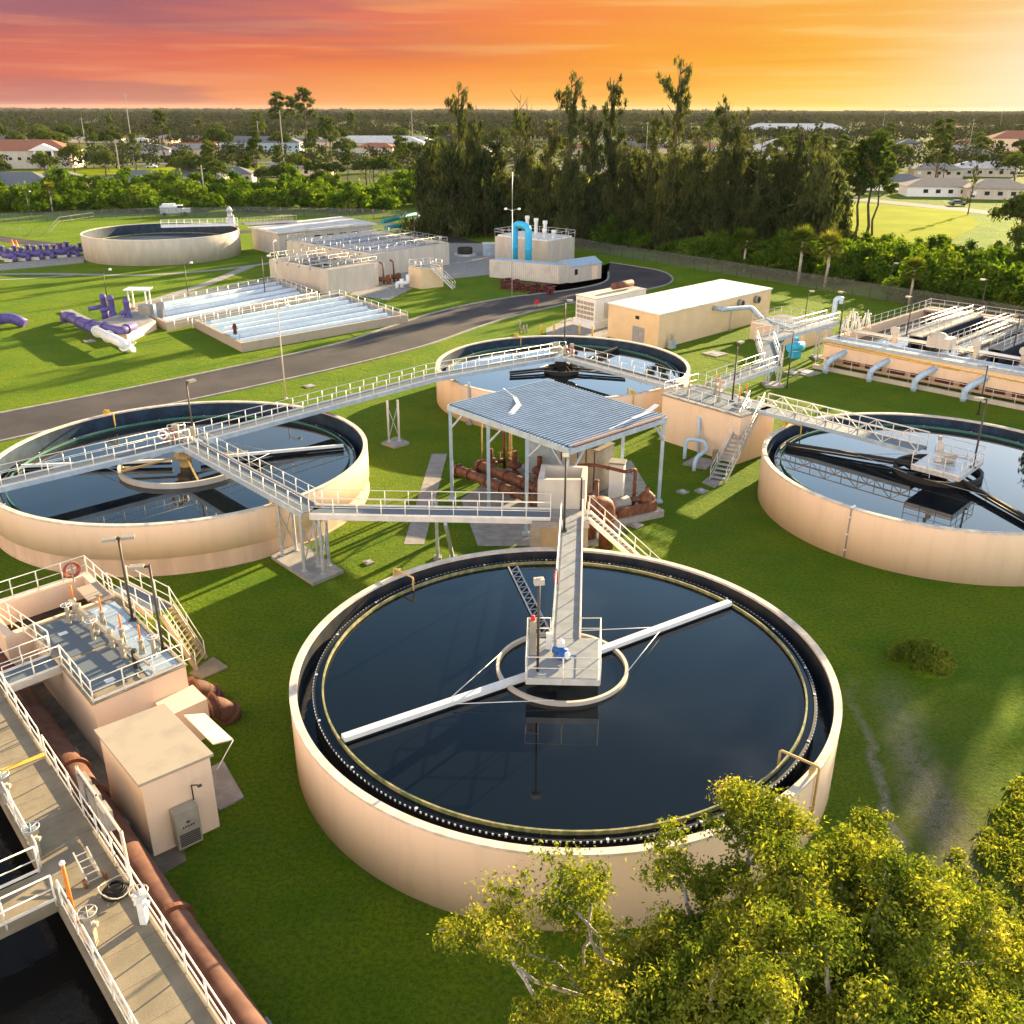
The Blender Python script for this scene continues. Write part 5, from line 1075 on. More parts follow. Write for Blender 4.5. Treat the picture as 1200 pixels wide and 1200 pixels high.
for s_ in (.65, 1.9): q_ = e0 + ed * s_ - cd0 * .03; b.box((q_.x, q_.y, 1.6), (1.1, .06, 2.6), math.atan2(ed.y, ed.x))
b.build('door', M['cream'], t)
sq = rect(G(668, 332), Vector(G(712, 325)) - Vector(G(668, 332)), 7.6, Vector((-.5, .86)), 4.6)
t = T('shed', 'small pale shed with blue gabled roof right of the container', 'shed', (*G(668, 332), 0)); MB().prism(sq, 0, 2.6).build('wall', M['cream'], t)
a, b1, c_, d_ = [Vector((*p, 2.6)) for p in inset(sq, -.15)]; m0, m1 = (a + d_) / 2 + V(0, 0, .9), (b1 + c_) / 2 + V(0, 0, .9)
MB().add([a, b1, c_, d_, m0, m1], [(0, 1, 5, 4), (2, 3, 4, 5), (3, 0, 4), (1, 2, 5), (0, 3, 2, 1)]).build('roof', M['beam_blue'], t)
sdir = (Vector(sq[1]) - Vector(sq[0])).normalized(); sn = Vector((sdir.y, -sdir.x)); sa = math.atan2(sdir.y, sdir.x)
q_ = Vector(sq[0]) + sdir * 1.4 + sn * .03; MB().box((q_.x, q_.y, 1.7), (.7, .06, .9), sa).build('window', M['glass_dark'], t)
q_ = Vector(sq[0]) + sdir * 5.9 + sn * .03; MB().box((q_.x, q_.y, 1.15), (1.5, .06, 2.2), sa).build('door', M['stucco'], t)
# rusty valve scrap heap by the container
random.seed(3)
b = MB()
for i in range(90):
    x = random.uniform(587, 650); y = 336 + (x - 587) * .10 + random.uniform(-5, 4); p = gp(x, y, 0); s_ = random.uniform(.2, .5); b.lathe([(0, 0), (s_, 0), (s_, .12), (s_ * .4, .18), (s_ * .4, s_ * 1.5), (s_ * .9, s_ * 1.6), (s_ * .9, s_ * 1.8), (0, s_ * 1.8)], p, 8)
o = b.build('scrap_pile', M['red_brown']); tag(o, 'heap of dark red scrapped valves in front of the container', 'scrap heap', kind='stuff')
t = T('cyan_pipe', 'bright sky blue arched pipe standing behind the container', 'pipe', gp(603, 312, 0)); p0, p1 = gp(603, 312, 0), gp(619, 315, 0)
MB().tube(rounded([p0, V(p0.x, p0.y, 7.6), V(p1.x, p1.y, 7.4), p1], 1.3), .62, 16).build('pipe_body', M['cyan_pipe'], t); b = MB(); [b.tube([V(q.x, q.y, 3.4), V(q.x, q.y, 3.55)], .8, 16, smooth=False) for q in (p0, p1)]; b.build('flange', M['cyan_pipe'], t)
fq = rect(G(580, 303), Vector(G(650, 312)) - Vector(G(580, 303)), 13, Vector((.6, .8)), 9)
t = T('filter_tank', 'low pale process tank with white top pipes behind the container', 'tank', (*G(600, 300), 0)); MB().prism(fq, 0, 4.2).build('wall', M['cream'], t); MB().prism(inset(fq, .4), 4.2, 4.5).build('roof', M['white_paint'], t)
r = MB(); q = [Vector((*p, 4.5)) for p in fq]; rail(r, q + [q[0]], step=2, r=.04, toe=False); r.build('handrail', M['alu'], t)
random.seed(5)
for i, (x, y, h_) in enumerate(((634, 283, 3.2), (648, 283, 2.9), (662, 286, 2.6), (626, 285, 1.6), (641, 290, 1.5))):
    p = G3(x, y, 4.5); p = V(*fq[0], 4.5) + (Vector((*fq[1], 4.5)) - Vector((*fq[0], 4.5))) * (.25 + i * .17) + (Vector((*fq[3], 4.5)) - Vector((*fq[0], 4.5))) * (.7 if i < 3 else .35)
    MB().lathe([(0, h_), (.45, h_), (.45, h_ - .6), (.35, h_ - .7), (.35, 0)], p, 10).build('stack', M['white_paint'], t)
t = T('round_cover_tank', 'dark lidded low round tank on the pad left of the container', 'tank', gp(545, 297, 0)); MB().lathe([(0, 1.6), (1.4, 1.5), (1.5, 1.3), (1.5, 0)], gp(545, 299, 0), 20).build('tank_body', M['dark'], t); MB().lathe([(2.2, .3), (2.2, 0)], gp(545, 299, 0), 20).lathe([(0, .3), (2.2, .3)], gp(545, 299, 0), 20).build('ring_slab', M['white_roof'], t)
bq = rect(G(566, 300), (1, .1), 2.4, (0, 1), 2); box_building('small_cabinet', 'pale grey roofed cabinet between the rear basins and container', 'cabinet', bq, 2.4, M['beam_blue'], M['white_roof'])

# rear basin group
w1q = rect((-28.3, 148.9), Vector((-12.2, 11.7)), 17, Vector((6., 8.)), 10.5)
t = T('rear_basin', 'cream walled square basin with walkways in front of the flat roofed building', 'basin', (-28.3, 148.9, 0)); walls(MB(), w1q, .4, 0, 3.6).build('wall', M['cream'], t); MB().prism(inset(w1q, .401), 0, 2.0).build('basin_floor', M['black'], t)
r = MB(); q = [Vector((*p, 3.6)) for p in inset(w1q, .2)]; rail(r, q + [q[0]], step=1.8, r=.028); r.build('handrail', M['steel'], t)
for i in range(5):
    a, c_ = Vector(w1q[0]).lerp(Vector(w1q[1]), (i + .6) / 5.4), Vector(w1q[3]).lerp(Vector(w1q[2]), (i + .6) / 5.4); MB().beam(V(a.x, a.y, 3.3), V(c_.x, c_.y, 3.3), .9, .15).build('walk_grating', M['grating'], t); r = MB(); rail(r, [V(a.x, a.y, 3.38), V(c_.x, c_.y, 3.38)], step=2, r=.028, toe=False); r.build('handrail', M['steel'], t)
w0q = rect((-28.6, 148.7), Vector((6., 8.)), 5.0, Vector((.8, -.6)), 5.2)
t = T('rear_channel_box', 'plain cream concrete box at the front corner of the rear basins', 'concrete box', (-28, 148, 0)); MB().prism([tuple(Vector(p) + Vector((-.3, -1.6))) for p in rect((-28.0, 148.6), Vector((6.2, 7.6)), 9.6, Vector((-7.6, 6.2)), 2.2)], 0, 3.9).build('wall', M['cream'], t); MB().prism([tuple(Vector(p) + Vector((-.3, -1.6))) for p in rect((-27.8, 148.9), Vector((6.2, 7.6)), 9.2, Vector((-7.6, 6.2)), 1.8)], 3.9, 3.96).build('top_slab', M['concrete'], t)
w2q = [(-24.2, 164.5), (-11.8, 180.0), (-28.5, 199.5), (-42.5, 182.5)]
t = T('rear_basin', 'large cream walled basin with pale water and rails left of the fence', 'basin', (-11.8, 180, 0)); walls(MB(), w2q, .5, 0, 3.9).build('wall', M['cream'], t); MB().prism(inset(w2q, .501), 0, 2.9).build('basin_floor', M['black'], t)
tag(MB().prism(inset(w2q, .502), 3.0, 3.15).build('water', M['water_pale']), kind='structure')
r = MB(); q = [Vector((*p, 3.9)) for p in inset(w2q, .25)]; rail(r, q + [q[0]], step=2, r=.032); r.build('handrail', M['steel'], t)
for i in range(5):
    a, c_ = Vector(w2q[0]).lerp(Vector(w2q[3]), (i + .7) / 6), Vector(w2q[1]).lerp(Vector(w2q[2]), (i + .7) / 6); MB().beam(V(a.x, a.y, 3.6), V(c_.x, c_.y, 3.6), 1.0, .16).build('walk_grating', M['grating'], t); r = MB(); rail(r, [V(a.x, a.y, 3.7), V(c_.x, c_.y, 3.7)], step=2.2, r=.032, toe=False); r.build('handrail', M['steel'], t)
bq = [(-50.6, 189.5), (-38.0, 184.5), (-26.5, 208.5), (-52.5, 222.5)]
t = box_building('pump_building', 'cream building with wide white flat roof beside the far tank', 'building', [(-53.5, 200.2), (-45.8, 190.6), (-29.5, 206.5), (-38.5, 218.5)], 4.6, M['cream'], M['white_roof'], .6, .35)
b = MB(); a, c_ = Vector((-45.8, 190.6)), Vector((-29.5, 206.5)); dd = (c_ - a).normalized(); nn = Vector((dd.y, -dd.x))
for s_ in (2, 9, 12, 15, 18): q_ = a + dd * s_ + nn * .03; b.box((q_.x, q_.y, 2.9 if s_ > 2 else 2.2), (1.6 if s_ > 2 else 1, .06, .7 if s_ > 2 else 1.3), math.atan2(dd.y, dd.x))
b.build('window', M['glass_dark'], t)
# stair box
t = T('valve_chamber', 'small tan concrete chamber with railed top near the rear basins', 'valve box', gp(490, 335, 0)); vq = rect(G(494, 339), Vector(G(474, 335)) - Vector(G(494, 339)), 3.2, Vector((.8, .6)), 4.2); MB().prism(vq, 0, 3.2).build('wall', M['stucco_yellow'], t); MB().prism(inset(vq, .1), 3.2, 3.25).build('grating', M['grating'], t)
r = MB(); q = [Vector((*p, 3.25)) for p in inset(vq, .1)]; rail(r, [q[0], q[1], q[2], q[3]], step=1.4, r=.035); r.build('handrail', M['alu'], t)
stairs('stairs', 'pale steel stairs going down right from the small tan chamber', 'stairs', gp(532, 338, .1), Vector((*((Vector(vq[3]) + Vector(vq[0])) / 2), 3.25)), 1.1)
p = gp(474, 338, 0); t = T('pipe_set', 'small white elbow pipes at the foot of the small tan chamber', 'pipes', p); MB().tube(rounded([p + V(-1.2, 0, 0), p + V(-1.2, 0, .9), p + V(.6, 0, .9), p + V(.6, 0, 2.2)], .4), .3, 10).build('pipe_body', M['white_paint'], t); MB().tube([p + V(-.4, .1, .1), p + V(-.4, .1, 1.5)], .35, 10).build('valve_body', M['white_paint'], t)
for i, (x, y, lab) in enumerate(((450, 333, 'dark brown pump pipes left in front of the large rear basin'), (462, 330, 'dark brown pump pipes right in front of the large rear basin'))):
    p = gp(x, y, 0); t = T('pump', lab, 'pump', p); MB().tube([p, p + V(0, 0, 3.2), p + V(-.6, 0, 3.6)], .16, 8).build('riser', M['pipe_brown'], t); MB().tube([p + V(-1, 0, .8), p + V(1.2, 0, .8)], .35, 10).lathe([(0, 1.5), (.4, 1.4), (.4, 0)], p + V(.8, 0, 0), 10).build('casing', M['rust'], t)

# far round tank
FT = (-68.9, 191.6)
t = clarifier('far round cream tank at upper left with dark inside, a white truck behind', FT, 14.7, 2.6, H=4.6, nav='tank_navy', seg=110, wallm='cream', waterm='tank_navy')
w_ = walkway('footbridge', 'short white railed bridge over the far cream tank', 'footbridge', [V(FT[0] + 13.2, FT[1] + 7, 5.2), V(FT[0] - 1, FT[1] + 3, 5.2)], 1.8, beamm='white_paint', railm='white_paint')
p = V(FT[0] + 11.8, FT[1] + 6.6, 5.2); t = T('drive_motor', 'grey motor tower at the rim of the far cream tank', 'motor', p); MB().lathe([(.9, 0), (.9, 1.2), (.5, 1.4), (.5, 2.4), (.7, 2.5), (.2, 3.4), (0, 3.5)], p, 12).build('motor_body', M['steel'], t); MB().box(p + V(.6, -.3, .9), (.5, .5, 1.7)).build('gearbox', M['cabinet'], t)
walkway('footbridge', 'railed bridge from the far cream tank to the flat roofed building', 'footbridge', [V(FT[0] + 14.0, FT[1] + 7.6, 5.2), V(-46, 207, 5.0)], 1.6, beamm='cream', railm='cream')

# shallow blue contact tanks (two)
def contact(label, q, nb, labelw):
    t = T('contact_basin', label, 'basin', (q[0][0], q[0][1], 0), 'shallow blue baffled basins'); walls(MB(), q, .45, 0, 1.1).build('wall', M['roof_tan'], t)
    a, b_, c_, d_ = [Vector(p) for p in q]; m = MB()
    for i in range(1, nb):
        s_ = i / nb; p, r_ = a.lerp(b_, s_), d_.lerp(c_, s_); g0, g1 = (.03, .93) if i % 2 else (.07, .97); m.beam((*p.lerp(r_, g0), .7), (*p.lerp(r_, g1), .7), .30, .75)
    m.build('baffle_wall', M['white_paint'], t)
    MB().prism(inset(q, .451), -.01, .12).build('basin_floor', M['beam_blue'], t)
    tag(MB().prism(inset(q, .452), .62, .66).build('water', M['water_pale']), kind='structure')
    return t
qa = [G(284, 413), G(228, 384), G(398, 351), G(478, 378)]; qa = [tuple(Vector(p)) for p in qa]
t = contact('nearer shallow blue basin with white baffle walls by the road', qa, 7, '')
def lineg(*p): return [G3(x, y, z) for x, y, z in p]
r = MB(); rail(r, lineg((226, 383, 1.1), (398, 348, 1.1), (478, 375, 1.1)), step=2, r=.04, toe=False); r.build('handrail', M['alu'], t)
qb = [G(196, 388), G(150, 366), G(322, 333), G(372, 352)]
t = contact('farther shallow blue basin with white baffle walls behind the nearer one', qb, 5, '')
r = MB(); rail(r, lineg((190, 358, 1.1), (325, 331, 1.1), (372, 350, 1.1)), step=2, r=.04, toe=False); r.build('handrail', M['alu'], t)
r = MB(); rail(r, lineg((205, 384, 1.1), (372, 351, 1.1)), step=2, r=.04, toe=False); r.build('handrail', M['alu'], t)
p = gp(277, 402, 0); t = T('fire_hydrant', 'small red and grey hydrant at the front of the nearer blue basin', 'hydrant', p + V(0, 0, 1.1)); MB().lathe([(.25, 0), (.2, .8), (.3, .9), (.15, 1.3), (0, 1.35)], p + V(0, 0, 1.1), 10).build('body', M['red_brown'], t); MB().tube([p + V(-.35, 0, 1.8), p + V(.35, 0, 1.8)], .12, 8).build('outlets', M['concrete'], t)
# purple pipe manifold
pm = M['purple']
t = T('pipe_slab', 'long grey slab under the purple and white pipeline', 'slab', gp(110, 395, 0)); MB().prism([G(70, 366), G(84, 364), G(160, 402), G(148, 411)], 0, .2).build('concrete_pad', M['concrete'], t); MB().prism([G(84, 372), G(90, 372), G(92, 376), G(86, 376)], .2, .4).build('saddle', M['concrete'], t)
pipe_run('purple_pipe', 'long purple pipeline on the grey slab at left', 'pipe', [gp(77, 376, 0), gp(77, 369, 1.4), gp(112, 387, 1.4)], .55, pm, [.4, 1.2, 1.5, 1.8], 'purple pipes')
pipe_run('white_pipe', 'white end of the purple pipeline turning down by the slab end', 'pipe', [gp(112, 387, 1.4), gp(143, 402, 1.4), gp(154, 411, .1)], .58, M['white_paint'], [.1, .5, 1.3], 'purple pipes')
pipe_run('purple_pipe', 'short purple pipe end lying at the far left edge', 'pipe', [G3(-14, 376, 1.0), G3(14, 372, 1.2), G3(30, 380, .3)], .7, pm, [.5], 'purple pipes')
t = T('manifold_pad', 'cream walled pad under the purple pump manifold', 'slab', gp(150, 392, 0)); mq = [G(118, 386), G(160, 372), G(184, 386), G(150, 402)]; MB().prism(mq, 0, 1.1).build('wall', M['stucco'], t); MB().prism(inset(mq, .2), 1.1, 1.15).build('top_slab', M['concrete'], t)
for i, (x, y) in enumerate(((125, 376), (134, 378), (152, 382))):
    p = gp(x, y, 0); tt = T('purple_pump', ('left', 'middle', 'right')[i] + ' upright purple pump with domed head in the manifold', 'pump', p, 'purple pumps'); MB().tube([p, p + V(0, 0, 1.4)], .52, 12).lathe([(.40, 1.4), (.40, 3.0), (.46, 3.05), (.46, 3.3), (.3, 3.6), (0, 3.7)], p, 12).build('casing', pm, tt); MB().tube([p + V(0, 0, 2.0), p + V(-2.0 + i * .6, -.5, 1.7)], .3, 10).build('discharge', pm, tt)
pipe_run('purple_pipe', 'purple cross pipe linking the three upright pumps', 'pipe', [gp(96, 377, 1.6), gp(142, 388, 2.0), gp(157, 382, 2.0)], .5, pm, [.3, .6, 1.4], 'purple pipes')
t = T('open_shelter', 'small white roofed open frame behind the purple pumps', 'shelter', gp(163, 366, 0)); c0 = gp(166, 368, 0)
b = MB(); [b.beam(c0 + V(dx, dy, 0), c0 + V(dx, dy, 3.4), .15, .15, (1, 0, 0)) for dx in (-1.2, 1.2) for dy in (-.8, .8)]; b.build('frame', M['white_paint'], t); MB().box(c0 + V(0, 0, 3.5), (3.3, 2.4, .14)).build('roof', M['white_paint'], t)
p = gp(173, 378, 0); t = T('control_cabinet', 'pair of grey cabinets at the corner of the farther blue basin', 'cabinet', p); MB().box(p + V(0, 0, 1.2), (1.6, 1.2, 2.4)).build('cabinet_body', M['cabinet'], t); MB().box(p + V(1.8, .5, 1.3), (.8, .8, 2.6)).build('side_cabinet', M['concrete'], t)
random.seed(11)
PP = None
for i in range(13):
    x = 4 + i * 7.6; y = 304 - i * .55 + (i % 2) * 3; p = gp(x, y, 0)
    if PP is None:
        PP = T('purple_valve', 'purple valve assembly in the row before the far cream tank', 'valve', (0, 0, 0), 'row of purple valves by the far tank'); MB().tube([V(-1.2, 0, 1.1), V(1.2, 0, 1.1)], .5, 10).lathe([(.35, 0), (.35, 2.2), (.6, 2.3), (.6, 2.5), (0, 2.5)], (0, 0, 0), 10).build('valve_body', pm, PP); MB().box((0, 0, .25), (1.6, 1.2, .5)).build('footing', M['cream'], PP); MB().tube([V(1.1, 0, 1.1), V(1.1, 0, .1)], .45, 10).build('elbow', pm, PP); PP.location = p
    else: dup(PP, p, random.uniform(-.6, .6), random.uniform(.8, 1.1))
o = MB().prism([G(-10, 311), G(100, 300), G(98, 308), G(-8, 318)], 0, .12).build('valve_row_pad', M['concrete']); tag(o, 'pale concrete strip under the row of purple valves', 'slab')
for i, (x, y) in enumerate(((15, 288), (20, 289))):
    p = gp(x, y, 0); tt = T('traffic_cone', ('left', 'right')[i] + ' orange cone on the drive at far left', 'traffic cone', p, 'orange cones'); MB().lathe([(.35, .05), (.1, 1.3), (0, 1.3)], p, 12).build('cone_body', M['orange'], tt); MB().box(p + V(0, 0, .03), (.9, .9, .06)).build('base', M['orange'], tt)
# lamp posts of the yard
lamp('cream lamp post with round head standing on the verge above the left tank', Vector((*G(335, 467), 0)), 9.2, R_(10), kind='bulb', polem='cream')
lamp('tall grey twin headed mast in front of the container', Vector((*G(600, 348), 0)), 13.0, R_(0), kind='bulb', polem='steel', double=True)
p = Vector((*G(600, 348), 0)); b = MB().tube([p + V(0, 0, 13), p + V(0, 0, 18.2)], .05, 6); o = b.build('lightning_rod', M['steel']); tag(o, 'thin rod on top of the tall grey mast', 'lightning rod')
for x, y, h, lab in ((222, 357, 6, 'dark post with pale round head behind the farther blue basin'), (311, 347, 6, 'dark post with pale round head near the basin end rail'), (126, 352, 4.5, 'dark post with pale round head behind the purple pumps'), (487, 308, 8.5, 'dark thin lamp post in front of the large rear basin'), (36, 258, 7, 'small lamp post by the fence at far left')):
    lamp(lab, Vector((*G(x, y), 0)), h, .4, kind='bulb', arm=.3)
lamp('thin cream pole rising at the corner of the rear basins', Vector((*G(325, 340), 0)), 7.5, 1.5, kind='bulb', polem='cream')

# ------------------------------------------------------------------ perimeter fence
fp = [(-170, 238), (-128.3, 247), (-95, 262), (-69, 266), (-40, 262), (-13, 248.5), (0, 221.5), (19.3, 192), (35, 173), (53.2, 149.5), (70, 128), (95, 96)]
t = T('chain_link_fence', 'long grey chain link fence running round the far side of the site', 'fence', (-13, 248.5, 0))
b = MB()
for i in range(len(fp) - 1): b.quad((*fp[i], .05), (*fp[i + 1], .05), (*fp[i + 1], 2.3), (*fp[i], 2.3))
b.build('mesh_panel', M['chain'], t)
b = MB()
for i in range(len(fp) - 1):
    a, c_ = Vector((*fp[i], 0)), Vector((*fp[i + 1], 0)); k = round((c_ - a).length / 3.2); b.tube([a + V(0, 0, 2.3), c_ + V(0, 0, 2.3)], .03, 4)
    for j in range(k): p = a.lerp(c_, j / k); b.tube([p, p + V(0, 0, 2.45)], .04, 5)
b.build('fence_posts', M['bronze_pole'], t)
r = MB(); t = T('fence', 'thin low wire fence in the field at far left', 'fence', gp(30, 272, 0)); pts = [G3(x, y, 0) for x, y in ((-20, 270), (40, 276), (58, 276), (70, 262), (110, 256))]; rail(r, pts, h=1.5, step=5, r=.035, toe=False); r.build('rails', M['concrete'], t)
for i, (x0_, y0_, x1_, y1_, z) in enumerate(((448, 264, 508, 250, 2.5), (452, 271, 505, 262, 1.2))):
    a, c_ = G3(x0_, y0_ - 4, z), G3(x1_, y1_ - 4, z); pipe_run('teal_pipe', ('upper', 'lower')[i] + ' teal pipeline beyond the fence behind the rear basins', 'pipe', [a, c_], .5, M['teal'], [], 'teal pipelines')
# truck
def vehicle(kind, label, loc, rz, m, group=None):
    t = T(kind, label, 'truck' if kind == 'service_truck' else 'car', (0, 0, 0), group)
    if kind == 'service_truck':
        MB().box((-1.0, 0, 1.35), (3.6, 2.1, 1.5)).box((-1.0, 0, 2.3), (2.6, 1.5, .5)).build('service_body', m, t)
        MB().box((1.9, 0, 1.15), (2.9, 1.9, .8)).box((1.2, 0, 1.85), (1.3, 1.8, .75)).build('cab', m, t); MB().box((1.25, 0, 1.9), (1.36, 1.84, .45)).build('window', M['glass_dark'], t); L_, W_, R0 = 2.1, .95, .45
    else:
        b = MB(); pr = [(-2.2, .35), (-2.2, .85), (-1.7, .95), (-1.1, 1.4), (.4, 1.42), (1.1, .98), (2.1, .85), (2.25, .4)]
        b.add([(x, -.88, z) for x, z in pr] + [(x, .88, z) for x, z in pr], [tuple(range(8)), tuple(range(8, 16))[::-1]] + [((i + 1) % 8, i, 8 + i, 8 + (i + 1) % 8) for i in range(8)]); b.build('body', m, t)
        MB().box((-.35, 0, 1.17), (1.9, 1.8, .34)).build('window', M['glass_dark'], t); L_, W_, R0 = 1.4, .82, .34
    for sx in (-1, 1):
        for sy in (-1, 1): MB().tube([V(sx * L_ + (.1 if kind[0] == 's' else 0), sy * (W_ - .12), R0), V(sx * L_ + (.1 if kind[0] == 's' else 0), sy * (W_ + .1), R0)], R0, 12, smooth=False).build('wheel', M['tyre'], t)
    t.location = loc; t.rotation_euler = (0, 0, rz); return t
q_ = G(205, 253); vehicle('service_truck', 'white service truck with utility body parked behind the far tank', (q_[0], q_[1], 0), R_(12), M['car_white']).scale = (1.25, 1.25, 1.25)
# ------------------------------------------------------------------ vegetation
rng = np.random.default_rng(4)
def leaves_mesh(name, centers, radii, per, size, m, squash=.8, shell=.55, aspect=1.6, droop=0.0, seed=0, flat=.0):
    """leaf-shaped quads spread through a set of clumps"""
    r = np.random.default_rng(seed); cs = np.asarray(centers, float); rs = np.asarray(radii, float); n = len(cs)
    per = (np.asarray(per) * np.ones(n)).astype(int); idx = np.repeat(np.arange(n), per); N_ = len(idx)
    d = r.normal(size=(N_, 3)); d /= np.linalg.norm(d, axis=1, keepdims=True) + 1e-9
    rad = (shell + (1 - shell) * r.random(N_)) ** 1.0 * (.75 + .4 * r.random(N_)); d2 = d * rad[:, None] * rs[idx][:, None]; d2[:, 2] *= squash
    p = cs[idx] + d2
    nrm = d * .9 + r.normal(size=(N_, 3)) * .8 + np.array([0, 0, .5 + flat]); nrm /= np.linalg.norm(nrm, axis=1, keepdims=True)
    a = np.cross(nrm, r.normal(size=(N_, 3))) + np.array([0, 0, -droop]); a /= np.linalg.norm(a, axis=1, keepdims=True); b = np.cross(nrm, a); b /= np.linalg.norm(b, axis=1, keepdims=True) + 1e-9
    s = size * (.6 + .8 * r.random(N_)); la = a * (s * aspect / 2)[:, None]; lb_ = b * (s / 2)[:, None]
    v = np.empty((N_, 4, 3)); v[:, 0] = p - la; v[:, 1] = p + lb_ * .8 + la * .1; v[:, 2] = p + la; v[:, 3] = p - lb_ * .8 + la * .1
    me = bpy.data.meshes.new(name); me.vertices.add(N_ * 4); me.vertices.foreach_set('co', v.reshape(-1).astype(np.float32)); me.loops.add(N_ * 4); me.loops.foreach_set('vertex_index', np.arange(N_ * 4, dtype=np.int32)); me.polygons.add(N_); me.polygons.foreach_set('loop_start', np.arange(0, N_ * 4, 4, dtype=np.int32)); me.polygons.foreach_set('loop_total', np.full(N_, 4, np.int32)); me.update(); me.validate(); me.materials.append(m); return me
def obj_me(name, me, parent=None): o = bpy.data.objects.new(name, me); C.objects.link(o); o.parent = parent; return o
def trunk_mb(h, r0, bends=.3, limbs=5, seed=1, lstart=.4, spread=.35, r1=.25):
    r = random.Random(seed); b = MB(); pts = [V(0, 0, -.2)]
    for i in range(1, 6): pts.append(V(r.uniform(-bends, bends), r.uniform(-bends, bends), h * i / 5))
    b.tube(pts, r0, 8, r1=r0 * r1)
    for k in range(limbs):
        f = lstart + (1 - lstart) * k / max(1, limbs); i = min(4, int(f * 5)); p = pts[i].lerp(pts[i + 1], f * 5 - i) if i < 5 else pts[5]; a = r.uniform(0, 6.28); L_ = h * spread * (1.2 - f * .5)
        q1 = p + V(math.cos(a) * L_ * .5, math.sin(a) * L_ * .5, L_ * .35); q2 = p + V(math.cos(a) * L_, math.sin(a) * L_, L_ * .8); b.tube([p, q1, q2], r0 * .42, 6, r1=r0 * .1)
    return b
PROTO = {}
def make_tree(kind, var):
    r = random.Random(var * 31 + len(kind)); cs, rs = [], []
    if kind == 'casuarina':       # ragged dark column of drooping foliage with thin top, ~30 m
        h = 30; lob = [(r.uniform(5, 25), r.uniform(0, 6.28), r.uniform(1.4, 3.8)) for _ in range(15)]
        for k in range(46): f = r.random(); z = 1.0 + f * 11; w = 3.9 * (1 - f * .45); a = r.uniform(0, 6.28); q_ = w * math.sqrt(r.random()); cs.append((math.cos(a) * q_, math.sin(a) * q_, z)); rs.append(r.uniform(.8, 1.6))
        for lz, la_, lr in lob:   # separate drooping boughs with gaps between
            for k in range(6): f = (k + 1) / 6; cs.append((math.cos(la_) * lr * f + r.uniform(-.5, .5), math.sin(la_) * lr * f + r.uniform(-.5, .5), lz + f * 3.2 + r.uniform(-.6, .6))); rs.append(r.uniform(.6, 1.25) * (1.1 - .4 * lz / 24))
        lean = r.uniform(-1.8, 1.8)
        for k in range(22): f = k / 22; w = 1.1 * (1 - f) + .25; cs.append((lean * f + r.uniform(-w, w), r.uniform(-w, w), 13 + f * 14)); rs.append(r.uniform(.35, .95))
        for k in range(12): a = r.uniform(0, 6.28); q_ = r.uniform(.5, 1.9); cs.append((lean + math.cos(a) * q_, math.sin(a) * q_, 26.5 + r.uniform(-1, 4))); rs.append(r.uniform(.35, .75))
        me = leaves_mesh('casuarina_crown', cs, [q * 1.15 for q in rs], [max(12, int(62 * (q / .9) ** 1.7)) for q in rs], .24, M['leaf_casuarina'], 1.35, .0, 3.6, 2.0, var); tr = trunk_mb(30.5, .34, .6, 9, var, .35, .10); k = 12
        for k in range(12): a = r.uniform(0, 6.28); q_ = r.uniform(.5, 1.8); tr.tube([V(lean * .8, 0, 24.5), V(lean + math.cos(a) * q_ * .5, math.sin(a) * q_ * .5, 27), V(lean + math.cos(a) * q_, math.sin(a) * q_, 30)], .07, 4, r1=.02)
        t = T('casuarina_tree', 'x', 'tree'); o = obj_me('crown', me, t); tr.build('trunk', M['trunk'], t)
    elif kind == 'casuarina_low':
        for k in range(60):
            f = r.random(); z = .8 + f * 13; w = 3.4 * (1 - f) ** .6 + .5; a = r.uniform(0, 6.28); q_ = w * math.sqrt(r.random()); cs.append((math.cos(a) * q_, math.sin(a) * q_, z)); rs.append(r.uniform(.9, 1.7))
        me = leaves_mesh('casuarina_crown', cs, rs, 85, .26, M['leaf_casuarina'], 1.5, .05, 3.4, 2.2, var); tr = trunk_mb(14, .28, .4, 5, var, .3, .12)
        t = T('casuarina_tree', 'x', 'tree'); obj_me('crown', me, t); tr.build('trunk', M['trunk'], t)
    elif kind == 'bare':
        t = T('casuarina_tree', 'x', 'tree'); b = trunk_mb(26, .3, .5, 14, var, .3, .16, .2); b.build('trunk', M['trunk'], t)
        for k in range(26): f = r.random(); a = r.uniform(0, 6.28); cs.append((math.cos(a) * 1.6 * f, math.sin(a) * 1.6 * f, 6 + r.random() * 19)); rs.append(r.uniform(.5, 1.1))
        obj_me('crown', leaves_mesh('sparse_crown', cs, rs, 34, .3, M['leaf_casuarina'], 1.4, .2, 3.0, 2, var), t)
    elif kind == 'oak':           # broad, 10 m
        for k in range(46): a = r.uniform(0, 6.28); q_ = 4.2 * math.sqrt(r.random()); z = 5.6 + (1 - (q_ / 4.6) ** 2) * 3.4 * r.uniform(.1, 1); cs.append((math.cos(a) * q_, math.sin(a) * q_, z)); rs.append(r.uniform(.8, 1.6))
        me = leaves_mesh('broad_crown', cs, rs, 85, .42, M['leaf_dark'], .75, .45, 1.4, 0, var); t = T('broadleaf_tree', 'x', 'tree'); obj_me('crown', me, t); trunk_mb(6.8, .3, .3, 6, var, .3, .5).build('trunk', M['trunk'], t)
    elif kind == 'pine':          # slash pine, 14 m, tufts high up
        for k in range(24): a = r.uniform(0, 6.28); f = r.random(); q_ = 2.8 * math.sqrt(r.random()) * (1.1 - .6 * f); cs.append((math.cos(a) * q_, math.sin(a) * q_, 7.5 + f * 6.5)); rs.append(r.uniform(.6, 1.2))
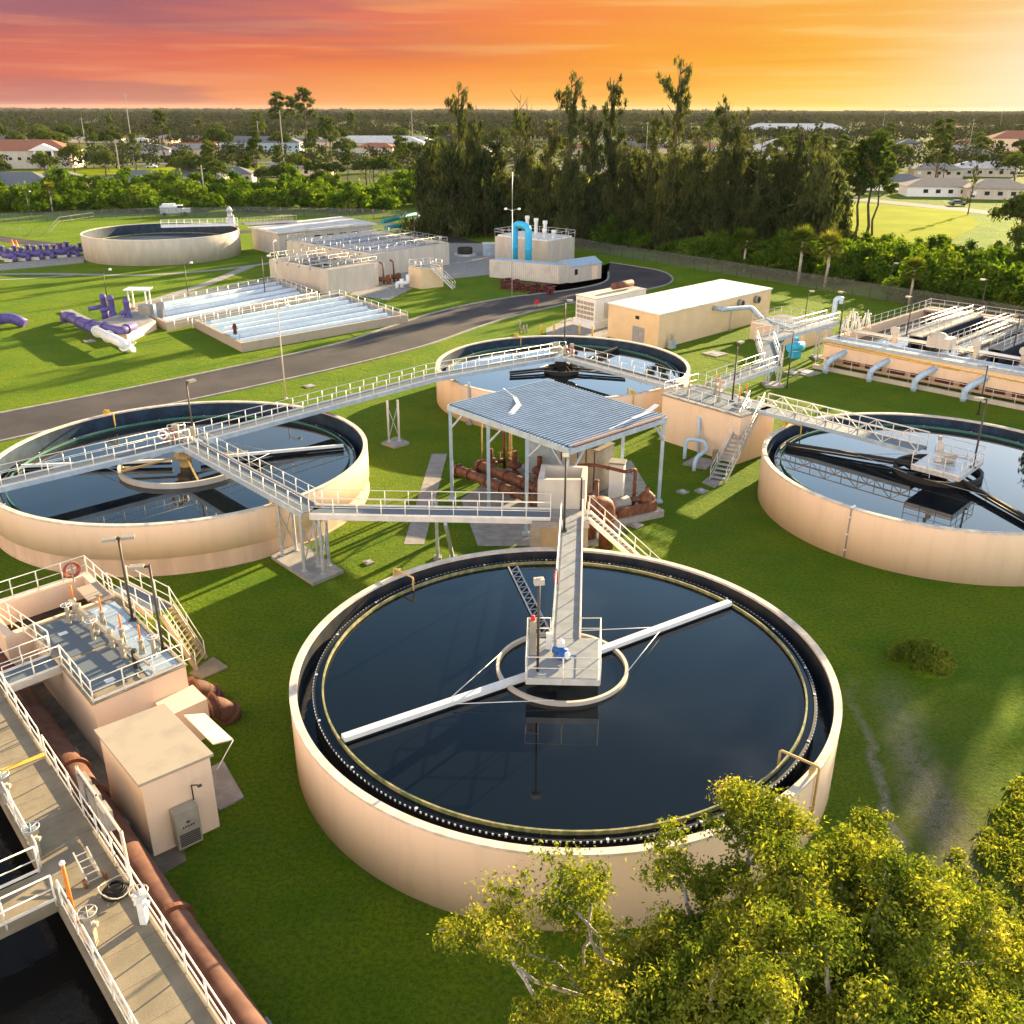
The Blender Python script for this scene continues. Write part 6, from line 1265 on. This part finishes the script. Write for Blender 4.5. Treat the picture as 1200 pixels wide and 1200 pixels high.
        me = leaves_mesh('pine_crown', cs, rs, 80, .32, M['leaf_dark'], .7, .4, 2.6, 0, var); t = T('pine_tree', 'x', 'tree'); obj_me('crown', me, t); trunk_mb(13, .22, .35, 8, var, .5, .16).build('trunk', M['trunk'], t)
    elif kind == 'shrub':         # rounded mass with uneven top, 4 m
        for k in range(30): a = r.uniform(0, 6.28); q_ = 2.4 * math.sqrt(r.random()); z = .6 + (1 - (q_ / 2.8) ** 2) * 3.0 * r.uniform(.25, 1); cs.append((math.cos(a) * q_, math.sin(a) * q_, z)); rs.append(r.uniform(.5, 1.1))
        me = leaves_mesh('shrub_crown', cs, rs, 95, .27, M['leaf_shrub'], .85, .4, 1.7, 0, var); t = T('shrub', 'x', 'shrub'); obj_me('crown', me, t); trunk_mb(2.2, .09, .3, 6, var, .1, .5).build('stem', M['trunk'], t)
    elif kind == 'palm':
        N_ = 38; vs = []; b = MB()
        for i in range(N_):
            a = i * 2.4; el = R_(75 - 120 * i / N_); d = V(math.cos(a) * math.cos(el), math.sin(a) * math.cos(el), math.sin(el)); s_ = V(-math.sin(a), math.cos(a), 0); c0 = V(0, 0, 4.6); e = c0 + d * 1.0; up = s_.cross(d)
            for j in range(11):
                an = (j - 5) * .24; dd = (d * math.cos(an) + s_ * math.sin(an)); tip = e + dd * r.uniform(.9, 1.3) + V(0, 0, -.25 * abs(j - 5) * .2); w_ = s_ * math.cos(an) * .15 - d * math.sin(an) * .15; b.quad(e - w_, e + w_, tip)
            b.beam(c0, e, .03, .03)
        t = T('cabbage_palm', 'x', 'palm'); b.build('fronds', M['leaf_palm'], t); MB().tube([V(0, 0, -.1), V(.15, 0, 2.4), V(0, 0, 4.6)], .17, 9, r1=.15).build('trunk', M['trunk_pale'], t)
    return t
def tree(kind, loc, label, sc=1.0, group=None, rz=None, var=None):
    nv = {'casuarina': 4, 'casuarina_low': 2, 'bare': 2, 'oak': 3, 'pine': 2, 'shrub': 4, 'palm': 1}[kind]; var = rng.integers(nv) if var is None else var; key = (kind, int(var))
    rz = float(rng.random() * 6.28) if rz is None else rz; s = (sc, sc, sc) if isinstance(sc, (int, float)) else sc
    if key not in PROTO:
        t = make_tree(kind, int(var)); PROTO[key] = t; t['label'] = label
        if group: t['group'] = group
        t.location = (loc[0], loc[1], 0); t.rotation_euler = (0, 0, rz); t.scale = s; return t
    t = dup(PROTO[key], (loc[0], loc[1], 0), rz, s, label)
    if group: t['group'] = group
    elif 'group' in t: del t['group']
    return t
GC = 'tall casuarinas beyond the fence'
cas = [ # px of the foot line x, distance, top px, kind
 (540, 236, 97, 'casuarina', 'slim tall casuarina with wispy nodding top, leftmost of the tall row'), (560, 228, 122, 'casuarina', 'dark casuarina just right of the leftmost wispy one'), (530, 244, 150, 'casuarina', 'shorter dark casuarina left of the wispy topped one'),
 (586, 226, 150, 'casuarina', 'shaggy casuarina between the wispy one and the bare poles'), (607, 222, 108, 'bare', 'nearly bare casuarina pole with thin twigs above the horizon'), (617, 225, 118, 'bare', 'second nearly bare casuarina right beside the first bare pole'),
 (640, 216, 140, 'casuarina', 'shaggy casuarina left of the tall ragged crowned one'), (665, 206, 84, 'casuarina', 'tall casuarina with ragged open crown above the container'), (690, 210, 120, 'casuarina', 'dark casuarina behind the tall ragged crowned one'), (709, 214, 88, 'casuarina', 'thin casuarina with small tufted top right of the ragged one'),
 (735, 204, 165, 'casuarina', 'medium casuarina between the tufted one and the tallest'), (757, 202, 128, 'casuarina', 'dark casuarina left of the tallest leaning one'), (783, 198, 66, 'casuarina', 'tallest casuarina leaning right against the orange sky'), (808, 196, 150, 'casuarina', 'dense casuarina right under the tallest one'),
 (836, 193, 113, 'casuarina', 'broad dark casuarina with blunt pointed top'), (856, 196, 128, 'casuarina', 'brownish broad casuarina touching the blunt topped one'), (880, 192, 160, 'casuarina', 'dense casuarina left of the twin leaning ones'), (905, 194, 172, 'casuarina', 'dense dark casuarina near the grey box building'), (924, 193, 146, 'casuarina', 'leaning casuarina with thin double top near the lawn'), (945, 198, 160, 'casuarina', 'right leaning casuarina nearest the bright lawn'), (965, 200, 205, 'casuarina_low', 'low casuarina at the right end of the tall row')]
for x, Y, ty, k, lab in cas:
    a_ = (x - 600) / FPX / (math.cos(PITCH) - (Y * 0 + 0)) if False else None
    gx = (x - 600) / FPX * (Y * math.cos(PITCH) + CAM_H * math.sin(PITCH)); b_ = -(ty - 600) / FPX; top = CAM_H + Y * (-math.sin(PITCH) + b_ * math.cos(PITCH)) / (math.cos(PITCH) + b_ * math.sin(PITCH)); base = 30.8 if k == 'casuarina' else 26.5 if k == 'bare' else 16.
    s = top / base; tree(k, (gx, Y), lab, (max(.95, s * .95) if k != 'bare' else .8, max(.95, s * .95) if k != 'bare' else .8, s), GC)
for i, (x, y, s) in enumerate(((73, 112, .95), (72, 121, .9), (76, 116, 1.0), (69.5, 116, .8), (80, 110, .95), (75, 109, .85))):
    tree('casuarina', (x, y), 'casuarina standing just outside the view at right', (1.5 * s, 1.5 * s, s), 'casuarinas outside the right edge')
for i in range(34):
    x = 500 + i * 14 + rng.uniform(-8, 8); Y = 232 - (x - 540) * .10 + rng.uniform(-6, 14); gx = (x - 600) / FPX * (Y * .9196 + CAM_H * .393)
    s_ = rng.uniform(.75, 1.35); tree('casuarina_low', (gx, Y - 6), 'short bushy casuarina filling the foot of the tall row', (s_ * 1.35, s_ * 1.35, s_), 'short casuarinas at the foot of the tall row')
# thickets beyond the fence
def band(n, x0, x1, y0, y1, ysl, kinds, label, group, s0, s1):
    for i in range(n):
        x = x0 + (x1 - x0) * (i + rng.random()) / n; y = y0 + (y1 - y0) * rng.random() + ysl * (x - x0); p = G(x, y); k = kinds[int(rng.integers(len(kinds)))]
        tree(k, p, label, rng.uniform(s0, s1), group)
band(64, -20, 520, 226, 250, 0, ['shrub'], 'green sunlit shrub in the thicket beyond the left fence', 'shrubs beyond the left fence', 1.35, 2.45)
band(26, -20, 520, 240, 248, 0, ['shrub'], 'low green shrub along the left stretch of the fence', 'low shrubs along the left fence', .8, 1.5)
band(24, 200, 525, 208, 230, 0, ['oak', 'oak', 'pine'], 'mixed tree rising behind the left thicket', 'trees behind the left thicket', .8, 1.25)
band(38, 515, 990, 240, 257, .17, ['shrub'], 'bushy shrub in front of the casuarinas along the fence', 'shrubs before the casuarinas', .9, 1.6)
band(50, 860, 1240, 285, 312, .185, ['shrub'], 'rounded shrub beyond the fence at right', 'shrubs beyond the right fence', 1.1, 1.9)
band(24, 960, 1240, 284, 300, .10, ['shrub'], 'larger bush behind the right shrubs near the lawn', 'bushes by the bright lawn', .8, 1.3)
tree('oak', G(1190, 300), 'large shaded round tree at the right frame edge', 1.3, None, var=0)
tree('oak', G(1215, 330), 'leafy tree cut by the right frame edge above the basins', 1.2, None, var=1)
for x, y, s, lab in ((935, 331, 1.45, 'yellow green fan palm by the right fence, the brighter of two'), (966, 336, 1.4, 'grey green fan palm right beside the brighter one'), (872, 319, 1.2, 'small fan palm by the fence above the cul de sac'), (1065, 357, 1.1, 'fan palm above the far basin rail'), (62, 250, 1.3, 'leaning round headed palm at the far left fence')):
    tree('palm', G(x, y), lab, s)
for x, y, s, lab in ((1000, 285, 1.5, 'tall pine with flaky trunk at the left edge of the bright lawn'), (1012, 288, 1.6, 'second tall pine close beside the first at the lawn edge'), (987, 280, 1.3, 'pine with lighter crown left of the lawn pines'), (1022, 276, 1.3, 'pine behind the lawn pines')):
    tree('pine', G(x, y), lab, s)
t = tree('bare', G(1134, 252), 'bare forked dead tree on the bright lawn', .55)

# small grass mound bush right of the near tank
p = G(1080, 775); cs = [(1.45 * q * math.cos(a), 1.25 * q * math.sin(a), .1 + .8 * (1 - q * q)) for q, a in ((rng.random() ** .5, rng.random() * 6.28) for _ in range(60))]; me = leaves_mesh('mound', cs, [.4] * 60, 230, .075, M['leaf_front'], .8, .4, 3.0, 0, 9)
t = T('grass_clump', 'rough overgrown clump of long grass on the lawn right of the near tank', 'bush', (p[0], p[1], 0)); obj_me('foliage', me, t); MB().lathe([(0, .42), (.7, .34), (1.2, .14), (1.7, 0)], (p[0], p[1], 0), 20).build('mound', M['grass'], t)

# foreground tree
def fg_tree():
    r = random.Random(12); base = V(7.2, 16.4, 0); t = T('foreground_tree', 'big leafy yellow green tree with pale twisting limbs at the bottom right', 'tree', base)
    b = MB(); tips = []
    def limb(p, tgt, rad, depth):
        d = tgt - p; n = 5; pts = [p]
        for i in range(1, n + 1): f = i / n; pts.append(p + d * f + V(r.uniform(-1, 1), r.uniform(-1, 1), r.uniform(-.6, .6) + math.sin(f * 3.14) * 1.2) * d.length * .07)
        b.tube(pts, rad, 7, r1=rad * .45)
        if depth == 0: tips.extend(pts[2:]); return
        for k in range(4 if depth > 1 else 3):
            i = r.randint(2, n); L_ = d.length * .36; w = V(r.uniform(-1, 1), r.uniform(-1, 1), r.uniform(-.15, .55)) + d.normalized() * .9; limb(pts[i], pts[i] + w.normalized() * L_, rad * .5, depth - 1)
        tips.append(pts[-1])
    heads = FGH; print('heads', len(heads))
    b.tube([base, base + V(.15, .1, 1.4), base + V(0, .2, 2.6)], .34, 12, r1=.26)
    for x, y, z in heads: limb(base + V(0, .2, r.uniform(1.4, 2.6)), (base + V(0, .2, 3.2)).lerp(V(x, y, z), .84), .13, 2)
    b.build('limbs', M['trunk_pale'], t)
    cs = []
    for p in tips:
        for k in range(2): q = p - base + V(r.uniform(-.45, .45), r.uniform(-.45, .45), r.uniform(-.25, .35)); cs.append(tuple(q))
    cs = [c for c in cs if c[2] > 1.2]
    rs = [r.uniform(.22, .70) for _ in cs]
    me = leaves_mesh('fg_crown', cs, rs, [int((30 + 430 * q * q) * (.62 if c[0] < -2.2 else 1)) for q, c in zip(rs, cs)], .07, M['leaf_front'], .75, .0, 1.9, 0, 21); print('fg leaves', len(me.polygons), 'clumps', len(cs))
    obj_me('foliage', me, t)
FGH = [(G3(x + 22 - max(0, x - 1040) * .45, y + 34, z)) for x, y, z in ((560, 1120, 4.6), (600, 1160, 4.2), (660, 1050, 5.4), (700, 1110, 5.4), (650, 1190, 4.2), (760, 1000, 6.0), (770, 1080, 6.2), (840, 965, 6.6), (870, 1040, 7.0), (940, 975, 7.0), (1000, 1040, 7.4), (1010, 985, 6.6), (1060, 1010, 6.6), (1110, 1080, 6.4), (1150, 1130, 6.0), (1070, 1110, 7.4), (960, 1120, 7.6), (880, 1150, 7.0), (1120, 1180, 6.4), (800, 1170, 6.0), (1010, 1190, 7.4), (1160, 1060, 5.4), (910, 1010, 7.4), (740, 1180, 5.0), (560, 1100, 4.2))]
fg_tree()
# long grass and weeds on the sunlit bank at lower right: one mass
n = 900; cs = []
for i in range(n):
    s_ = rng.random(); w_ = rng.random() ** .7
    cs.append((11.2 + 13.0 * s_ + 5.5 * w_ + rng.normal() * .25, 23.2 + 11.6 * s_ - 5.0 * w_ + rng.normal() * .25, .03 + .16 * rng.random()))
me = leaves_mesh('weeds', cs, [.5] * n, 150, .085, M['leaf_front'], .35, .1, 2.2, 0, 33); o = obj_me('weeds', me); tag(o, 'rough weeds and long grass on the lit bank at the lower right', 'weeds', kind='stuff')

# ------------------------------------------------------------------ suburb beyond
sheet('far_lawn', [G(x, y) for x, y in ((975, 236), (1130, 247), (1150, 262), (1100, 290), (960, 300), (930, 270))], .03, mat('lawn_bright', (.25, .29, .004), 1.0, var=.1, scale=.1, spec=.02))
strip_obj('street', [G(940, 228), G(1010, 234), G(1140, 247), G(1260, 262)], 9, .04, M['pale_pavement'])
strip_obj('street', [G(-80, 216), G(60, 210), G(200, 206), G(330, 202), G(560, 196), G(740, 190)], 12, .04, M['asphalt'])
strip_obj('street', [G(-80, 196), G(100, 193), G(330, 190), G(560, 186), G(900, 184)], 14, .04, M['pale_pavement'])
sheet('far_lawn', [G(x, y) for x, y in ((-60, 209), (330, 199), (330, 193), (-60, 203))], .02, bpy.data.materials['lawn_bright'])
sheet('far_lawn', [G(x, y) for x, y in ((640, 225), (760, 222), (760, 202), (640, 204))], .02, bpy.data.materials['lawn_bright'])
sheet('car_park', [G(x, y) for x, y in ((640, 204), (840, 201), (830, 190), (660, 190))], .03, M['pale_pavement'])
def house(x, y, w, d, h, rz, wm, rm, label, group=None, hip=.42, det=True):
    p = G(x, y); t = T('house', label, 'house', (0, 0, 0), group)
    MB().box((0, 0, h / 2), (w, d, h)).build('wall', wm, t); o = .6; a, c_ = w / 2 + o, d / 2 + o; rh = d * hip * .5; ins = min(a, c_ * 1.0)
    MB().add([(-a, -c_, h + .01), (a, -c_, h + .01), (a, c_, h + .01), (-a, c_, h + .01), (-a + ins, 0, h + rh), (a - ins, 0, h + rh)], [(0, 1, 5, 4), (2, 3, 4, 5), (3, 0, 4), (1, 2, 5), (0, 3, 2, 1)]).build('roof', rm, t)
    if det:
        n = max(2, int(w / 4))
        for i in range(n):
            xx = -w / 2 + (i + .5) * w / n; f = MB().box((xx, -d / 2 - .03, h * .55), (1.5, .1, 1.2)).build('window' if i else 'door', M['glass_dark'] if i else M['white_paint'], t)
    t.location = (p[0], p[1], 0); t.rotation_euler = (0, 0, rz); return t
wm_ = [M['cream'], M['white_paint'], M['stucco']]; rm_ = [M['shingle'], M['tile_red'], M['concrete'], M['white_roof']]
house(35, 196, 46, 22, 8, R_(6), M['cream'], M['tile_red'], 'two storey red tiled villa at far left')
t = bpy.data.objects['house']; 
b = MB()
for xx in (8, 12, 16): b.tube([V(xx, -12.5, 0), V(xx, -12.5, 8)], .6, 10)
b.add([(5, -13.2, 8), (19, -13.2, 8), (12, -13.2, 11), (5, -9, 8), (19, -9, 8), (12, -9, 11)], [(0, 1, 2), (1, 4, 5, 2), (0, 2, 5, 3), (3, 5, 4), (0, 3, 4, 1)]); b.build('portico', M['white_paint'], t, world=False)
b = MB(); [b.box((xx, -11.08, z), (2.2, .15, 3)) for xx in (10, 14) for z in (2, 6)]; b.build('portico_window', M['glass_dark'], t, world=False)
house(20, 227, 30, 18, 3.2, R_(8), M['stucco'], M['shingle'], 'long low house with pale tiled roof at far left behind the thicket')
house(70, 222, 20, 16, 3.2, R_(14), M['stucco'], M['shingle'], 'dark hipped roof house behind the left palm')
house(165, 219, 22, 14, 3.0, R_(2), M['cream'], M['shingle'], 'grey roofed house behind the thicket above the far tank')
house(232, 216, 24, 16, 3.4, R_(-4), M['cream'], M['shingle'], 'house with peaked grey roof behind the thicket')
house(275, 213, 16, 12, 3.2, R_(4), M['cream'], M['shingle'], 'small grey roofed house right of the peaked one')
house(350, 206, 30, 12, 3.4, R_(2), M['stucco'], M['concrete'], 'long flat brown building left of the casuarinas')
house(308, 178, 52, 18, 6, R_(2), M['beam_blue'], M['shingle'], 'long pale blue grey office behind the road')
house(445, 178, 60, 20, 6, R_(2), M['cream'], M['white_roof'], 'low pale shopping building beyond the road')
house(930, 163, 110, 36, 7, R_(-2), M['white_paint'], M['white_roof'], 'long white warehouse on the right near the horizon')
house(917, 186, 40, 30, 5, R_(0), M['white_paint'], M['white_roof'], 'white commercial building left of the pines')
house(960, 268 - 6, 7, 5, 3.6, R_(20), M['white_roof'], M['white_roof'], 'small grey box building behind the right casuarinas')
house(1100, 229, 24, 12, 3.2, R_(-8), M['white_paint'], M['roof_tan'], 'white house with garage facing the bright lawn')
house(1165, 232, 20, 13, 3.4, R_(-12), M['cream'], M['roof_tan'], 'cream house right of the white garage house')
house(1045, 222, 22, 12, 3.0, R_(-4), M['white_paint'], M['shingle'], 'grey house with white garage doors behind the pines')
house(1095, 207, 20, 14, 3.4, R_(-10), M['cream'], M['concrete'], 'pale roofed house in the second row at right')
house(1150, 206, 26, 14, 3.4, R_(-14), M['cream'], M['white_roof'], 'broad pale house in the second row near the right edge')
house(1190, 178, 40, 24, 9, R_(-10), M['stucco'], M['tile_red'], 'tall tan building at the right frame edge')
house(1140, 190, 26, 16, 3.6, R_(-10), M['cream'], M['roof_tan'], 'low cream house before the tall tan building')
for i in range(75):
    x = rng.uniform(-40, 1240); y = 142 + 42 * rng.random(); house(x, y, rng.uniform(16, 30), rng.uniform(11, 16), 3.4, rng.uniform(-.3, .3), wm_[0 if rng.random() < .7 else 2], rm_[(0, 0, 2, 1, 3)[int(rng.integers(5))]], 'small distant pale house among the trees towards the horizon', 'distant houses among the trees', det=False)
for i, (x, y, m, rz, lab) in enumerate(((1122, 241, 'car_grey', -.1, 'dark grey car on the street beside the bright lawn'), (222, 197, 'car_blue', .1, 'dark blue car on the road beyond the thicket'), (178, 197, 'car_white', .1, 'pale car on the road left of the dark blue one'), (955 - 255, 222, 'car_grey', 0, 'dark car glimpsed between the tall casuarinas'), (690, 224, 'car_white', .3, 'white car glimpsed between the tall casuarinas'), (492, 189, 'car_white', .0, 'white vehicle on the road behind the mid trees'), (420, 184, 'car_blue', .0, 'blue car parked at the low pale shop'), (1170, 226, 'car_white', .2, 'white car in the drive at the far right'))):
    p = G(x, y); vehicle('car', lab, (p[0], p[1], .05), rz, M[m]).scale = (1.15, 1.15, 1.15)
# power poles
def pole(x, y, h, label):
    p = Vector((*G(x, y), 0)); t = T('power_pole', label, 'utility pole', p, 'utility poles in the suburb'); MB().tube([p, p + V(0, 0, h)], .28, 7, r1=.16).build('pole', M['concrete'], t); MB().beam(p + V(-1.2, 0, h - 1), p + V(1.2, 0, h - 1), .14, .16).build('cross_arm', M['concrete'], t)
for x, y, h, lab in ((159, 200, 33, 'tallest pale utility pole left of the left thicket'), (144, 226, 17, 'pale short utility pole just above the far tank'), (103, 187, 22, 'thin utility pole left of the round tree'), (334, 205, 26, 'pale utility pole right of the blue grey office'), (305, 182, 20, 'thin pole by the blue grey office'), (484, 178, 28, 'tall pole above the low pale shop'), (434, 216, 12, 'thin pole in the mid thicket'), (240, 232, 10, 'short thin pole in the left thicket'), (1134, 182, 22, 'thin pole in the right suburb'), (1033, 160, 24, 'distant pole right of the white warehouse'), (1170, 158, 26, 'slanting light distant pole at right'), (757, 184, 20, 'grey pole seen between the casuarinas')):
    pole(x, y, h, lab)
def scat(n, x0, x1, y0, y1, kinds, s0, s1, label, group):
    for i in range(n):
        x = rng.uniform(x0, x1); y = y0 + (y1 - y0) * rng.random(); tree(kinds[int(rng.integers(len(kinds)))], G(x, y), label, rng.uniform(s0, s1), group)
scat(26, -20, 340, 168, 188, ['oak', 'pine', 'oak'], 1.1, 1.9, 'tree in the suburb behind the road at left', 'suburb trees behind the left road')
scat(10, -20, 340, 196, 214, ['oak', 'pine'], .8, 1.3, 'tree on the lawn strip between road and thicket', 'trees on the left road verge')
scat(28, 340, 960, 170, 198, ['oak', 'pine'], 1.0, 1.9, 'tree behind the tall casuarina row', 'trees behind the casuarina row')
scat(46, 900, 1240, 172, 222, ['oak', 'pine', 'oak'], .9, 1.4, 'garden tree among the houses at right', 'garden trees among the right houses')
for x, y, s, lab in ((125, 207, 1.15, 'round brown green tree on the road verge at left'), (330, 176, 2.6, 'clump of tall dark trees left against the horizon'), (360, 172, 2.9, 'tallest dark tree left of centre breaking the horizon'), (345, 170, 2.5, 'dark tree beside the tallest left of centre'), (1095, 215, 1.7, 'tall dark pine standing between the right houses')):
    tree('pine' if 'pine' in lab or 'tall' in lab else 'oak', G(x, y), lab, s)
# far woods: one mass of crowns out to the horizon
def far_woods():
    r = np.random.default_rng(77); P_ = []; Rr = []
    for n, y0, y1, rad in ((620, 430, 900, 5.0), (1900, 850, 1900, 7.5), (3200, 1800, 5200, 14), (2600, 5000, 14000, 34)):
        u_ = r.random(n); Y = 1 / (1 / y0 * (1 - u_) + 1 / y1 * u_); X = (r.random(n) - .5) * 1.5 * Y; P_.append(np.stack([X, Y, np.full(n, min(rad * .75, 8)) + r.random(n) * min(rad * .5, 5)], 1)); Rr.append(rad * (.6 + .7 * r.random(n)))
    P_ = np.concatenate(P_); Rr = np.concatenate(Rr); cs = np.repeat(P_, 4, 0) + r.normal(size=(len(P_) * 4, 3)) * np.repeat(Rr, 4)[:, None] * np.array([.6, .6, .12]); rs = np.repeat(Rr, 4) * .6
    keep = ~((np.abs(cs[:, 0]) < 40) & (cs[:, 1] < 360)); cs, rs = cs[keep], rs[keep]
    # leaf size grows with the clump so the crowns stay closed
    out = []
    v_all = []
    N0 = len(cs); idx = np.repeat(np.arange(N0), 22); N_ = len(idx); d = r.normal(size=(N_, 3)); d /= np.linalg.norm(d, axis=1, keepdims=True); p = cs[idx] + d * rs[idx][:, None] * (.5 + .5 * r.random(N_))[:, None] * np.stack([np.ones(N_), np.ones(N_), np.minimum(.8, 7 / rs[idx])], 1); p[:, 2] = np.maximum(p[:, 2], .5)
    nr = d + r.normal(size=(N_, 3)) * .5 + np.array([0, 0, .4]); nr /= np.linalg.norm(nr, axis=1, keepdims=True); a = np.cross(nr, r.normal(size=(N_, 3))); a /= np.linalg.norm(a, axis=1, keepdims=True); b = np.cross(nr, a); s = rs[idx] * .22 * (.6 + .8 * r.random(N_)); v = np.empty((N_, 3, 3)); v[:, 0] = p - a * s[:, None]; v[:, 1] = p + a * s[:, None]; v[:, 2] = p + b * s[:, None] * 1.5
    me = bpy.data.meshes.new('woods'); me.vertices.add(N_ * 3); me.vertices.foreach_set('co', v.reshape(-1).astype(np.float32)); me.loops.add(N_ * 3); me.loops.foreach_set('vertex_index', np.arange(N_ * 3, dtype=np.int32)); me.polygons.add(N_); me.polygons.foreach_set('loop_start', np.arange(0, N_ * 3, 3, dtype=np.int32)); me.polygons.foreach_set('loop_total', np.full(N_, 3, np.int32)); me.update(); me.materials.append(M['leaf_far']); o = obj_me('woods', me); tag(o, 'unbroken far woodland reaching the horizon', 'woodland', kind='stuff'); print('woods', N_)
far_woods()

# ------------------------------------------------------------------ evening haze
def haze():
    b = MB(); b.box((0, 7000, 29.0), (26000, 14400, 60)); m = bpy.data.materials.new('haze'); m.use_nodes = True; t = m.node_tree; t.nodes.clear()
    o = t.nodes.new('ShaderNodeOutputMaterial'); v_ = t.nodes.new('ShaderNodeVolumePrincipled'); v_.inputs['Color'].default_value = (.92, .90, .88, 1); v_.inputs['Density'].default_value = 1.5e-5; v_.inputs['Anisotropy'].default_value = .0
    t.links.new(v_.outputs[0], o.inputs['Volume']); h = b.build('haze', m); tag(h, 'thin warm evening haze over the plain', kind='stuff')
haze()

# ------------------------------------------------------------------ labels of repeats: say which one of the row it is
def relabel():
    def ordn(i): return '%d%s' % (i, 'th' if 10 <= i % 100 <= 20 else {1: 'st', 2: 'nd', 3: 'rd'}.get(i % 10, 'th'))
    by = {}
    for o in SC.objects:
        if o.parent is None and o.get('label') and o.get('group'): by.setdefault(o['label'], []).append(o)
    for lab, os_ in by.items():
        if len(os_) < 2: continue
        def ix(o): x, y, z = o.location; return x / (y * math.cos(PITCH) + CAM_H * math.sin(PITCH))
        os_.sort(key=ix)
        for i, o in enumerate(os_): w = (lab + ', ').split(); o['label'] = ' '.join((lab + ', ' + ordn(i + 1) + ' from the left').split()[:16])
relabel()
